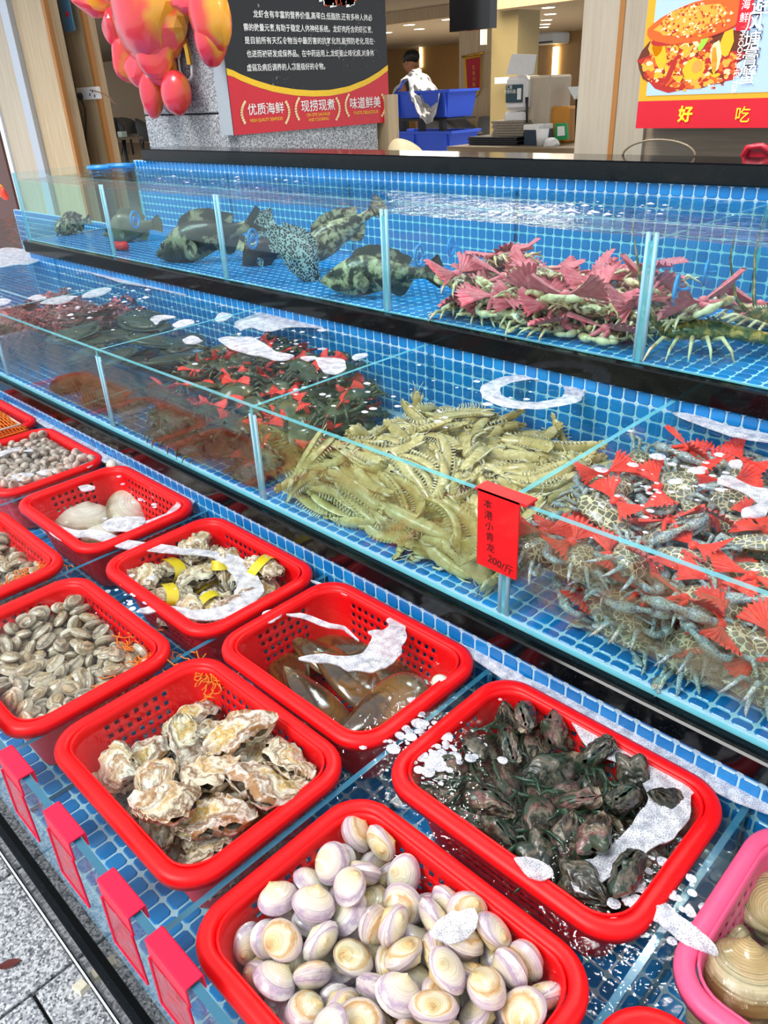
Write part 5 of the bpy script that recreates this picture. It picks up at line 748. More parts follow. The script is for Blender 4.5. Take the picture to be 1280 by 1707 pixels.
def basket_proto(hx, hy, H, mat):
    """meshes of a perforated basket; local z 0 = foot, H = rim"""
    q = .24; base = dense(rrect(hx - TAPER, hy - TAPER, 1.2), q); n = len(base)
    top = rrect(1, 1, .5); topd = []
    sx, sy = (hx - .75) / (hx - TAPER), (hy - .75) / (hy - TAPER)
    zs = np.linspace(0, H, 17); P = np.array([[(x * (1 + (sx - 1) * z / H), y * (1 + (sy - 1) * z / H), z) for x, y, _, _ in base] for z in zs])
    wall = MB(); wall.v = P.reshape(-1, 3).tolist()
    for r in range(16):
        for i in range(n):
            if 3 <= r <= 13 and r % 2 == 1 and base[i][2] == 1 and base[i][3]: continue
            wall.f.append((r * n + i, r * n + (i + 1) % n, (r + 1) * n + (i + 1) % n, (r + 1) * n + i)); wall.mi.append(0)
    rim = MB(); prof = [(-.02, -.35), (.05, -.02), (.2, .08), (.45, .08), (.68, .0), (.76, -.18), (.74, -.55), (.62, -.55), (.6, -.2), (.1, -.1), (.02, -.35)]
    rings = []
    for o_, z in prof:
        rings.append([(x, y, H + z) for x, y in rrect(hx - .76 + o_, hy - .76 + o_, 1.25 + o_, 9)])
    rim.grid(np.array(rings), closed_v=True, flip=True)
    floor = MB(); nx, ny = int((hx - TAPER) * 2 / .3), int((hy - TAPER) * 2 / .3)
    X, Y = np.meshgrid(np.linspace(-hx + TAPER + .02, hx - TAPER - .02, nx + 1), np.linspace(-hy + TAPER + .02, hy - TAPER - .02, ny + 1), indexing='ij')
    floor.v = np.stack([X, Y, X * 0 + .08], -1).reshape(-1, 3).tolist()
    for i in range(nx):
        for j in range(ny):
            if i % 2 and j % 2 and 2 < i < nx - 3 and 2 < j < ny - 3: continue
            if (i < 4 or i > nx - 5) and (j < 4 or j > ny - 5) and math.hypot(min(i, nx - 1 - i) - 4, min(j, ny - 1 - j) - 4) > 4.6: continue
            a = i * (ny + 1) + j; floor.f.append((a, a + ny + 1, a + ny + 2, a + 1)); floor.mi.append(0)
    return wall.mesh('basket_wall', mat, True), rim.mesh('rim', mat, True), floor.mesh('base', mat, False)
BK = {}
def basket(cx, cy, label, mat='red_plastic', hx=6.5, hy=4.95, rimz=-28.1, H=4.5, tilt=(0, 0), rz=0, group='plastic shellfish baskets'):
    key = (mat, hx, hy, H)
    if key not in BK: BK[key] = basket_proto(hx, hy, H, MATS[mat])
    o = thing('plastic_basket', label, 'basket', (cx, cy, rimz - H), group); o.rotation_euler = (tilt[0], tilt[1], rz)
    for me, nm in zip(BK[key], ('basket_wall', 'rim', 'base')):
        c = link(nm, me, o)
        if nm != 'rim': m = c.modifiers.new('thickness', 'SOLIDIFY'); m.thickness = .1 * U; m.offset = 0
    return o
Y1, Y2 = 11.75, 22.55
basket(-26.9, 12.5, 'red plastic basket heaped with rough frilled oysters, nearest the price clips', tilt=(.0, .0))
basket(-12.95, 11.6, 'red plastic basket filled with glossy round surf clams, at the bottom of the photo')
basket(-40.7, 11.6, 'red plastic basket of small brown clams with orange net threads in its corner')
basket(-55.1, 11.8, 'red plastic basket of small brown clams cut off by the left edge')
basket(-27.0, 22.7, 'red plastic basket holding large dark brown pen shells')
basket(-12.9, 22.4, 'red plastic basket of dark green mussels under foam and white glints')
basket(-40.6, 22.6, 'red plastic basket of oysters banded with yellow tape')
basket(-55.2, 22.7, 'red plastic basket with two big pale ribbed clams and little else')
basket(-69.6, 22.5, 'red plastic basket brimming with small pinkish cockles, far left', rimz=-28.2)
basket(-84.0, 22.7, 'red plastic basket carrying an orange net bag, at the far left edge', rimz=-28.2)
basket(1.2, 22.4, 'pink plastic basket of large ridged clams at the right edge', 'pink_plastic')
basket(.6, 11.9, 'red plastic basket barely showing at the bottom right corner')

# ================================================================== piles
BOXES = {'surf': (-19, -6.8, 7, 16.4, -33), 'carpetE': (-47, -34.6, 7, 16.4, -33), 'carpetG': (-61, -48.6, 7, 16.4, -33), 'cockleI': (-76.5, -63, 17.8, 27.4, -33), 'mussel': (-19, -6.8, 17.8, 27.4, -33), 'ridged': (-5.6, 7, 17.8, 27.4, -33),
 'oysterF': (-47, -34.8, 17.8, 27.4, -33), 'oysterA': (-33.2, -20.8, 7.6, 17.4, -33), 'pen': (-33.4, -20.6, 17.4, 27.6, -33)}
ORD = ['leftmost', 'second from the left', 'third from the left', 'fourth from the left', 'fifth from the left', 'sixth from the left', 'seventh from the left', 'eighth from the left', 'ninth from the left', 'tenth from the left', 'eleventh from the left', 'twelfth from the left', 'thirteenth from the left', 'rightmost']
ROW = ['front', 'second', 'third', 'fourth', 'fifth', 'sixth', 'seventh', 'eighth', 'ninth', 'tenth', 'eleventh', 'twelfth']
def row_labels(objs, what, where, per=9):
    objs = sorted(objs, key=lambda o: o.location.y); nr = max(1, math.ceil(len(objs) / per)); k = math.ceil(len(objs) / nr)
    for r in range(nr):
        row = sorted(objs[r * k:(r + 1) * k], key=lambda o: o.location.x)
        for i, o in enumerate(row): o['label'] = '%s, %s, %s row, %s' % (what, ORD[i], ROW[r], where)
def lay(key, protos, labels, cat, group, skip=None, lab=None, dz=0.0, flip=None, rows=None, where=''):
    bx = BOXES.get(key); done = [] 
    first = [True] * len(protos); n = 0
    for row in PILES[key]:
        v, x, y, z = row[0], row[1] / 10, row[2] / 10, row[3] / 10
        z += dz
        if bx and not (bx[0] < x < bx[1] and bx[2] < y < bx[3] and z > bx[4]) or (key in ('mud', 'flat', 'swim', 'redc', 'mantis') and z < -26) or (z > -25 and bx): continue
        if key in ('pen', 'oysterA', 'oysterF'):      # nothing may sit outside the tapering basket wall
            cx, cy = {'oysterF': (-40.6, 22.6), 'oysterA': (-26.9, 12.5), 'pen': (-27, 22.7)}[key]
            ins = .75 + .95 * min(1, max(0, (-28.1 - z) / 4.5)) + {'oysterF': 1.2, 'oysterA': 1.2, 'pen': 1.7}[key]
            x = min(max(x, cx - 6.5 + ins), cx + 6.5 - ins); y = min(max(y, cy - 4.95 + ins), cy + 4.95 - ins)
        if flip: x, y = flip - x, 74 - y
        if skip and skip(x, y, z): continue
        qn = Quaternion(row[4:8]).normalized()
        if key in ('swim', 'mud', 'redc'): y = min(max(y, 30.7), 44.4)
        if key in ('cream', 'cream2'): y = max(y, 49.6)
        if key == 'mantis': y = max(y, 29.6)
        if key in ('swim', 'mud', 'redc', 'cream', 'cream2'):      # live crabs right themselves
            if (qn @ Vector((0, 0, 1))).z < 0: qn = qn @ Quaternion((1, 0, 0), PI)
            fw = qn @ Vector((0, 1, 0)); flat_ = Quaternion((0, 0, 1), math.atan2(-fw.x, fw.y)); qn = flat_.slerp(qn, .5)
        if key in ('pen', 'oysterA', 'oysterF'):
            if (qn @ Vector((0, 0, 1))).z < 0: qn = qn @ Quaternion((0, 1, 0), PI)
            fw = qn @ Vector((0, 1, 0)); flat_ = Quaternion((0, 0, 1), math.atan2(-fw.x, fw.y)); qn = flat_.slerp(qn, .3 if key == 'pen' else .5)
        o = protos[v] if first[v] else copy_tree(protos[v]); first[v] = False
        place(o, (x, y, z), tuple(qn)); tag(o, lab(x, y, z, n) if lab else labels, cat, group); n += 1; done.append(o)
    return done
def BV(kind, mat, name=None, one=False): return bivalve(name or kind, '', 'clam', MATS[mat], None, one, **KINDS[kind])
lay('surf', [BV('surf_clam', 'surf_clam_shell')], 'glossy cream and mauve surf clam heaped in the bottom red basket', 'clam', 'surf clams in the bottom basket')
lay('carpetE', [BV('carpet_clam', 'carpet_clam_shell', one=True)], 'small brown striped clam heaped in the basket with orange net threads', 'clam', 'small clams beside the oyster basket')
lay('carpetG', [BV('carpet_clam', 'carpet_clam_shell', one=True)], 'small brown striped clam heaped in the basket at the left edge', 'clam', 'small clams in the left edge basket')
lay('cockleI', [BV('cockle', 'cockle_shell', one=True)], 'tiny pinkish cockle under foam in the far left basket', 'cockle', 'cockles in the far left basket')
L_ = lay('mussel', [BV('mussel', 'dark_mussel_shell'), BV('mussel_b', 'dark_mussel_shell', 'mussel'), bivalve('mussel', '', 'mussel', MATS['dark_mussel_shell'], None, False, **dict(oyster_kw(6, 2.3, 1.5), frill=.07, rough=.1))],
    'dark green weedy mussel in the clump beside the surf clam basket', 'mussel', 'dark mussels under the foam', dz=.15)
row_labels(L_, 'dark weedy mussel', 'foam covered basket', 12)
L_ = lay('ridged', [BV('ridged_clam', 'ridged_clam_shell')], 'large beige ridged clam in the pink basket', 'clam', 'ridged clams in the pink basket')
row_labels(L_, 'large beige ridged clam', 'pink basket', 6)
def with_tape(o, k):
    if k % 3 == 0:
        t = MB(); a = np.linspace(0, 2 * PI, 20, endpoint=False); w_ = .4
        t.grid(np.array([[(1.28 * math.cos(x), d + .2 * math.sin(x * 2), .78 * math.sin(x)) for x in a] for d in (-w_, 0, w_)]), closed_v=True)
        link('tape_band', t.mesh('tape_band', MATS['yellow_tape'], True), o)['label'] = 'yellow tape band'
    return o
OYP = []
for i in range(5):
    OYP.append(bivalve('oyster', '', 'oyster', MATS['oyster_shell'], None, False, **oyster_kw(i, 3.5, 2.3)))
def pos_word(x, y, x0, x1, y0, y1):
    fx, fy = (x - x0) / (x1 - x0), (y - y0) / (y1 - y0)
    return ('left ' if fx < .33 else 'middle ' if fx < .67 else 'right ') + ('front' if fy < .33 else 'centre' if fy < .67 else 'back')
SHADES = ['pale cream frilled oyster', 'brown streaked knobbly oyster', 'golden brown layered oyster', 'pinkish white rough oyster']
L_ = lay('oysterA', OYP, '', 'oyster', 'oysters in the near basket', skip=lambda x, y, z: not (-33 < x < -21 and 8 < y < 17.2 and z > -33), lab=lambda x, y, z, n: 'oyster')
row_labels(L_, 'rough frilled cream oyster', 'near basket', 7)
tapes = [with_tape(bivalve('oyster', '', 'oyster', MATS['oyster_shell'], None, False, **oyster_kw(i, 3.5, 2.3)), i) for i in range(5)]
L_ = lay('oysterF', tapes, 'oyster lying under water and foam in the basket with yellow tape', 'oyster', 'oysters with yellow tape')
row_labels(L_, 'submerged brown and cream oyster', 'yellow tape basket', 6)
PENL = ['dark brown pen shell %s in the pen shell basket' % s for s in ('lying against the left corner', 'at the back wall', 'under the foam', 'in the centre', 'with its tip toward the oysters', 'leaning on the right wall', 'at the front right', 'lying lowest in the middle')]
PEN0 = BV('pen_shell', 'pen_shell')
for i, (c_, t_, z, tl, k_) in enumerate((((462, 1105), (485, 1150), -31.0, .15, .72), ((560, 1062), (640, 1072), -31.4, .1, .7), ((520, 1085), (470, 1065), -30.8, .15, .66), ((580, 1130), (500, 1090), -30.7, .2, .8),
                                         ((515, 1180), (462, 1133), -30.2, .35, .82), ((682, 1112), (732, 1155), -31.0, .1, .76), ((632, 1185), (556, 1222), -29.9, -.3, .86), ((625, 1125), (560, 1120), -31.2, .1, .7))):
    a_, b_ = atz(*c_, z), atz(*t_, z); yaw = math.atan2(-(b_.x - a_.x), b_.y - a_.y); o = PEN0 if i == 0 else copy_tree(PEN0)
    place(o, (min(max(a_.x, -30.6), -23.4), min(max(a_.y, 19.9), 25.3), z), (tl, 0, yaw), k_); tag(o, PENL[i], 'shell')
P0 = BV('pale_clam', 'pale_clam_shell', 'pale_clam')
for i, (px, py, z, rot, lb) in enumerate(((140, 868, -31.2, (.3, .1, .9), 'big pale fan-ribbed clam at the front left of the clam basket'), (212, 850, -31.0, (-.2, .2, -.6), 'big pale ribbed clam in the centre of the clam basket'), (165, 893, -31.6, (.1, -.2, .3), 'brownish pale clam half hidden under the foam ribbon'))):
    o = P0 if i == 0 else copy_tree(P0); P = atz(px, py, z); place(o, (P.x, P.y, z), rot, (1.0, 1.0, .7)[i]); tag(o, lb, 'clam')
CS = BV('surf_clam', 'surf_clam_shell')
r_ = np.random.RandomState(4)
for i in range(26):
    o = CS if i == 0 else copy_tree(CS); place(o, (-4.0 + (i % 9) * 1.15 + r_.uniform(-.2, .2), 15.4 - 1.5 * (i // 9), -31.0 + r_.uniform(0, .3)), (r_.uniform(-.4, .4), r_.uniform(-.4, .4), r_.uniform(-3, 3))); tag(o, 'cream clam in the basket at the bottom right corner', 'clam', 'clams in the corner basket')

# ================================================================== crustaceans
MSP = [mantis_proto(b, d) for b, d in ((.15, .1), (.9, .25), (-.6, 1.3), (.3, -.7))]
lay('mantis', MSP, 'pale olive mantis shrimp in the dense heap behind the middle glass', 'mantis shrimp', 'mantis shrimps in the middle tank')
def crab(name, lbl, *a, **k): return crab_proto(name, *a, **k)
SW = crab_proto('swimming_crab', 'swim_crab', 'swim_crab_leg', 'red_raffia', 3.6, 2.0, .55, 3); SW2 = copy_tree(SW)
L_ = lay('swim', [SW], 'spotted grey swimming crab tied with red raffia beside the red price card', 'crab', 'swimming crabs tied with red raffia')
L_ += lay('swim', [SW2], '', 'crab', 'swimming crabs tied with red raffia', dz=1.5, flip=-22.4, skip=lambda x, y, z: x > -7 or z > -20.3)
row_labels(L_, 'spotted swimming crab with red bow', 'right compartment', 13)
MD = crab_proto('mud_crab', 'mud_crab', 'mud_crab', 'red_raffia', 3.3, 2.5, .7, 5, spikes=False, bow_size=1.2); MD2 = copy_tree(MD)
L_ = lay('mud', [MD], 'dark green mud crab tied with red raffia left of the mantis shrimps', 'crab', 'mud crabs tied with red raffia')
L_ += lay('mud', [MD2], '', 'crab', 'mud crabs tied with red raffia', dz=1.9, flip=-104.5, skip=lambda x, y, z: z > -20)
row_labels(L_, 'dark green mud crab', 'compartment left of the shrimps', 12)
RC = crab_proto('red_crab', 'red_crab', 'red_crab', 'pink_raffia', 3.3, 2.5, .7, 6, spikes=False, bow_size=.9); RC2 = copy_tree(RC)
L_ = lay('redc', [RC], 'reddish crab under the foam at the far left of the middle tank', 'crab', 'reddish crabs under foam')
L_ += lay('redc', [RC2], '', 'crab', 'reddish crabs under foam', dz=1.7, flip=-194.6, skip=lambda x, y, z: z > -20)
row_labels(L_, 'reddish crab under foam', 'far left compartment', 12)
cc = crab_proto('patterned_crab', 'cream_crab', 'cream_leg', 'pink_raffia', 3.4, 2.3, .7, 8, bow_size=2.7)
L_ = lay('cream', [cc], 'cream and brown mottled crab tied with pink raffia in the top tank', 'crab', 'mottled crabs tied with pink raffia')
row_labels(L_, 'mottled crab with pink bow', 'top tank pile', 9)
cd = copy_tree(cc)
L_ = lay('cream2', [cd], 'mottled crab tied with pink raffia in the spiny lobster compartment', 'crab', 'mottled crabs beside the lobster', skip=lambda x, y, z: x > -21.2 and y < 56)
row_labels(L_, 'mottled crab with pink bow', 'lobster compartment', 4)
# flatfish
def flatfish():
    o = bpy.data.objects.new('flatfish', None); C.objects.link(o)
    th = np.linspace(0, 2 * PI, 36, endpoint=False); k = 1 + .05 * np.cos(2 * th)
    mb = MB(); rg = []
    for s_, z in ((.02, .42), (.4, .38), (.75, .22), (1, 0), (.75, -.12), (.02, -.16)):
        rg.append(np.stack([3.3 * s_ * np.cos(th) * k, 1.9 * s_ * np.sin(th), z + 0 * th], -1))
    mb.grid(np.array(rg), closed_v=True); link('body', mb.mesh('body', MATS['flatfish_skin'], True), o)
    fr = MB(); rg = []
    for s_ in (.92, 1.0, 1.22):
        rg.append(np.stack([3.3 * (1 + (s_ - 1) * .6) * np.cos(th) * k, 1.9 * s_ * np.sin(th), .06 * np.sin(th * 18) * (s_ > 1)], -1))
    fr.grid(np.array(rg), closed_v=True); link('fringe_fin', fr.mesh('fringe_fin', MATS['flatfish_skin'], True), o)
    tl = MB(); rows = [[(-3.1, a * .35, 0), (-3.8, a * .7, .05), (-4.4, a * 1.0, 0)] for a in np.linspace(-1, 1, 7)]; tl.grid(np.array(rows)); link('tail_fin', tl.mesh('tail_fin', MATS['flatfish_skin'], True), o)
    for y in (.35, -.25): link('eye', MB().lathe([(0, 0), (.16, .02), (.14, .12), (0, .18)], 8, (2.55, y, .26)).mesh('eye', MATS['eye_black'], True), o)
    return o
FF = flatfish(); FF2 = copy_tree(FF)
L_ = lay('flat', [FF], '', 'fish', 'flatfish in the middle tank') + lay('flat', [FF2], '', 'fish', 'flatfish in the middle tank', dz=2.2, flip=-149.5, skip=lambda x, y, z: z > -20 or y < 32)
row_labels(L_, 'large dark green flatfish', 'flatfish compartment', 5)
# ================================================================== fish of the top tank
FZ = -16.6
def fish(o, px, py, y, rot, lbl, sc=1.0):
    P = aty(px, py, y); place(o, (P.x, P.y, P.z), rot, sc * 1.2); tag(o, lbl, 'fish'); return o
R0 = math.radians
fish(fish_proto('grouper', 10.2, GROUPER, MATS['dark_grouper_skin'], MATS['dark_grouper_skin'], .4), 338, 400, 51.5, (R0(5), R0(14), R0(216)), 'large dark banded grouper resting on the floor of the top tank', 1.0)
fish(fish_proto('spotted_grouper', 9.0, HUMP, MATS['leopard_skin'], MATS['leopard_skin'], .3), 492, 425, 50.5, (R0(0), R0(52), R0(40)), 'white grouper with fine black spots, nose down in front', .72)
fish(fish_proto('spotted_grouper', 8.0, HUMP, MATS['maroon_skin'], MATS['leopard_skin'], .3), 438, 425, 54.0, (R0(0), R0(34), R0(222)), 'maroon headed spotted grouper behind the nose-down one', .72)
fish(fish_proto('grouper', 11, GROUPER, MATS['mottled_grouper_skin'], MATS['mottled_grouper_skin'], -.3), 556, 396, 56.0, (R0(0), R0(30), R0(218)), 'mottled beige grouper with its tail raised to the surface', .72)
fish(fish_proto('grouper', 10, GROUPER, MATS['mottled_grouper_skin'], MATS['dark_grouper_skin'], .4), 622, 460, 50.3, (R0(5), R0(4), R0(214)), 'pale mottled grouper with striped tail beside the glass divider', .82)
fish(fish_proto('brown_fish', 8, HUMP, MATS['brown_fish_skin'], MATS['brown_fish_skin'], .1), 214, 382, 54.0, (0, R0(8), R0(215)), 'plain brown fish near the blue ring in the second compartment', .80)
fish(fish_proto('small_grouper', 9, GROUPER, MATS['mottled_grouper_skin'], MATS['dark_grouper_skin'], .1), 405, 425, 59, (0, R0(5), R0(170)), 'dim mottled fish behind the dark banded grouper', .8)
# frilled scorpionfish at the left end
sc_ = fish_proto('scorpionfish', 7.5, GROUPER, MATS['mottled_grouper_skin'], MATS['mottled_grouper_skin'], .2)
sp = MB(); rr = np.random.RandomState(5)
for k in range(70):
    a = rr.uniform(0, 2 * PI); b_ = rr.uniform(-.5, 1); x = rr.uniform(-1.5, 3); ce = np.array([x, math.cos(a) * .8, math.sin(a) * 1.1]); d = np.array([rr.uniform(-.4, .6), math.cos(a), math.sin(a)]) * rr.uniform(.6, 1.3)
    sp.tube([ce, ce + d * .6, ce + d + [0, 0, rr.uniform(-.2, .2)]], [.14, .09, .02], 4)
link('skin_tassels', sp.mesh('skin_tassels', MATS['mottled_grouper_skin'], True), sc_)
fish(sc_, 118, 375, 53, (0, R0(5), R0(-80)), 'tasselled pale scorpionfish at the left end of the top tank', .62)
# spiny lobster
def lobster():
    o = bpy.data.objects.new('spiny_lobster', None); C.objects.link(o); N = 26; P = frames(N, 9.5, .2, .5); t = np.linspace(0, 1, N)
    base = np.interp(t, [0, .08, .2, .42, .5, .85, 1], [.35, .7, .95, 1.05, .8, .6, .45]); seg = 1 + .12 * (((t * 14) % 1) ** 2) * (t > .45)
    c = 12; body = body_loft(P[:c + 1], (base)[:c + 1], base[:c + 1] * .85, 14, .3); r2 = np.random.RandomState(2)
    for k in range(60):
        i = r2.randint(1, c); a = r2.uniform(.3, PI - .3); ce = P[i] + np.array([0, math.cos(a) * base[i], math.sin(a) * base[i] * .85]); body.tube([ce, ce + np.array([.25, math.cos(a) * .25, math.sin(a) * .3])], [.08, .01], 4)
    link('carapace', body.mesh('carapace', MATS['lobster_shell'], True, auto=50), o)
    link('tail', body_loft(P[c:], (base * seg)[c:], (base * seg)[c:] * .75, 14, .3).mesh('tail', MATS['lobster_shell'], True, auto=50), o)
    for sd in (-1, 1):
        h = P[1] + np.array([.2, .45 * sd, .3])
        link('antenna', MB().tube([h, h + [1.0, .5 * sd, 1.0], h + [2.2, .8 * sd, 4.2], h + [2.0 - sd, 1.6 * sd, 7.4]], [.22, .16, .09, .03], 6).mesh('antenna', MATS['lobster_shell'], True), o)
        for k in range(5):
            i = 2 + k * 2; b0 = P[i] + np.array([0, base[i] * .8 * sd, -.4]); dx = 1.4 - .6 * k
            link('leg', MB().tube([b0, b0 + [dx * .4, 1.1 * sd, .5], b0 + [dx, 2.2 * sd, -.1], b0 + [dx * 1.3, 2.6 * sd, -.9]], [.2, .16, .12, .04], 6).mesh('leg', MATS['cream_leg'], True), o)
    fan = MB(); e = P[-1]
    for a in (-1, -.5, 0, .5, 1):
        q = np.array([-math.cos(a), math.sin(a), 0]); s_ = np.array([q[1], -q[0], 0]); fan.grid(np.array([[e + s_ * .2, e + [0, 0, .08], e - s_ * .2], [e + q * .9 + s_ * .45, e + q * .9 + [0, 0, .12], e + q * .9 - s_ * .45], [e + q * 1.6 + s_ * .25, e + q * 1.7, e + q * 1.6 - s_ * .25]]))
    link('tail_fan', fan.mesh('tail_fan', MATS['lobster_shell'], True), o); return o
lb = lobster(); place(lb, (*atz(1212, 560, -15.2).xy, -15.2), (0, 0, R0(208)), .9); tag(lb, 'green and tan spiny lobster with raised antennae at the front of the top tank', 'lobster')
lb2 = copy_tree(lb); place(lb2, (*atz(1310, 548, -15.0).xy, -14.9), (0, 0, R0(150)), .8); tag(lb2, 'dark green spiny lobster behind the front one, cut by the right edge', 'lobster')
# blue rings of the water pipes' suction cups
def ring(px, py, y, lbl, r=.9, rz=0):
    P = aty(px, py, y); mb = MB(); a = np.linspace(0, 2 * PI, 24, endpoint=False)
    mb.grid(np.array([[(.12 * math.cos(b) , (r + .16 * math.sin(b)) * math.cos(x), (r + .16 * math.sin(b)) * math.sin(x)) for b in np.linspace(0, 2 * PI, 8, endpoint=False)] for x in a]), closed_u=True, closed_v=True)
    mb.lathe([(0, -.05), (r * .45, -.05), (r * .45, .05), (0, .05)], 20, (0, 0, 0), R=np.array(Matrix.Rotation(PI / 2, 3, 'Y')))
    o = link('feeding_ring', mb.mesh('feeding_ring', MATS['blue_plastic'], True)); tag(o, lbl, 'ring'); place(o, (P.x, P.y, P.z), (0, 0, rz)); 
    link('stem', MB().tube([(0, 0, 0), (.7, .2, .1)], .1, 6).mesh('stem', MATS['blue_plastic'], True), o)
    return o
plain('blue_plastic', '#2f9be6', .3, coat=.4)
ring(225, 366, 52, 'blue plastic ring beside the plain brown fish', .95, .5)
ring(421, 398, 51.5, 'blue plastic ring behind the maroon headed grouper', .95, .4)
ring(698, 427, 52, 'blue plastic ring at the left of the crab pile', .85, .3)
ring(752, 412, 60, 'paler blue ring deep behind the crab pile', .8, .3)
ring(1127, 484, 49, 'blue plastic ring in front of the pink raffia by the lobster', .85, .3)
ring(1177, 455, 58, 'blue plastic ring behind the lobster antennae', .8, .3)
# red float on the tank floor, blue cups afloat
o = MB().lathe([(0, -1.0), (.5, -1.0), (.55, -.6), (.5, 0), (.62, .9), (.3, 1.3), (0, 1.3)], 16).xf(Matrix.Rotation(PI / 2, 4, 'Y')); P = atz(200, 410, -16)
oo = link('red_float', o.mesh('red_float', MATS['red_plastic'], True)); place(oo, (P.x, P.y, -16), (0, 0, .3)); tag(oo, 'small red plastic float lying on the floor below the brown fish', 'float')
for i, (px, py) in enumerate(((165, 279), (200, 276))):
    mb = MB(); a = np.linspace(0, 2 * PI, 28, endpoint=False); rx, ry = (2.4, 1.1) if i else (1.9, 1.0)
    mb.grid(np.array([[((rx + .25 * math.cos(b)) * math.cos(x), (ry + .25 * math.cos(b)) * math.sin(x), .3 * math.sin(b)) for b in np.linspace(0, 2 * PI, 8, endpoint=False)] for x in a]), closed_u=True, closed_v=True)
    P = atz(px, py, W3 + .25); o = link('blue_ring_float', mb.mesh('blue_ring_float', MATS['blue_plastic'], True)); place(o, (P.x, P.y, W3 + .25), (0, 0, .4)); tag(o, ('blue oval ring floating near the left corner of the top tank', 'larger blue oval ring floating beside the back wall corner')[i], 'float')
# ================================================================== foam on the water
def m_foam():
    b = NB('foam'); v = b.coord('Object'); d = b.voro(v, 330, 'DISTANCE_TO_EDGE'); n = b.noise(v, 60, 3)
    a = b.math('GREATER_THAN', b.math('ADD', b.math('MULTIPLY', b.math('SUBTRACT', .16, d), 2.2), b.math('MULTIPLY', n, 1.0)), .50)
    b.set(Base_Color=b.ramp(n, [(.3, hexc('#b9bccb')), (.6, hexc('#eeeef5'))]), Roughness=.35, Alpha=b.math('ADD', b.math('MULTIPLY', a, .38), .52)); b.bump(d, .6, .001); return b.m
m_foam()
def smooth_closed(P, k=4):
    P = np.array(P, float); n = len(P); out = []
    for i in range(n):
        p0, p1, p2, p3 = P[i - 1], P[i], P[(i + 1) % n], P[(i + 2) % n]
        for j in range(k):
            t = j / k; out.append(.5 * ((2 * p1) + (-p0 + p2) * t + (2 * p0 - 5 * p1 + 4 * p2 - p3) * t * t + (-p0 + 3 * p1 - 3 * p2 + p3) * t ** 3))
    return np.array(out)
def foam(poly, lbl, hole=None, edge=.18, seed=1):
    """poly: outline on the water in tiles (x, y, z)"""
    z = poly[0][2]; P = smooth_closed([(p[0], p[1]) for p in poly]); n = len(P)
    c = P.mean(0); edge = max(edge, .16); d = P - c; ln = np.linalg.norm(d, axis=1, keepdims=True); nz = vnoise(np.c_[P, P[:, :1] * 0], 1.6, seed) + .6 * vnoise(np.c_[P, P[:, :1] * 0], 4.0, seed)
    P = P + d / ln * (nz * edge)[:, None]
    mb = MB()
    if hole is not None:
        I = c + (P - c) * hole; mb.grid(np.array([[(*p, z + .04) for p in P], [(*p, z + .12) for p in (P * .6 + I * .4)], [(*p, z + .04) for p in I]]), closed_v=True)
    else:
        import mathutils.geometry as mg
        tri = mg.tessellate_polygon([[Vector((p[0], p[1], 0)) for p in P]])
        mb.v = [(p[0], p[1], z + .10) for p in P] + [(p[0], p[1], z + .02) for p in P]; mb.f = [tuple(t) for t in tri]
        for i in range(n): mb.f.append((i, (i + 1) % n, n + (i + 1) % n, n + i))
        mb.mi = [0] * len(mb.f)
    o = mb.build('foam', MATS['foam'], smooth=False); tag(o, lbl, 'foam', None, 'stuff'); return o
def crop(x0, y0, s, pts): return [(x0 + a / s, y0 + b / s) for a, b in pts]
def ongrid(pts, z): return [tuple(atz(a, b, z + .08)) for a, b in pts]
def ribbon(pts, z, w):
    C_ = [np.array(p[:2]) for p in ongrid(pts, z)]; L_, R_ = [], []
    for i in range(len(C_)):
        t = C_[min(i + 1, len(C_) - 1)] - C_[max(i - 1, 0)]; t = t / np.linalg.norm(t); q = np.array([-t[1], t[0]]); ww = w[i] if hasattr(w, '__len__') else w
        L_.append(tuple(C_[i] + q * ww) + (z,)); R_.append(tuple(C_[i] - q * ww) + (z,))
    return L_ + R_[::-1]
foam(ongrid(crop(340, 950, 2.56, [(405, 380), (480, 365), (560, 370), (650, 370), (690, 340), (720, 290), (700, 265), (760, 260), (790, 240), (780, 215), (810, 205), (850, 215), (870, 260), (850, 330), (820, 390), (760, 430), (690, 440), (620, 430), (540, 405), (450, 395)]), W1), 'white crescent of foam over the brown pen shells')
foam(ribbon(crop(340, 950, 2.56, [(360, 190), (430, 198), (530, 235), (600, 250), (660, 300)]), W1, [.08, .2, .2, .12, .05]), 'thin white foam streak behind the pen shells', edge=.05)
foam(ongrid(crop(340, 950, 2.56, [(255, 185), (300, 175), (335, 190), (310, 215), (270, 225)]), W1), 'small foam blob at the left wall of the pen shell basket', edge=.05)
foam(ribbon(crop(0, 600, 2.909, [(235, 800), (330, 850), (450, 840), (600, 890), (760, 910), (900, 925), (1050, 945), (1140, 985), (1200, 1060), (1200, 1140), (1120, 1210), (960, 1235), (800, 1205), (680, 1215)]), W1, [.3, .8, .6, .55, .5, .4, .4, .7, .8, .9, .8, .5, .35, .3]), 'long white foam ribbon curling over the yellow taped oysters')
foam(ongrid(crop(0, 600, 2.909, [(500, 800), (560, 770), (680, 765), (700, 790), (650, 830), (520, 835)]), W1), 'foam patch in front of the big pale clam', edge=.1)
foam(ongrid(crop(0, 600, 2.909, [(380, 620), (430, 610), (460, 630), (400, 640)]), W1), 'foam fleck at the back of the pale clam basket', edge=.06)
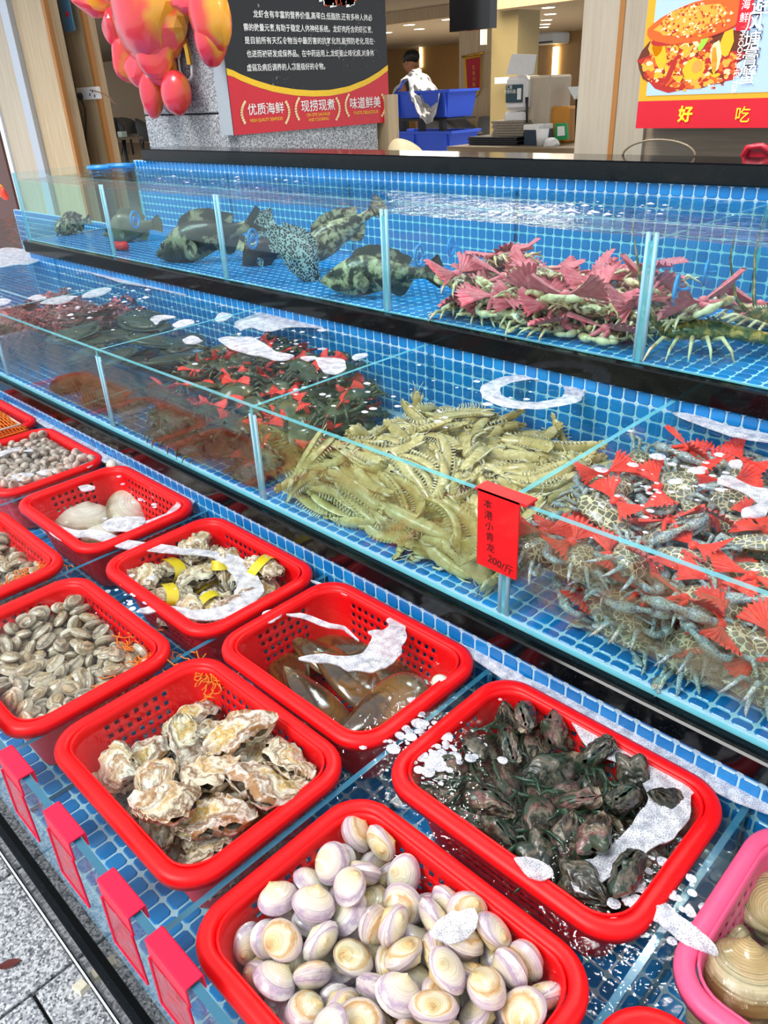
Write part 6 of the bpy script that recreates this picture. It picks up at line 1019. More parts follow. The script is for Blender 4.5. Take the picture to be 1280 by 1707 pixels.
foam(ribbon(crop(0, 600, 2.909, [(690, 790), (780, 770), (860, 730), (900, 670), (800, 610), (700, 560), (600, 520), (480, 460), (300, 350), (200, 290), (60, 200)]), W1, [.15, .5, .7, .8, .6, .5, .5, .5, .6, .5, .4]), 'foam band along the tiled wall at the left of the lowest tank')
foam(ongrid(crop(0, 600, 2.909, [(40, 575), (110, 550), (170, 560), (100, 590)]), W1), 'flat foam patch over the cockles', edge=.08)
foam(ongrid(crop(0, 600, 2.909, [(180, 550), (260, 530), (290, 545), (210, 565)]), W1), 'thin foam patch over the middle of the cockles', edge=.08)
foam(ongrid(crop(0, 600, 2.909, [(370, 510), (400, 490), (460, 495), (430, 525)]), W1), 'small foam patch at the right of the cockles', edge=.06)
foam(ribbon(crop(0, 600, 2.909, [(-60, 480), (20, 450), (90, 430), (150, 440)]), W1, [.6, .5, .5, .2]), 'foam beside the orange net bag')
foam(ongrid(crop(600, 1100, 1.882, [(390, -10), (520, 60), (640, 110), (760, 170), (900, 240), (1060, 320), (1200, 400), (1300, 440), (1300, 490), (1180, 450), (1060, 400), (1040, 480), (980, 560), (900, 600), (860, 680), (780, 690), (690, 740), (660, 650), (760, 610), (850, 520), (900, 450), (880, 380), (820, 330), (740, 300), (680, 230), (640, 160), (560, 140), (460, 50)]), W1), 'large sheet of white foam over the mussels along the tiled wall')
foam(ongrid(crop(600, 1100, 1.882, [(480, 625), (540, 630), (600, 660), (590, 690), (530, 685)]), W1 + .3), 'small foam island among the mussels', edge=.12)
foam(ongrid(crop(600, 1100, 1.882, [(225, 850), (270, 800), (350, 790), (370, 840), (320, 880), (250, 880)]), W1 + 1.0), 'bubbly foam lying on the surf clams', edge=.12)
foam(ribbon([(1108, 1530), (1130, 1545), (1160, 1565), (1190, 1585)], W1 + .35, [.3, .45, .35, .15]), 'foam streak on the rim of the pink basket')
foam(ribbon([(525, 970), (600, 1000), (700, 1050), (790, 1090), (860, 1130)], W1, [.1, .12, .25, .35, .5]), 'thin foam line between the wall and the pen shell basket', edge=.08)
# middle tank
foam([(p[0], p[1], W2) for p in [tuple(atz(888 + 88 * math.cos(a), 653 + 30 * math.sin(a), W2)) for a in np.linspace(0, 2 * PI, 14, endpoint=False)]], 'ring of white foam floating above the mantis shrimps', hole=.62)
R4 = lambda pts: ongrid(crop(300, 480, 4, pts), W2); R7 = lambda pts: ongrid(crop(820, 640, 2.783, pts), W2); R3 = lambda pts: ongrid(crop(0, 380, 4, pts), W2)
foam(R4([(370, 235), (470, 190), (560, 165), (700, 190), (880, 235), (960, 270), (900, 268), (740, 265), (620, 290), (540, 290), (470, 270), (400, 290)]), 'pale foam fan spreading from the back wall over the mud crabs')
foam(R4([(255, 345), (320, 330), (400, 335), (480, 335), (600, 400), (640, 430), (760, 455), (720, 485), (640, 490), (540, 460), (430, 440), (330, 405)]), 'thick white foam slab over the middle of the mud crabs')
foam(R4([(905, 480), (1000, 470), (1090, 490), (1110, 540), (1060, 580), (960, 570)]), 'bubbly foam patch left of the shrimp divider')
foam(R4([(800, 470), (870, 460), (905, 470), (860, 490)]), 'small flat foam island beside the bubbly patch', edge=.05)
foam(R4([(25, 350), (80, 325), (150, 350), (110, 375), (50, 375)]), 'foam clump over the front of the flatfish', edge=.1)
foam(R4([(230, 205), (280, 170), (350, 190), (300, 225), (250, 225)]), 'foam clump behind the flatfish divider', edge=.1)
foam(R4([(1140, 470), (1180, 450), (1240, 440), (1250, 455), (1180, 485)]), 'narrow foam sliver at the back of the mud crabs', edge=.05)
foam(R7([(1040, 440), (1100, 430), (1200, 480), (1290, 500), (1290, 600), (1170, 630), (1160, 590), (1230, 560), (1150, 500), (1060, 470)]), 'white foam slab over the swimming crabs at the right edge')
foam(R7([(1100, 365), (1150, 360), (1150, 395), (1105, 390)]), 'small foam spot above the swimming crabs', edge=.05)
foam(R7([(840, 140), (950, 150), (1100, 200), (1290, 240), (1290, 275), (1150, 255), (950, 190)]), 'foam line along the back wall over the swimming crabs', edge=.1)
foam(R3([(185, 475), (250, 450), (310, 470), (260, 485)]), 'foam patch over the reddish crabs, left one', edge=.1)
foam(R3([(270, 500), (400, 460), (490, 460), (480, 485), (400, 510), (290, 510)]), 'foam patch over the reddish crabs, longest one', edge=.1)
foam(R3([(550, 455), (640, 410), (740, 405), (720, 435), (630, 465), (570, 470)]), 'foam patch over the reddish crabs, right one', edge=.1)
foam(R3([(1010, 605), (1080, 585), (1170, 600), (1080, 620), (1040, 650)]), 'foam clump over the back of the flatfish', edge=.15)
foam(R3([(1150, 645), (1230, 615), (1290, 620), (1280, 645), (1190, 670)]), 'foam clump beside the flatfish divider', edge=.15)
foam(R3([(-10, 150), (120, 140), (260, 190), (220, 240), (100, 250), (-10, 260)]), 'frothy water at the far left of the middle tank', edge=.5)
foam(R3([(-10, 480), (40, 475), (75, 490), (50, 510), (-10, 520)]), 'foam clump at the left edge of the middle tank', edge=.15)
foam(R3([(260, 180), (420, 215), (640, 270), (820, 330), (1050, 380), (1240, 430), (1240, 450), (1000, 400), (800, 365), (600, 300), (400, 245), (260, 205)]), 'foam line along the wall below the top tank', edge=.3)
# scattered bubbles, uncountable; densest clusters stand in for lamp glints on the water
bubble_glints = MB(); r_ = np.random.RandomState(21)
for cx, cy, sx, sy, n, z in ((720, 1245, 75, 50, 130, W1), (1090, 1500, 70, 60, 80, W1), (230, 990, 60, 30, 30, W1), (260, 820, 90, 40, 30, W1), (200, 500, 140, 40, 110, W2), (450, 560, 120, 40, 90, W2), (1100, 800, 120, 60, 60, W2), (740, 660, 200, 50, 40, W2), (520, 640, 60, 30, 20, W2), (900, 350, 200, 12, 120, W3), (350, 300, 200, 14, 60, W3)):
    for k in range(n):
        p = atz(cx + r_.normal() * sx * .55, cy + r_.normal() * sy * .55, z + .1)
        lim = 46.2 if z == W2 else 27.7 if z == W1 else 65
        if p.y > lim or p.y < (6.5 if z == W1 else 28.7 if z == W2 else 47.5): continue
        s_ = abs(r_.normal()) * .12 + .05; m = 9; a0 = r_.uniform(0, 6)
        bubble_glints.add([(p.x + s_ * math.cos(a0 + 2 * PI * k_ / m) * (1 + .3 * r_.rand()), p.y + s_ * math.sin(a0 + 2 * PI * k_ / m), p.z + .02) for k_ in range(m)] + [(p.x, p.y, p.z + s_ * .5)], [(k_, (k_ + 1) % m, m) for k_ in range(m)])
o = bubble_glints.build('bubbles', MATS['foam'], smooth=True); tag(o, 'loose bubbles over all three tanks, some drawn as glints on the water', 'bubbles', None, 'stuff')

# ================================================================== price clips and card
def clip_at(x0, x1, lbl):
    o = thing('price_clip', lbl, 'price clip', (x0, 5.5, -27.0), 'red price clips on the lowest glass')
    mb = MB(); y0, y1, z = 5.52, 6.3, -27.0; t_ = .07
    prof = [(5.50, -28.1), (5.50, -27.05), (5.56, -26.98), (6.22, -26.98), (6.28, -27.05), (6.28, -27.75), (6.21, -27.75), (6.21, -27.06), (5.57, -27.06), (5.57, -28.1)]
    n = len(prof); mb.v = [(x0, y, z) for y, z in prof] + [(x1, y, z) for y, z in prof]
    mb.f = [tuple(range(n)), tuple(reversed(range(n, 2 * n)))] + [(i, n + i, n + (i + 1) % n, (i + 1) % n) for i in range(n)]; mb.mi = [0] * len(mb.f)
    part(mb, 'fold', MATS['clip_plastic'], o)
    fr = MB()                                         # frame of the hanging card holder, a lighter card inside
    a = [(x0 + .06, 5.46, -28.0), (x1 - .02, 5.46, -28.0), (x1 + .12, 5.44, -31.0), (x0 - .05, 5.44, -31.0)]
    fr.tube([a[1], a[2]], .06, 5).tube([a[0], a[3]], .06, 5).tube([a[3], a[2]], .05, 5); part(fr, 'card_frame', MATS['clip_plastic'], o)
    cd_ = MB().add(a + [(p[0], p[1] + .03, p[2]) for p in a], [(0, 3, 2, 1), (4, 5, 6, 7), (0, 1, 5, 4), (1, 2, 6, 5), (2, 3, 7, 6), (3, 0, 4, 7)])
    part(cd_, 'card_sleeve', MATS['sleeve'], o); return o
def m_sleeve():
    b = NB('sleeve'); n = b.noise(b.coord('Object'), 35, 3); b.set(Base_Color=hexc('#d81038'), Roughness=.25, Alpha=b.ramp(n, [(.4, (.5,) * 3), (.6, (.92,) * 3)])); return b.m
m_sleeve()
CL = ['second from the bottom of the photo', 'third from the bottom of the photo', 'fourth from the bottom of the photo', 'fifth from the bottom, at the left edge']
clip_at(-19.3, -16.6, 'red plastic price clip on the lowest glass rim, lowest in the photo')
for i, x in enumerate((-22.95, -27.85, -32.9, -38.2)): clip_at(x, x + 2.45, 'red price clip on the lowest glass rim, ' + CL[i])
def text(s, loc, rot, size, mat, parent=None, width=None, extr=.0, name='lettering', align='CENTER', bold=0.0):
    cu_ = bpy.data.curves.new(name, 'FONT'); cu_.body = s; cu_.size = size * U; cu_.align_x = align; cu_.align_y = 'CENTER'; cu_.extrude = extr * U; cu_.offset = bold * U
    cu_.materials.append(mat); t_ = link('text_source', cu_); bpy.context.view_layer.update()
    me = bpy.data.meshes.new_from_object(t_.evaluated_get(bpy.context.evaluated_depsgraph_get())); me.name = name
    bpy.data.objects.remove(t_); o = link(name, me, parent)
    if width is not None:
        xs_ = [v.co.x for v in me.vertices]; w0 = max(xs_) - min(xs_)
        if w0 > 0: o.scale = (width * U / w0, 1, 1)
    org = ORG[parent.name] if parent is not None and parent.name in ORG else (0, 0, GROUND)
    o.location = Vector([(a - b) * U for a, b in zip(loc, org)]); o.rotation_euler = rot
    return o
plain('ink', '#1a0606', .6)
tg = thing('price_card', 'red price card with handwriting hooked over the middle glass', 'price card', (-20.3, 28.1, -22))
RY = (PI / 2, 0, 0)
plain('card_red', '#e3101a', .35, coat=.3)
part(MB().box(-21.55, 27.80, -22.35, -19.0, 27.90, -17.85).box(-21.75, 27.8, -17.98, -18.6, 28.75, -17.86), 'card', MATS['card_red'], tg)
part(MB().box(-21.6, 28.6, -18.5, -18.7, 28.7, -17.9), 'clip_lip', MATS['card_red'], tg)
for i, ch in enumerate('本港小青龙'): text(ch, (-20.9 + .06 * i, 27.78, -18.6 - .62 * i), (PI / 2, .05 * (-1) ** i, 0), .55, MATS['ink'], tg)
text('200/斤', (-20.0, 27.78, -21.85), (PI / 2, .15, 0), .6, MATS['ink'], tg)

# ================================================================== small things low in the picture
def leaf():
    mb = MB(); rows = []
    for t in np.linspace(0, 1, 9):
        w_ = .28 * math.sin(PI * t) ** .7; rows.append([(t * 1.3 - .6, -w_, .10 + .05 * t), (t * 1.3 - .6, 0, .03 + .12 * t * (1 - t)), (t * 1.3 - .6, w_, .1)])
    mb.grid(np.array(rows)); return mb
lf = link('dry_leaf', leaf().mesh('dry_leaf', plain('leaf_red', '#5e1a14', .6), True)); P = atz(12, 1605, GROUND); place(lf, (P.x + .2, P.y, GROUND), (0, 0, 1.1)); tag(lf, 'small dark red dry leaf on the granite paving', 'leaf')
pb = MB(); pb.add([(-.5, -.35, 0), (.45, -.42, 0), (.55, .3, 0), (-.35, .45, 0), (-.42, -.3, .32), (.36, -.34, .38), (.42, .22, .34), (-.28, .36, .3)], [(0, 3, 2, 1), (4, 5, 6, 7), (0, 1, 5, 4), (1, 2, 6, 5), (2, 3, 7, 6), (3, 0, 4, 7)])
pb = link('pebble', pb.mesh('pebble', plain('cream_stone', '#e6dfc9', .6, var=.1), False)); P = atz(137, 1648, GROUND); place(pb, (P.x - .1, P.y, GROUND), (0, 0, .3), .85); tag(pb, 'cream stone chip on the granite paving beside the tank base', 'pebble')
# orange net threads
plain('orange_net', '#f07a12', .5)
def threads(cx, cy, z, rx, ry, n, lbl, seed):
    r2 = np.random.RandomState(seed); mb = MB()
    for k in range(n):
        x, y = cx + r2.uniform(-rx, rx), cy + r2.uniform(-ry, ry); a = r2.uniform(0, 6); pts = []
        for j in range(7): pts.append((x, y, z + r2.uniform(-.1, .25))); a += r2.uniform(-1.3, 1.3); x += .28 * math.cos(a); y += .28 * math.sin(a)
        mb.tube(pts, .045, 4)
    o = mb.build('net_threads', MATS['orange_net'], smooth=True); tag(o, lbl, 'net', None, 'stuff')
threads(-37.2, 15.6, -29.0, 1.6, .6, 30, 'tangled orange net threads in the corner of the small clam basket', 1); threads(-35.2, 13.6, -29.0, .35, 2.0, 30, 'orange net threads along the right wall of the small clam basket', 2)
threads(-50.2, 14.5, -28.9, .6, 1.8, 60, 'orange net threads in the corner of the left edge basket', 3); threads(-31.8, 16.3, -28.6, 1.3, .5, 24, 'orange net threads on the back corner of the oyster basket', 4)
nb = thing('net_bag', 'orange net bag on a pale wire frame in the far left basket', 'net bag', (-82.5, 21.5, -28.5))
gm = MB(); 
def hb(u, v): return (-86 + u * 9.5, 19.3 + v * 6.4, -28.2 + 2.2 * math.sin(PI * min(1, max(0, u))) ** .8 * math.sin(PI * v) ** .7)
for i in range(19):
    gm.tube([hb(t, (i / 18 + t * .35) % 1) for t in np.linspace(0, 1, 14) if 0.0 <= i / 18 + t * .35 <= 1] if i / 18 + .35 <= 1 else [hb(t, i / 18 + t * .35) for t in np.linspace(0, max(.1, (1 - i / 18) / .35), 10) if i / 18 + t * .35 <= 1.0], .07, 4)
    gm.tube([hb(i / 18, v) for v in np.linspace(0, 1, 12)], .07, 4)
part(gm, 'net', MATS['orange_net'], nb, smooth=True)
core = MB(); core.grid(np.array([[(hb(u, v)[0], hb(u, v)[1], hb(u, v)[2] - .15) for v in np.linspace(0, 1, 10)] for u in np.linspace(0, 1, 12)])); part(core, 'contents', plain('orange_flesh', '#c8501c', .5, var=.3, nscale=90), nb, smooth=True)
part(MB().tube([(-86, 18.8, -27.9), (-77, 19.0, -27.5), (-76.2, 25, -27.4), (-86, 25.6, -27.8)], .11, 6), 'wire_frame', plain('wire', '#d8cdb8', .4), nb, smooth=True)
sx = bivalve('cockle', '', 'cockle', MATS['pale_clam_shell'], None, True, **KINDS['cockle']); P = atz(186, 775, -28.0); place(sx, (P.x, P.y, -28.0), (.3, .5, 0), 1.1); tag(sx, 'single pale cockle caught on the corner rim of the cockle basket', 'cockle')
sx = bivalve('surf_clam', '', 'clam', MATS['pale_clam_shell'], None, True, **KINDS['surf_clam']); P = atz(736, 1142, -28.5); place(sx, (P.x, P.y, -28.5), (.8, .3, 0), .75); tag(sx, 'single pale clam at the right wall of the pen shell basket', 'clam')
# weed strands among the dark mussels
plain('sea_weed', '#1c3a22', .4, var=.4, coat=.4)
r2 = np.random.RandomState(9); mb = MB()
for k in range(160):
    x, y = r2.uniform(-17.6, -8.2), r2.uniform(18.6, 26); z = -29.2 + r2.uniform(-.6, .6); a = r2.uniform(0, 6); pts = []
    for j in range(5): pts.append((x, y, z + r2.uniform(-.1, .3))); a += r2.uniform(-.6, .6); x += .4 * math.cos(a); y += .4 * math.sin(a)
    mb.tube(pts, [.03, .1, .13, .09, .02], 4)
o = mb.build('seaweed', MATS['sea_weed'], smooth=True); tag(o, 'dark green seaweed strands tangled in the mussel basket', 'seaweed', None, 'stuff')
o = link('air_hose', MB().tube([(-41, 45.9, -23.9), (-36, 45.7, -23.4), (-30, 45.6, -23.5), (-24, 45.7, -23.7), (-20.6, 45.9, -24.2)], .35, 10).mesh('air_hose', MATS['blue_plastic'], True, (0, 0, 0))); o.location = T(0, 0, 0); tag(o, 'blue hose along the back wall behind the mantis shrimps', 'hose')
# ================================================================== shop front behind the tanks
def st(name, mb, m, **kw): o = mb.build(name, m, **kw); o['kind'] = 'structure'; return o
def pbox(x0, x1, y0, y1, Y, d, bev=0.0):
    """box standing d behind the plane Y, seen between these picture positions"""
    a, b = aty(x0, (y0 + y1) / 2, Y), aty(x1, (y0 + y1) / 2, Y); t, u = aty((x0 + x1) / 2, y0, Y), aty((x0 + x1) / 2, y1, Y)
    return MB().box(a.x, Y, u.z, b.x, Y + d, t.z, bev=bev)
G = GROUND
CZ = 43                                               # ceiling level
st('floor_inside', MB().box(-1300, 79, G, 60, 820, G + .4), plain('floor_tiles_beige', '#b9ad9c', .4)).name = 'floor'
st('ceiling', MB().box(-1300, 110, CZ, 0, 820, CZ + 2), plain('ceiling_grey', '#a59f97', .7))
st('wall_back', MB().box(-1300, 800, G, -150, 804, CZ), MATS['warm_wall'])
# left block of panels, beyond the end of the tanks
def strip(name, pa, pb, Y, d, m, z0=G, z1=60): st(name, MB().box(aty(pa, 272, Y).x, Y, z0, aty(pb, 272, Y).x, Y + d, z1), m)
strip('wall_left', 18, 62, 84, 3, MATS['pale_oak'])
strip('trim_1', 60, 72, 83.4, 1.5, plain('steel_frame', '#c3cad6', .25, metal=.6))
strip('wall_left', 72, 128, 84.5, 3, MATS['oak_panel'])
strip('trim_2', 125, 129.5, 84.2, 1, MATS['orange_trim'])
strip('wall_left', 129, 182, 92, 3, MATS['oak_panel'])
strip('trim_3', 181, 185.5, 91.7, 1, MATS['orange_trim'])
strip('wall_left', -60, 10, 90, 3, plain('dark_red_wood', '#5d3a35', .5, var=.3))
strip('trim_4', 14, 20, 83.5, 1, plain('white_frame', '#e3e6ec', .4))
st('wall_left', MB().box(-1200, 520, G, -700, 524, CZ), MATS['warm_wall'])
# pipes and socket
for i, (pa, pb, lbl) in enumerate(((128, 134, 'thick grey conduit running down the left wall'), (139, 144, 'thinner grey conduit beside the thick one'))):
    x = aty((pa + pb) / 2, 262, 91).x; o = link('conduit', MB().box(-.5, -.4, 0, .5, .4, 70, bev=.1).mesh('conduit', plain('conduit_grey', '#a9a7ab', .5), False)); place(o, (x, 91.4, -12)); tag(o, lbl, 'pipe')
so = thing('wall_socket', 'white double wall socket with a black plug', 'socket', tuple(aty(143, 166, 90.6)))
A = aty(124, 147, 90.6); B = aty(162, 165, 90.6)
part(MB().box(A.x, 90.9, B.z, B.x, 91.8, A.z, bev=.12), 'plate', plain('socket_white', '#e9e9ea', .4), so)
P = aty(131, 161, 90.3); part(MB().lathe([(0, -.3), (.75, -.3), (.75, .3), (.4, .6), (0, .6)], 14, (0, 0, 0)).xf(Matrix.Translation((P.x, 90.6, P.z)) @ Matrix.Rotation(PI / 2, 4, 'X')), 'plug', plain('black_plastic', '#17171a', .45), so, smooth=True)
for q in ((148, 158), (156, 160), (152, 152)): P = aty(*q, 90.6); part(MB().box(P.x - .15, 90.8, P.z - .25, P.x + .15, 90.95, P.z + .25), 'pin_hole', MATS['black_plastic'], so)
pts = [tuple(aty(x, y, 90.2)) for x, y in ((135, 163), (141, 180), (143, 200), (143, 225), (144, 250), (141, 264), (132, 262), (130, 250), (138, 240), (136, 232), (128, 238), (126, 246))]
o = link('power_cord', MB().tube(pts, .22, 6).mesh('power_cord', MATS['black_plastic'], True)); o.location = T(0, 0, 0); tag(o, 'black power cord hanging from the white wall socket', 'cord')
pts = [tuple(aty(x, y, 90.2)) for x, y in ((150, 150), (160, 152), (172, 156), (182, 162), (186, 168), (192, 174))]
o = link('loose_wire', MB().tube(pts, .12, 5).mesh('loose_wire', plain('wire_brown', '#8a5a44', .5), True)); o.location = T(0, 0, 0); tag(o, 'thin brown loose wires sticking out beside the socket', 'wire')
P = aty(110, 24, 90); o = link('wall_notice', MB().box(-2.2, 0, -3, 2.2, .3, 3).mesh('wall_notice', plain('notice_blue', '#4b7fa3', .4), False)); place(o, tuple(P)); tag(o, 'small blue notice high on the left wall', 'sign')
link('notice_mark', MB().lathe([(0, -.1), (.5, -.1), (.5, .1), (0, .1)], 12, R=np.array(Matrix.Rotation(PI / 2, 3, 'X'))).xf(Matrix.Translation((.7, -.1, 0))).mesh('notice_mark', MATS['card_red'], False), o)
# dark red thing at the far left edge
o = fish_proto('paper_lantern', 9, HUMP, plain('lantern_red', '#e23a22', .4), plain('lantern_orange', '#e8902a', .4), 0, False, False); P = aty(4, 322, 80); place(o, tuple(P), (0, .4, 0), .7); tag(o, 'red and orange fish-shaped ornament at the left edge', 'ornament')

# ------------------------------------------------------------------ stone pillar with the lobster sculpture
xl, xr = aty(243, 200, 72.5).x, -99.6; jz = aty(300, 191, 72.5).z
pl = thing('stone_pillar', 'grey granite pillar behind the black and red poster', 'pillar', (xl, 72.5, G))
part(MB().box(xl + .2, 72.8, G, xr - .2, 100, 62), 'core', plain('joint_dark', '#2c2c2e', .9), pl)
for z0, z1 in ((G, jz - 24), (jz - 23.8, jz - .12), (jz + .12, jz + 28), (jz + 28.3, 62)): part(MB().box(xl, 72.4, z0, xr, 100.2, z1, bev=.1), 'stone_panel', MATS['grey_granite'], pl)
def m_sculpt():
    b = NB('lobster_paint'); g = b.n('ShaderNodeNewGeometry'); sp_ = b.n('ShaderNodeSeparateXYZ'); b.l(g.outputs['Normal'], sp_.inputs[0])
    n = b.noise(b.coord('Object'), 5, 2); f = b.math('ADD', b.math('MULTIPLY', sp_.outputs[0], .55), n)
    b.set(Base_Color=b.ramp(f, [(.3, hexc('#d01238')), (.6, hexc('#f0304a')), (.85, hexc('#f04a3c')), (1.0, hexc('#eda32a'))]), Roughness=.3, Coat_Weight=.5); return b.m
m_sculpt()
def lump(rx, ry, rz, seed, sub=2, sharp=.18):
    import bmesh
    bm = bmesh.new(); bmesh.ops.create_icosphere(bm, subdivisions=sub + 1, radius=1.0)
    P = np.array([v.co[:] for v in bm.verts]); P = P * (1 + sharp * vnoise(P, 1.1, seed))[:, None]; P *= [rx, ry, rz]
    mb = MB(); mb.add(P.tolist(), [tuple(v.index for v in f.verts) for f in bm.faces]); bm.free(); return mb
lob = thing('lobster_sculpture', 'big faceted red and orange lobster sculpture on the stone pillar', 'sculpture', tuple(aty(245, 60, 70)))
def lobe(nm, px, py, rpx, rpy, Y=70, ry=2.2, seed=1, roll=0, sub=2, sharp=.3):
    c = aty(px, py, Y); k = (c.dot(cf)) / FPX; mb = lump(rpx * k * 1.5, ry, rpy * k * 1.18, seed, sub, sharp)
    mb.xf(Matrix.Translation(c) @ Matrix.Rotation(math.radians(roll), 4, 'Y')); part(mb, nm, MATS['lobster_paint'], lob, auto=16)
lobe('shell', 248, 10, 62, 62, 69.5, 4.2, 3); lobe('shell', 262, 52, 44, 44, 70, 3.2, 9); lobe('hump', 197, 45, 17, 26, 70, 2.6, 4, 20); lobe('hump', 214, 95, 18, 30, 70.2, 2.4, 5, -25); lobe('hump', 235, 112, 24, 24, 69.8, 2.4, 6)
lobe('segment', 262, 92, 30, 34, 69.5, 2.2, 7, 20); lobe('segment', 268, 112, 20, 26, 69.8, 2.0, 8); lobe('tail_lobe', 252, 153, 17, 32, 69.6, 1.6, 10, 5, 2, .08); lobe('tail_lobe', 293, 156, 24, 29, 69.6, 1.8, 11, -5, 2, .08)
lobe('claw', 348, 20, 30, 50, 68.8, 2.4, 12, -12, 2, .1); lobe('claw', 352, 62, 20, 36, 68.8, 2.0, 13, 8, 2, .1); lobe('claw', 150, 2, 30, 14, 69.5, 2.2, 14, 25); lobe('arm', 320, 8, 26, 14, 69.5, 2, 15)
pts = [tuple(aty(x, y, 71.4)) for x, y in ((298, 40), (297, 70), (297, 95), (300, 118), (307, 131), (316, 134), (320, 126), (319, 108))]
c_ = thing('lamp_cord', 'white cord with a twisted gold end hanging on the pillar', 'cord', (pts[0][0], 71.4, pts[0][2]))
part(MB().tube(pts, .18, 6), 'wire', plain('cord_white', '#eceae4', .4), c_, smooth=True); part(MB().tube([pts[0], pts[1], pts[2]], [.3, .5, .35], 8), 'transformer', MATS['cord_white'], c_, smooth=True)
tw = [tuple(aty(x, y, 71.2)) for x, y in ((301, 38), (306, 60), (312, 85), (316, 108))]; part(MB().tube(tw, .42, 5), 'gold_plug', plain('gold', '#d9a441', .25, metal=.8), c_, smooth=False)

# ------------------------------------------------------------------ black and red poster box, facing along +X
PX = -99.3
def onx(px, py, X=PX): d = ray(px, py); return d * (X / d.x)
plain('poster_side', '#aeb6be', .5)
def m_black_print():
    b = NB('black_print'); v = b.coord('Object'); n = b.noise(v, 22, 4, .75, 2.0); e = b.noise(v, 4.5, 2)
    fl = b.math('MULTIPLY', b.math('GREATER_THAN', n, .66), b.math('GREATER_THAN', e, .53))
    b.set(Base_Color=b.mix(fl, hexc('#16181b'), hexc('#d8dbe0')), Roughness=.35); return b.m
m_black_print(); plain('red_print', '#cf1428', .35, coat=.2); plain('gold_print', '#f2c21c', .3); plain('white_print', '#f2f2ee', .5); plain('pale_gold_print', '#f3dca0', .4)
bl, brr = onx(390, 225), onx(649, 204); zb = (bl.z + brr.z) / 2; ya, yb = bl.y, brr.y
po = thing('poster_box', 'black and red poster box with white Chinese text about lobster', 'sign', (PX, ya, zb))
part(MB().box(PX - 3, ya, zb, PX - .1, yb, 40), 'box', MATS['poster_side'], po)
part(MB().box(PX - .1, ya, zb, PX, yb, 40), 'print_ground', MATS['black_print'], po)
arc = [onx(x, y) for x, y in ((381, 117), (400, 127), (425, 137), (455, 146), (490, 152), (520, 154), (550, 153), (580, 147), (610, 135), (630, 123), (647, 110))]
ys = np.linspace(ya, yb, 30); az = np.interp(ys, [p.y for p in arc], [p.z for p in arc])
rd = MB(); n = len(ys); rd.v = [(PX + .06, y, zb) for y in ys] + [(PX + .06, y, z - .5) for y, z in zip(ys, az)]; rd.f = [(i, i + 1, n + i + 1, n + i) for i in range(n - 1)]; rd.mi = [0] * (n - 1); part(rd, 'red_field', MATS['red_print'], po)
gd = MB(); gd.v = [(PX + .1, y, z - .55) for y, z in zip(ys, az)] + [(PX + .1, y, z + .25) for y, z in zip(ys, az)]; gd.f = [(i, i + 1, n + i + 1, n + i) for i in range(n - 1)]; gd.mi = [0] * (n - 1); part(gd, 'gold_arc', MATS['gold_print'], po)
RX = (PI / 2, 0, PI / 2)
def ptext(s, l, r, mat, h, nm='lettering'):
    a, b = onx(*l), onx(*r); c = (a + b) / 2; text(s, (PX + .15, c.y, c.z), RX, h * .78, mat, po, width=(b - a).length, name=nm, bold=.006 * h)
LN = [('龙虾含有丰富的营养价值,高蛋白,低脂肪,还有多种人体必', (421, 27), (619, 28)), ('需的微量元素,有助于稳定人体神经系统。龙虾肉所含的虾红素,', (405, 48), (619, 49)), ('是目前所有天然食物当中最厉害的抗氧化剂,能预防老化,现在', (407, 70), (621, 68)),
      ('也进而被研发成保养品。在中药运用上,龙虾能止咳化痰,对身体', (410, 92), (622, 88)), ('虚弱及病后调养的人都是极好的食物。', (413, 113), (543, 112))]
for s_, l, r in LN: ptext(s_, l, r, MATS['white_print'], 1.2)
ptext('优质海鲜', (412, 184), (472, 181), MATS['white_print'], 2.0); ptext('HIGH QUALITY SEAFOOD', (416, 201), (470, 198), MATS['gold_print'], .75)
ptext('现捞现煮', (501, 179), (557, 175), MATS['white_print'], 2.1); ptext('ON SITE SALVAGE', (510, 192), (549, 190), MATS['gold_print'], .75); ptext('AND COOKING', (513, 200), (547, 198), MATS['gold_print'], .75)
ptext('味道鲜美', (582, 175), (633, 170), MATS['white_print'], 2.2); ptext('TASTE DELICIOUS', (588, 189), (629, 186), MATS['gold_print'], .8)
for (l, r, cy) in ((402, 481, 188), (492, 565, 182), (575, 641, 176)):        # laurel brackets
    for sgn, xx in ((-1, l), (1, r)):
        mb = MB()
        for k in range(9):
            a = (k - 4) / 4; c = onx(xx - sgn * 5 * a * a * 1.0, cy + a * 17); mb.add([(PX + .14, c.y - .28, c.z), (PX + .14, c.y, c.z - .22), (PX + .14, c.y + .28, c.z + .1), (PX + .14, c.y, c.z + .3)], [(0, 1, 2, 3)])
        part(mb, 'laurel', MATS['pale_gold_print'], po)
fd = MB(); r3 = np.random.RandomState(3)              # bottom of the food picture cut by the frame
for k in range(60):
    c = onx(r3.uniform(532, 590), r3.uniform(-10, 9)); s_ = r3.uniform(.2, .7); fd.add([(PX + .12, c.y - s_, c.z - s_ * .6), (PX + .12, c.y + s_, c.z - s_ * .3), (PX + .12, c.y + s_ * .4, c.z + s_), (PX + .12, c.y - s_ * .6, c.z + s_)], [(0, 1, 2, 3)], int(r3.rand() < .4))
part(fd, 'food_picture', [MATS['white_print'], MATS['orange_flesh']], po)
st('wall_right', MB().box(-127, 101.5, G, aty(648, 235, 101.5).x, 104, zb + 4), MATS['oak_panel'])
o = link('orange_label', MB().box(-1, 0, -1.3, 1, .2, 1.3).mesh('orange_label', plain('label_orange', '#e09a24', .4), False)); place(o, tuple(aty(438, 234, 101.32))); tag(o, 'orange sticker on the wood panel below the black poster', 'sticker')

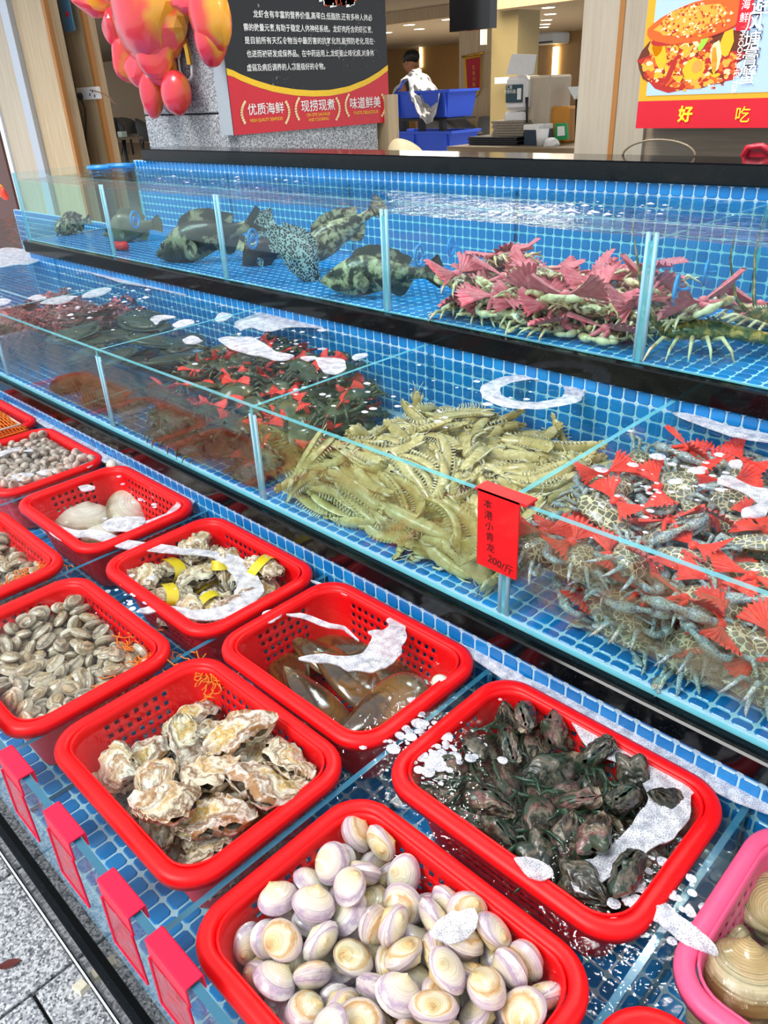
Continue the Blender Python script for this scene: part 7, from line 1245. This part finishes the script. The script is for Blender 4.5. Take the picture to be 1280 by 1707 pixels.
# ------------------------------------------------------------------ right wall and crab poster, facing -Y
wx0 = aty(957, 250, 79).x; wx1 = aty(1013, 255, 79).x; wx2 = aty(1068, 258, 79).x
st('wall_right', MB().box(wx0, 79, G, wx1, 84, 62), MATS['pale_oak']); st('trim_5', MB().box(wx1, 78.9, G, wx1 + .55, 84, 62), MATS['orange_trim'])
st('wall_right', MB().box(wx1 + .55, 79, G, wx2, 84, 62), MATS['pale_oak']); st('wall_right', MB().box(wx2, 79.4, G, 60, 84, 62), MATS['oak_horizontal'])
cp = thing('crab_poster', 'bright lightbox poster of a spicy crab dish on the right wall', 'sign', (-30, 76, -5))
b0 = aty(1059, 214, 76); zr = aty(1063, 169, 76).z; zi = aty(1070, 160, 76).z; xL = b0.x; zB = b0.z
e_red = emis('lit_red', '#cf1028', .3); e_gold = emis('lit_gold', '#dfa520', .3); e_sky = emis('lit_pale_blue', '#a9c4e4', .4); e_yel = emis('lit_yellow', '#ffe428', .5); e_wht = emis('lit_white', '#ffffff', .6)
part(MB().box(xL - .1, 76.1, zB, -12, 79, 40), 'box', MATS['poster_side'], cp)
part(MB().box(xL, 76.0, zB, -12, 76.1, zr), 'red_band', e_red, cp); part(MB().box(xL, 76.0, zr, -12, 76.1, 40), 'gold_frame', e_gold, cp); part(MB().box(xL + .8, 75.93, zi, -24.5, 76.05, 40), 'picture_ground', e_sky, cp)
def ony(px, py, Y=75.85): return aty(px, py, Y)
text('好', tuple(ony(1142, 192)), RY, 1.35, e_yel, cp, bold=.04); text('吃', tuple(ony(1237, 193)), RY, 1.35, e_yel, cp)
blk = emis('lit_black', '#12203a', .3)
for ch, q in zip('避风塘膏蟹', ((1268, 10), (1258, 38), (1254, 69), (1251, 98), (1246, 127))):
    P = ony(*q); text(ch, (P.x, 75.82, P.z), RY, 1.5, blk, cp, bold=.05); text(ch, (P.x, 75.74, P.z), RY, 1.5, e_wht, cp)
P = ony(1243, 16); part(MB().box(P.x - .6, 75.8, P.z - 1.5, P.x + .6, 75.85, P.z + 2.5, bev=.02), 'red_seal', e_red, cp); text('海', (P.x, 75.75, P.z + .3), RY, .75, e_wht, cp); text('鲜', (P.x, 75.75, P.z - .6), RY, .75, e_wht, cp)
text('TYPHOON SHELTER', tuple(ony(1231, 95, 75.8)), (PI / 2, PI / 2, 0), .6, e_wht, cp)
cols = [emis('p_orange', '#e0601c', .3), emis('p_yellow', '#eba83a', .3), emis('p_red', '#b8261e', .25), emis('p_cream', '#f3dca8', .35), emis('p_brown', '#6b2c12', .2), emis('p_green', '#a0d03a', .3), emis('p_gold', '#dcb61e', .3)]
dish = MB(); r3 = np.random.RandomState(8)
def blob(px, py, rx, ry, c, rot=0, y=75.9, n=14, irr=.15):
    C0 = ony(px, py, y); k = C0.dot(cf) / FPX; pts = []
    for i in range(n):
        a = 2 * PI * i / n; r_1 = 1 + irr * r3.uniform(-1, 1); u, v = rx * math.cos(a) * r_1, ry * math.sin(a) * r_1
        u, v = u * math.cos(rot) - v * math.sin(rot), u * math.sin(rot) + v * math.cos(rot); pts.append((C0.x + u * k * 1.3, y, C0.z + v * k))
    dish.add(pts, [tuple(range(n))], c)
blob(1150, 95, 72, 45, 4, 0, 75.91, 20); blob(1148, 110, 68, 36, 2, 0, 75.905, 20)
for k in range(420):
    a, q = r3.uniform(0, 2 * PI), r3.rand() ** .55; blob(1150 + 76 * q * math.cos(a), 104 + 42 * q * math.sin(a), r3.uniform(2, 6), r3.uniform(2, 5), r3.choice([0, 1, 2, 3, 4, 6], p=[.26, .24, .2, .15, .05, .1]), r3.uniform(0, 3), 75.9 - k * .0001, 7, .3)
for px, py, rx, ry, c, ro in ((1100, 90, 9, 22, 6, .3), (1212, 70, 8, 24, 6, 0), (1155, 115, 14, 17, 6, 0), (1162, 112, 8, 9, 3, 0), (1193, 92, 7, 22, 3, .1), (1190, 100, 4, 20, 6, .1), (1172, 72, 4, 14, 5, -.4), (1118, 118, 4, 22, 2, -.3), (1092, 78, 9, 14, 1, .2)): blob(px, py, rx, ry, c, ro, 75.85, 12)
blob(1160, 36, 66, 28, 0, .18, 75.83, 24, .05); blob(1160, 52, 62, 14, 2, .18, 75.835, 20, .05); blob(1150, 34, 46, 20, 1, .18, 75.825, 20, .1)
for k in range(260):
    a, q = r3.uniform(0, 2 * PI), r3.rand() ** .5; u, v = 60 * q * math.cos(a), 26 * q * math.sin(a); blob(1160 + u * math.cos(.18) + v * .2, 34 - u * .18 + v, r3.uniform(1, 3), r3.uniform(.8, 2), r3.choice([1, 3, 0, 2]), r3.uniform(0, 3), 75.815 - k * .0001, 6, .3)
for k in range(60): blob(r3.uniform(1076, 1225), r3.uniform(120, 152), r3.uniform(.8, 3), r3.uniform(.6, 2), r3.choice([0, 1, 2, 4]), 0, 75.9, 6, .3)
part(dish, 'printed_dish', cols, cp, kind='stuff')
# facade above, an unseen canopy added to block the sky, and its lamps
st('wall_front', MB().box(-900, 110, 40, wx0, 113, 70), MATS['pale_oak'])
can = thing('canopy', 'unseen canopy added over the upper tanks to block the sky', 'canopy', (-60, 78, 52)); part(MB().box(-260, 50, 52, 60, 84, 54), 'sky_block_panel', plain('canopy_grey', '#8f9398', .6), can)
for x, y, lb_ in ((-69.5, 76.2, 'square canopy lamp over the middle of the tanks'), (-27.5, 74.0, 'square canopy lamp over the right of the tanks')):
    l_ = thing('canopy_lamp', lb_, 'lamp', (x, y, 50.4)); part(MB().box(x - 6, y - 3, 50.6, x + 6, y + 3, 52, bev=.1), 'housing', MATS['white_paint'], l_); part(MB().box(x - 4.7, y - 2.2, 50.35, x + 4.7, y + 2.2, 50.6), 'diffuser', emis('lamp_white', '#ffffff', 130), l_)

# ------------------------------------------------------------------ inside the restaurant
st('beam_front', MB().box(-480, 420, aty(640, 42, 420).z, aty(757, 29, 420).x, 424, CZ), MATS['oak_panel']).name = 'trim_6'
st('wall_inner', pbox(765, 818, 48, 262, 323, 10), MATS['oak_panel']).name = 'wall_middle'
st('wall_inner', pbox(818, 860, 18, 262, 240, 12), plain('olive_panel', '#a08f63', .5)).name = 'wall_middle'
st('wall_inner', pbox(858, 965, 55, 200, 411.5, 6), MATS['warm_wall']).name = 'wall_middle'
st('beam', MB().box(aty(815, 10, 235).x, 235, aty(820, 17, 235).z, aty(990, 10, 235).x, 238, CZ), MATS['oak_panel']).name = 'trim_7'
def place_abs(o): o.location = T(0, 0, 0); return o
CLIGHTS = [(682, 41), (699, 48), (746, 32), (645, 54), (914, 12), (917, 23), (911, 33), (909, 40), (907, 45)]
for i, q in enumerate(CLIGHTS):
    P = atz(*q, CZ - .1); l_ = thing('downlight', 'round recessed ceiling light, %s' % ('leftmost of the left group', 'below the hanging screen edge, left group', 'beside the black screen', 'half behind the black poster', 'nearest of the right row', 'second of the right row', 'third of the right row', 'fourth of the right row', 'farthest of the right row')[i], 'ceiling light', (P.x, P.y, CZ - .2))
    k = 4.2; part(MB().lathe([(k, -.3), (k * 1.15, -.2), (k * 1.15, .1)], 20, tuple(P)), 'rim', MATS['white_paint'], l_, smooth=True); part(MB().lathe([(0, -.1), (k, -.1), (k, -.3)], 20, tuple(P)), 'diffuser', emis('downlight_glow', '#fff4dc', 9), l_)
    if i in (0, 2, 4, 7):
        L_ = bpy.data.lights.new('downlight_lamp', 'AREA'); L_.energy = 26; L_.size = .35; L_.color = (1, .88, .7); ol = link('downlight_lamp', L_, l_); ol.location = (0, 0, -.03)
L_ = bpy.data.lights.new('dining_fill', 'AREA'); L_.shape = 'RECTANGLE'; L_.size = 3; L_.size_y = 2; L_.energy = 130; L_.color = (1, .9, .75); ol = link('dining_fill', L_); ol.location = T(-150, 200, CZ - 2)  # fill light added to brighten the dining room, no fixture
L_ = bpy.data.lights.new('dining_fill', 'AREA'); L_.shape = 'RECTANGLE'; L_.size = 8; L_.size_y = 4; L_.energy = 420; L_.color = (1, .86, .66); ol = link('dining_fill', L_); ol.location = T(-480, 560, CZ - 1)  # second added fill, lifts the dim back area, also without a fixture
for (q0, q1, Y, lb_) in (((700, 56), (702, 112), 798, 'glowing vertical light strip behind the person'), ((926, 78), (921, 152), 410, 'glowing vertical light strip right of the kiosk')):
    a, b = aty(*q0, Y), aty(*q1, Y); o = link('light_strip', MB().box(a.x - 1.6, Y, b.z, a.x + 1.6, Y + 1, a.z).mesh('light_strip', emis('strip_glow', '#ffe9b0', 5), False)); place_abs(o); tag(o, lb_, 'light strip')
tv = thing('hanging_screen', 'black hanging screen at the top, switched off', 'screen', tuple(aty(782, 48, 190)))
m_ = pbox(749, 817, -60, 50, 190, 3); part(m_, 'panel', plain('screen_black', '#15171a', .08), tv)
P0_ = [aty(x, y, 189.7) for x, y in ((789, -10), (789, 15), (791, 35), (792, 45))]; part(MB().tube([tuple(p) for p in P0_], .25, 4), 'reflection_line', emis('strip_orange', '#ff9a52', 1.2), tv) if False else None
ac = thing('air_conditioner', 'white wall air conditioner above the kiosk', 'air conditioner', tuple(aty(895, 74, 395)))
part(pbox(873, 922, 55, 74, 395, 16, .8), 'casing', MATS['white_paint'], ac); part(pbox(875, 920, 70, 72.5, 394.6, .5), 'outlet_slot', MATS['black_plastic'], ac)
pn = thing('pennant', 'red pennant with yellow fringe and small gold characters', 'pennant', tuple(aty(788, 150, 320)))
def pquad(pts, Y, d=.4):
    f = [tuple(aty(x, y, Y)) for x, y in pts]; n = len(f); return MB().add(f + [(a, b + d, c) for a, b, c in f], [tuple(range(n)), tuple(reversed(range(n, 2 * n)))] + [(i, n + i, n + (i + 1) % n, (i + 1) % n) for i in range(n)])
part(pquad([(772, 96), (800, 91), (800, 148), (796, 158), (789, 163), (782, 158), (775, 152)], 322), 'fringe', plain('pennant_yellow', '#e0b020', .6), pn); part(pquad([(776, 99), (799, 95), (798, 146), (790, 152), (779, 147)], 321), 'cloth', plain('pennant_red', '#b5122e', .6), pn)
part(MB().tube([tuple(aty(770, 95, 320)), tuple(aty(806, 88, 320))], .5, 6), 'rod', MATS['gold'], pn, smooth=True)
for i, ch in enumerate('生意兴隆'): P = aty(789.5 + i * .2, 113 + i * 9.5, 320.5); text(ch, tuple(P), RY, 1.9, MATS['pennant_yellow'], pn)
for (bx, lb_) in (((800, 806, 47, 75), 'white power box on the wood pillar'), ((824, 845, 129, 140), 'white router box on the olive panel')):
    o = link('wall_box', pbox(*bx, 235, 2, .1).mesh('wall_box', MATS['white_paint'], False)); place_abs(o); tag(o, lb_, 'box')
# crate trolley
ct = thing('crate_trolley', 'black trolley carrying two blue plastic bins', 'trolley', tuple(aty(700, 252, 176).xy) + (G,))
def bin_(x0, x1, y0, y1, Y, lbl):
    a, b = aty(x0, (y0 + y1) / 2, Y), aty(x1, (y0 + y1) / 2, Y); t, u = aty((x0 + x1) / 2, y0, Y), aty((x0 + x1) / 2, y1, Y)
    o = thing('plastic_bin', lbl, 'bin', (a.x, Y, u.z)); w_, h = b.x - a.x, t.z - u.z; d = 12; mb = MB()
    o4 = [(a.x, Y), (b.x, Y), (b.x, Y + d), (a.x, Y + d)]; cx, cy = (a.x + b.x) / 2, Y + d / 2
    def sc(k): return [(cx + (x - cx) * k, cy + (y - cy) * k) for x, y in o4]
    rings = [[(x, y, u.z) for x, y in sc(.86)], [(x, y, t.z - .6) for x, y in sc(.97)], [(x, y, t.z - .6) for x, y in sc(1.03)], [(x, y, t.z) for x, y in sc(1.03)], [(x, y, t.z) for x, y in sc(.95)], [(x, y, u.z + .5) for x, y in sc(.83)]]
    mb.grid(np.array(rings), closed_v=True); mb.f.append((0, 3, 2, 1)); mb.mi.append(0); mb.f.append((20, 21, 22, 23)); mb.mi.append(0); part(mb, 'tub', plain('bin_blue', '#2c58e0', .4), o)
    for k in (.02, .45, .98): xx = a.x + w_ * (.05 + .9 * k); part(MB().box(xx - .25, Y - .2, u.z + .3, xx + .25, Y + .4, t.z - .7), 'rib', MATS['bin_blue'], o)
    return o
bin_(658, 748, 151, 197, 172, 'upper blue plastic bin draped with silver sheet'); bin_(641, 752, 219, 262, 172, 'lower blue plastic bin just above the black coping')
for px in (668, 700, 735):
    a = aty(px, 190, 174); part(MB().box(a.x - .7, 174, G + 1, a.x + .7, 175.5, aty(px, 196, 174).z + .5), 'post', MATS['black_plastic'], ct)
a, b = aty(655, 205, 172), aty(745, 205, 172); part(MB().box(a.x, 172, aty(700, 200, 172).z - .2, b.x, 184, aty(700, 198, 172).z), 'shelf', MATS['black_plastic'], ct)
# silver sheet
b_ = NB('silver_foil'); b_.set(Base_Color=hexc('#b5b7bb'), Metallic=.75, Roughness=.32)
sh = MB(); U_, V_ = np.meshgrid(np.linspace(0, 1, 34), np.linspace(0, 1, 34), indexing='ij')
pxs = 661 + 78 * U_ + 6 * np.sin(V_ * 5); pys = 150 - 34 * np.sin(PI * np.clip(U_ * 1.15, 0, 1)) * (1 - V_ * .2) + 62 * V_ ** 1.5 * (U_ > .35) * np.sin(np.clip((U_ - .35) / .65, 0, 1) * PI) ** .6 + 8 * V_
Y_ = 178 - 7.5 * V_; PP = np.zeros(pxs.shape + (3,))
for i in range(34):
    for j in range(34): PP[i, j] = aty(float(pxs[i, j]), float(pys[i, j]), float(Y_[i, j]))
cr1 = vnoise(PP, .5, 4); cr2 = vnoise(PP, 1.1, 8); PP[..., 1] -= 1.2 * np.abs(cr1) + .5 * np.abs(cr2); PP[..., 2] += .7 * cr2
sh.grid(PP); o = link('silver_sheet', sh.mesh('silver_sheet', MATS['silver_foil'], True)); place_abs(o); o.modifiers.new('thickness', 'SOLIDIFY').thickness = .003; tag(o, 'crumpled silver foil sheet draped over the upper blue bin', 'sheet')
# person bending behind the bins
def person():
    P = aty(684, 104, 290); hx, hz = P.x, P.z; H0 = thing('person', 'person with short black hair in dark clothes, bending forward behind the bins', 'person', (hx + 4, 290, G + .4))
    nm = [(hx + 7, 292, G + 2), (hx + 7, 292, G + 16), (hx + 7, 292, G + 30), (hx + 6, 292, G + 38), (hx + 4.6, 291, hz - 12), (hx + 2.5, 290.5, hz - 6.5), (hx + 1, 290.2, hz - 3.5), (hx, 290, hz)]
    b = MB(); sk = [np.array(p) for p in nm]
    def limb(ps, rs, m_, n_, flat=1.0, pr=H0): part(MB().tube([tuple(p) for p in ps], rs, 14), m_, n_, pr, smooth=True)
    tor = [sk[2], sk[3], sk[4], sk[5], sk[5] + [-.6, 0, 1.2]]
    tm = MB(); rings = []
    for p, (rw_, rd_) in zip(tor, ((5.2, 3.6), (5.0, 3.4), (5.8, 3.8), (6.6, 3.2), (2.2, 2.2))):
        rings.append([(p[0] + rw_ * math.cos(a), p[1] + rd_ * math.sin(a), p[2]) for a in np.linspace(0, 2 * PI, 18, endpoint=False)])
    tm.grid(np.array(rings), closed_v=True)
    tm.tube([tuple(sk[5] + [.2, 0, .5]), tuple(sk[6]), tuple(sk[7] - np.array([0, 0, 1]))], [1.9, 1.7, 1.6], 12)
    for sd in (-1, 1):
        s0 = sk[5] + np.array([sd * 5.2, 0, -1.2]); e_ = s0 + [-2.5, -4, -8.5]; h_ = e_ + [-4, -6, -3]; tm.tube([tuple(s0), tuple((s0 + e_) / 2), tuple(e_), tuple((e_ + h_) / 2), tuple(h_)], [2.1, 1.8, 1.5, 1.35, 1.0], 12)
        for f_ in range(5): tm.tube([tuple(h_ + np.array([0, 0, 0])), tuple(h_ + np.array([-1.4, -1.2 + .45 * f_, -.5 - .1 * f_])), tuple(h_ + np.array([-2.6, -1.5 + .55 * f_, -1.4]))], [.55, .36, .25], 6)
        l0 = np.array([sk[2][0] + sd * 2.6, 292, G + 31]); tm.tube([tuple(l0), tuple(l0 + [0, 0, -13]), tuple(l0 + [.3, 0, -27])], [3.2, 2.4, 1.7], 12); tm.tube([tuple(l0 + [.3, .5, -29.5]), tuple(l0 + [-.4, -3.2, -29.9])], [1.3, 1.1], 10)
    part(tm, 'body', plain('skin', '#a9755a', .5), H0, smooth=True)
    hd = MB(); S_ = []
    for t in np.linspace(0, 1, 14):
        a = PI * t; r_ = math.sin(a) ** .8; ww = 2.9 * (1 if t < .5 else 1 - .35 * (t - .5) * 2); S_.append([(hx + ww * 1.12 * r_ * math.cos(q) - .5 * (t > .6), 290 + ww * r_ * math.sin(q), hz + 4.0 * math.cos(a)) for q in np.linspace(0, 2 * PI, 18, endpoint=False)])
    hd.grid(np.array(S_), closed_v=True); hd.tube([(hx - 3.0, 289.6, hz + .3), (hx - 4.0, 289.5, hz - .6), (hx - 3.0, 289.6, hz - .9)], [.3, .45, .3], 6)
    part(hd, 'head', MATS['skin'], H0, smooth=True)
    part(MB().tube([(hx + .3, 287.2, hz + .4), (hx + .3, 286.9, hz - .8)], [.6, .4], 8), 'ear', MATS['skin'], H0, smooth=True)
    for dy in (-1.1, 1.0): part(MB().lathe([(0, -.1), (.28, 0), (0, .12)], 8, (hx - 2.95, 289.7 + dy, hz + .35)), 'eye', MATS['eye_black'], H0, smooth=True)
    part(MB().tube([(hx - 3.0, 288.9, hz - 1.8), (hx - 3.25, 289.6, hz - 1.85), (hx - 3.0, 290.3, hz - 1.8)], [.1, .18, .1], 5), 'mouth', plain('lip', '#8a4a40', .5), H0, smooth=True)
    hr = lump(3.7, 3.5, 3.1, 5, 3, .16); hr.xf(Matrix.Translation((hx + .7, 290, hz + 1.9))); part(hr, 'hair', plain('hair_black', '#0d0c0c', .5), H0, smooth=True)
    ap = MB(); rings = []
    for p, (rw_, rd_) in zip(tor[:4], ((5.6, 4.0), (5.4, 3.8), (6.2, 4.2), (6.9, 3.6))): rings.append([(p[0] + rw_ * math.cos(a), p[1] + rd_ * math.sin(a), p[2]) for a in np.linspace(0, 2 * PI, 18, endpoint=False)])
    ap.grid(np.array(rings), closed_v=True); part(ap, 'shirt', plain('shirt_dark', '#2b2b30', .7), H0, smooth=True)
person()
# counter and what stands on it
ctr = thing('counter', 'brown wooden counter behind the coping', 'counter', (-100, 148, G)); A, B = aty(744, 252, 138), aty(957, 244, 138); zt = (A.z + B.z) / 2 + .3
part(MB().box(A.x, 138, zt - 1.4, B.x + 6, 158, zt, bev=.15), 'top', MATS['counter_wood'], ctr); part(MB().box(A.x + 1.5, 140, G + .4, B.x + 5, 156, zt - 1.4), 'front', MATS['oak_panel'], ctr)
def on_counter(px, Y): return aty(px, 240, Y).x
kx = on_counter(878, 150); kk = thing('payment_kiosk', 'white payment kiosk with a tilted screen on the counter', 'kiosk', (kx, 150, zt)); k_ = aty(878, 200, 150).dot(cf) / FPX
plain('kiosk_beige', '#b9ab97', .6); plain('kiosk_white', '#dcdcdd', .3)
part(pbox(874, 915, 126, 236, 149, 8, .4), 'side_body', MATS['kiosk_beige'], kk); part(pbox(841, 877, 127, 185, 147.5, 6, .7), 'front_body', MATS['kiosk_white'], kk); part(pbox(838, 873, 186, 232, 148, 7, .5), 'foot_body', MATS['kiosk_white'], kk)
m_ = pquad([(843, 124), (853, 90), (891, 91), (886, 124)], 147, .7); part(m_, 'tilted_screen', MATS['kiosk_white'], kk); part(pbox(862, 873, 113, 128, 148.5, 1.5), 'screen_neck', MATS['kiosk_white'], kk)
part(pbox(843, 870, 141, 171, 147.2, .4), 'label_panel', plain('teal_dark', '#123f4c', .4), kk); part(pbox(862, 868, 147, 166, 147.0, .3), 'label_phone', MATS['white_paint'], kk)
P = aty(849, 146, 146.9); text('汇聚', tuple(P), RY, .75, MATS['white_print'], kk); P = aty(852, 153, 146.9); text('收银机器人', tuple(P), RY, .75, MATS['white_print'], kk)
part(MB().tube([tuple(aty(878, 162, 147.2)), tuple(aty(878, 205, 147.2))], [.35, .15], 6), 'cable', MATS['black_plastic'], kk, smooth=True)
def slab_pile(n, q0, q1, yt, yb, Y, mat, nm, lbl, grp, d=9):
    for i in range(n):
        y0 = yb - (i + 1) * (yb - yt) / n; y1 = yb - i * (yb - yt) / n; j = ((i * 37) % 5 - 2) * .8
        o = link(nm, pbox(q0 + j, q1 + j, y0 + .3, y1, Y, d, .08).mesh(nm, mat, False)); place_abs(o); tag(o, lbl, 'menu', grp)
slab_pile(7, 780, 862, 228, 250, 142, plain('menu_black', '#1b1c22', .35), 'menu', 'large black menu in the low pile on the counter', 'black menus on the counter', 12)
slab_pile(6, 820, 873, 201, 227, 146, plain('menu_grey', '#8c8172', .6, var=.2), 'booklet', 'grey booklet in the pile beside the kiosk', 'grey booklets on the counter', 9)
def simple(nm, lbl, cat, bx, mat, bev=.1):
    o = link(nm, pbox(*bx, bev).mesh(nm, mat, False)); place_abs(o); tag(o, lbl, cat); return o
simple('card_box', 'dark blue box with a white lid on the counter', 'box', (873, 898, 217, 247, 143, 5), plain('navy', '#122c42', .4)); simple('paper_box', 'white cardboard box on the dark blue box', 'box', (872, 898, 208, 217, 143, 5), MATS['white_paint'])
ob = simple('orange_bag', 'orange paper bag standing on the counter', 'bag', (911, 945, 178, 240, 150, 4), plain('bag_orange', '#c9862a', .5), .5)
gf = thing('menu_stand', 'green framed code stand on the counter', 'stand', tuple(aty(934, 232, 146))); part(pquad([(925, 206), (943, 205), (946, 232), (924, 234)], 146, .6), 'frame', plain('green_frame', '#1d9a58', .4), gf); part(pquad([(929, 211), (940, 210), (941, 226), (929, 227)], 145.8, .2), 'white_card', MATS['white_print'], gf)
cp_ = link('paper_cup', MB().lathe([(0, 0), (1.0, 0), (1.3, 3), (1.15, 3), (.9, .2), (0, .2)], 16).mesh('paper_cup', MATS['white_paint'], True)); place(cp_, (aty(903, 245, 142).x, 142, zt)); tag(cp_, 'white paper cup on the counter', 'cup')
tissue = link('crumpled_tissue', lump(1.6, 1.2, .8, 3, 2, .5).mesh('crumpled_tissue', MATS['white_paint'], False)); place(tissue, (aty(920, 242, 141).x, 141, zt + .5)); tag(tissue, 'crumpled white tissue on the counter', 'tissue')
fl = thing('desk_lamp', 'black stemmed lamp with a white shade at the wall edge', 'lamp', tuple(aty(955, 240, 152))); a = aty(960, 240, 152); b = aty(962, 165, 152); part(MB().tube([tuple(a), tuple((a + b) / 2), tuple(b)], .35, 8), 'stem', MATS['black_plastic'], fl, smooth=True)
part(pquad([(946, 145), (965, 144), (963, 158), (957, 166)], 152, 2), 'shade', plain('shade_white', '#e8eef0', .3), fl)
# dining chairs and tables
def dining_chair():
    o = bpy.data.objects.new('dining_chair', None); C.objects.link(o); mb = MB(); rows = []
    for a in np.linspace(-1.9, 1.9, 17):
        h = 13 - 5.5 * (abs(a) / 1.9) ** 2.2; rows.append([(8 * math.sin(a), 7.5 * math.cos(a), 15 + 0 * a), (8.6 * math.sin(a), 8.2 * math.cos(a), 15 + h * .6), (8.2 * math.sin(a), 7.8 * math.cos(a), 15 + h), (7.2 * math.sin(a), 6.8 * math.cos(a), 15 + h), (7 * math.sin(a), 6.6 * math.cos(a), 15)])
    mb.grid(np.array(rows)); link('backrest', mb.mesh('backrest', plain('chair_grey', '#5a5a5c', .6), True), o); link('seat', MB().lathe([(0, 12.5), (7.5, 12.5), (8, 14), (7.5, 15.5), (0, 16)], 20).mesh('seat', MATS['chair_grey'], True), o)
    for sx in (-1, 1):
        for sy in (-1, 1): link('leg', MB().tube([(sx * 4.5, sy * 4.5, 12.8), (sx * 6.5, sy * 6.5, 0)], [.6, .4], 8).mesh('leg', MATS['black_plastic'], True), o)
    return o
DC = dining_chair()
CH = [((655, 640), 'skip', 0)]
chairs = [((757, 150 + 60), 300, 2.2, 'nearest grey dining chair right of the blue bins'), ((728, 205), 296, 2.8, 'grey dining chair behind the blue bins'), ((778, 190), 308, 2.0, 'grey dining chair left of the round table'), ((832, 175), 300, 3.0, 'grey dining chair behind the round table'), ((850, 195), 280, -2.4, 'grey dining chair beside the kiosk'), ((757, 175), 316, 3.3, 'distant grey dining chair under the pennant'),
          ((190, 205), 395, 1.2, 'grey dining chair left behind the table with the tissue box'), ((214, 210), 400, 1.8, 'grey dining chair right behind the table with the tissue box'), ((246, 215), 370, 2.6, 'grey dining chair beside the granite pillar'), ((650, 190), 300, .5, 'dark dining chair at the edge of the black poster')]
for i, (q, Y, rz, lb_) in enumerate(chairs):
    o = DC if i == 0 else copy_tree(DC); P = aty(*q, Y); place(o, (P.x, Y, G + .4), (0, 0, rz), 1.1); tag(o, lb_, 'chair', 'grey dining chairs')
def table(P, r, lbl, square=False):
    o = thing('dining_table', lbl, 'table', (P[0], P[1], G + .4)); zt_ = G + 25.5
    part(MB().box(P[0] - r, P[1] - r, zt_ - 1, P[0] + r, P[1] + r, zt_, bev=.2) if square else MB().lathe([(0, zt_ - 1), (r, zt_ - 1), (r, zt_), (0, zt_)], 28, (P[0], P[1], 0)), 'table_top', plain('table_beige', '#8d8172', .5), o)
    part(MB().tube([(P[0], P[1], zt_ - 1), (P[0], P[1], G + 1.4)], 1.2, 10), 'pedestal', MATS['black_plastic'], o, smooth=True); part(MB().lathe([(0, G + .4), (7, G + .4), (7, G + 1), (0, G + 1.8)], 20, (P[0], P[1], 0)), 'foot', MATS['black_plastic'], o); return o
P = atz(805, 217, G + 25.5); table((P.x, P.y), 9, 'round beige dining table between the grey chairs'); P = atz(205, 229, G + 25.5); table((P.x, P.y), 8, 'small square dining table with a tissue box', True)
tb = link('tissue_box', MB().box(-2.5, -1.6, 0, 2.5, 1.6, 3, bev=.2).mesh('tissue_box', plain('pale_green_box', '#cfe0d2', .5), False)); place(tb, (P.x - 2, P.y + 1, G + 25.5)); tag(tb, 'pale green tissue box on the small square table', 'box')
# cream chair and red stool just behind the coping, clear round table
cr_ = thing('cream_chair', 'cream plastic chair, its rounded back showing above the coping', 'chair', (aty(660, 250, 92).x, 92, G + .4)); mb = MB(); rows = []; cx = aty(661, 250, 92).x
kz = aty(655, 231, 92).z; w2 = (aty(692, 250, 92).x - aty(630, 250, 92).x) / 2
for t in np.linspace(-1, 1, 21):
    h = math.sqrt(max(0, 1 - t * t)); rows.append([(cx + w2 * t, 92 + 1.5 * t * t, G + 15), (cx + w2 * t, 92 + 2 * t * t, kz - 3.2 + 3.2 * h - .4), (cx + w2 * t * .98, 92.5 + 2 * t * t, kz - 3.2 + 3.2 * h), (cx + w2 * t, 93 + 2 * t * t, kz - 3.2 + 3.2 * h - .5), (cx + w2 * t, 93 + 1.5 * t * t, G + 15)])
mb.grid(np.array(rows)); part(mb, 'backrest', plain('cream_plastic', '#ecd9ac', .4), cr_, smooth=True); part(MB().box(cx - w2, 79, G + 14, cx + w2, 93, G + 15.5, bev=.5), 'seat', MATS['cream_plastic'], cr_)
for sx in (-1, 1):
    for yy in (80, 92): part(MB().tube([(cx + sx * w2 * .85, yy, G + 14), (cx + sx * w2, yy, G + .4)], [.7, .5], 8), 'leg', MATS['cream_plastic'], cr_, smooth=True)
ct2 = thing('glass_guard', 'clear half-round glass guard standing on the coping below the crab poster', 'glass guard', (aty(1095, 260, 71).x, 70, -6.1))
c = aty(1096, 262, 70.3); ra = (aty(1156, 262, 70.3).x - aty(1036, 262, 70.3).x) / 2; a_ = np.linspace(0, PI, 30); zz0 = -6.1
rim_ = MB().tube([(c.x + ra * math.cos(a), 70.3, zz0 + (aty(1096, 233, 70.3).z - zz0) * math.sin(a)) for a in a_], .10, 6); part(rim_, 'rim', plain('rim_brown', '#8a7a60', .3), ct2, smooth=True)
dm = MB(); dm.add([(c.x + ra * math.cos(a), 70.3, zz0 + (aty(1096, 233, 70.3).z - zz0) * math.sin(a)) for a in a_], [tuple(range(30))]); part(dm, 'clear_disc', MATS['glass'], ct2)
rs = thing('red_stool', 'red plastic stool leaning behind the coping at the right edge', 'stool', (aty(1262, 262, 73.5).x, 73.5, -6.1))
part(pquad([(1232, 267), (1240, 256), (1245, 244), (1252, 240), (1268, 243), (1285, 240), (1300, 268), (1284, 268), (1270, 262), (1255, 262), (1246, 267)], 73.5, 1.4), 'seat_shell', plain('stool_red', '#c3122f', .35, coat=.3), rs)
part(MB().tube([tuple(aty(1236, 266, 73.3)), tuple(aty(1246, 246, 73.3)), tuple(aty(1270, 243, 73.3)), tuple(aty(1296, 262, 73.3))], .28, 6), 'edge', MATS['stool_red'], rs, smooth=True)
bpy.context.view_layer.update()
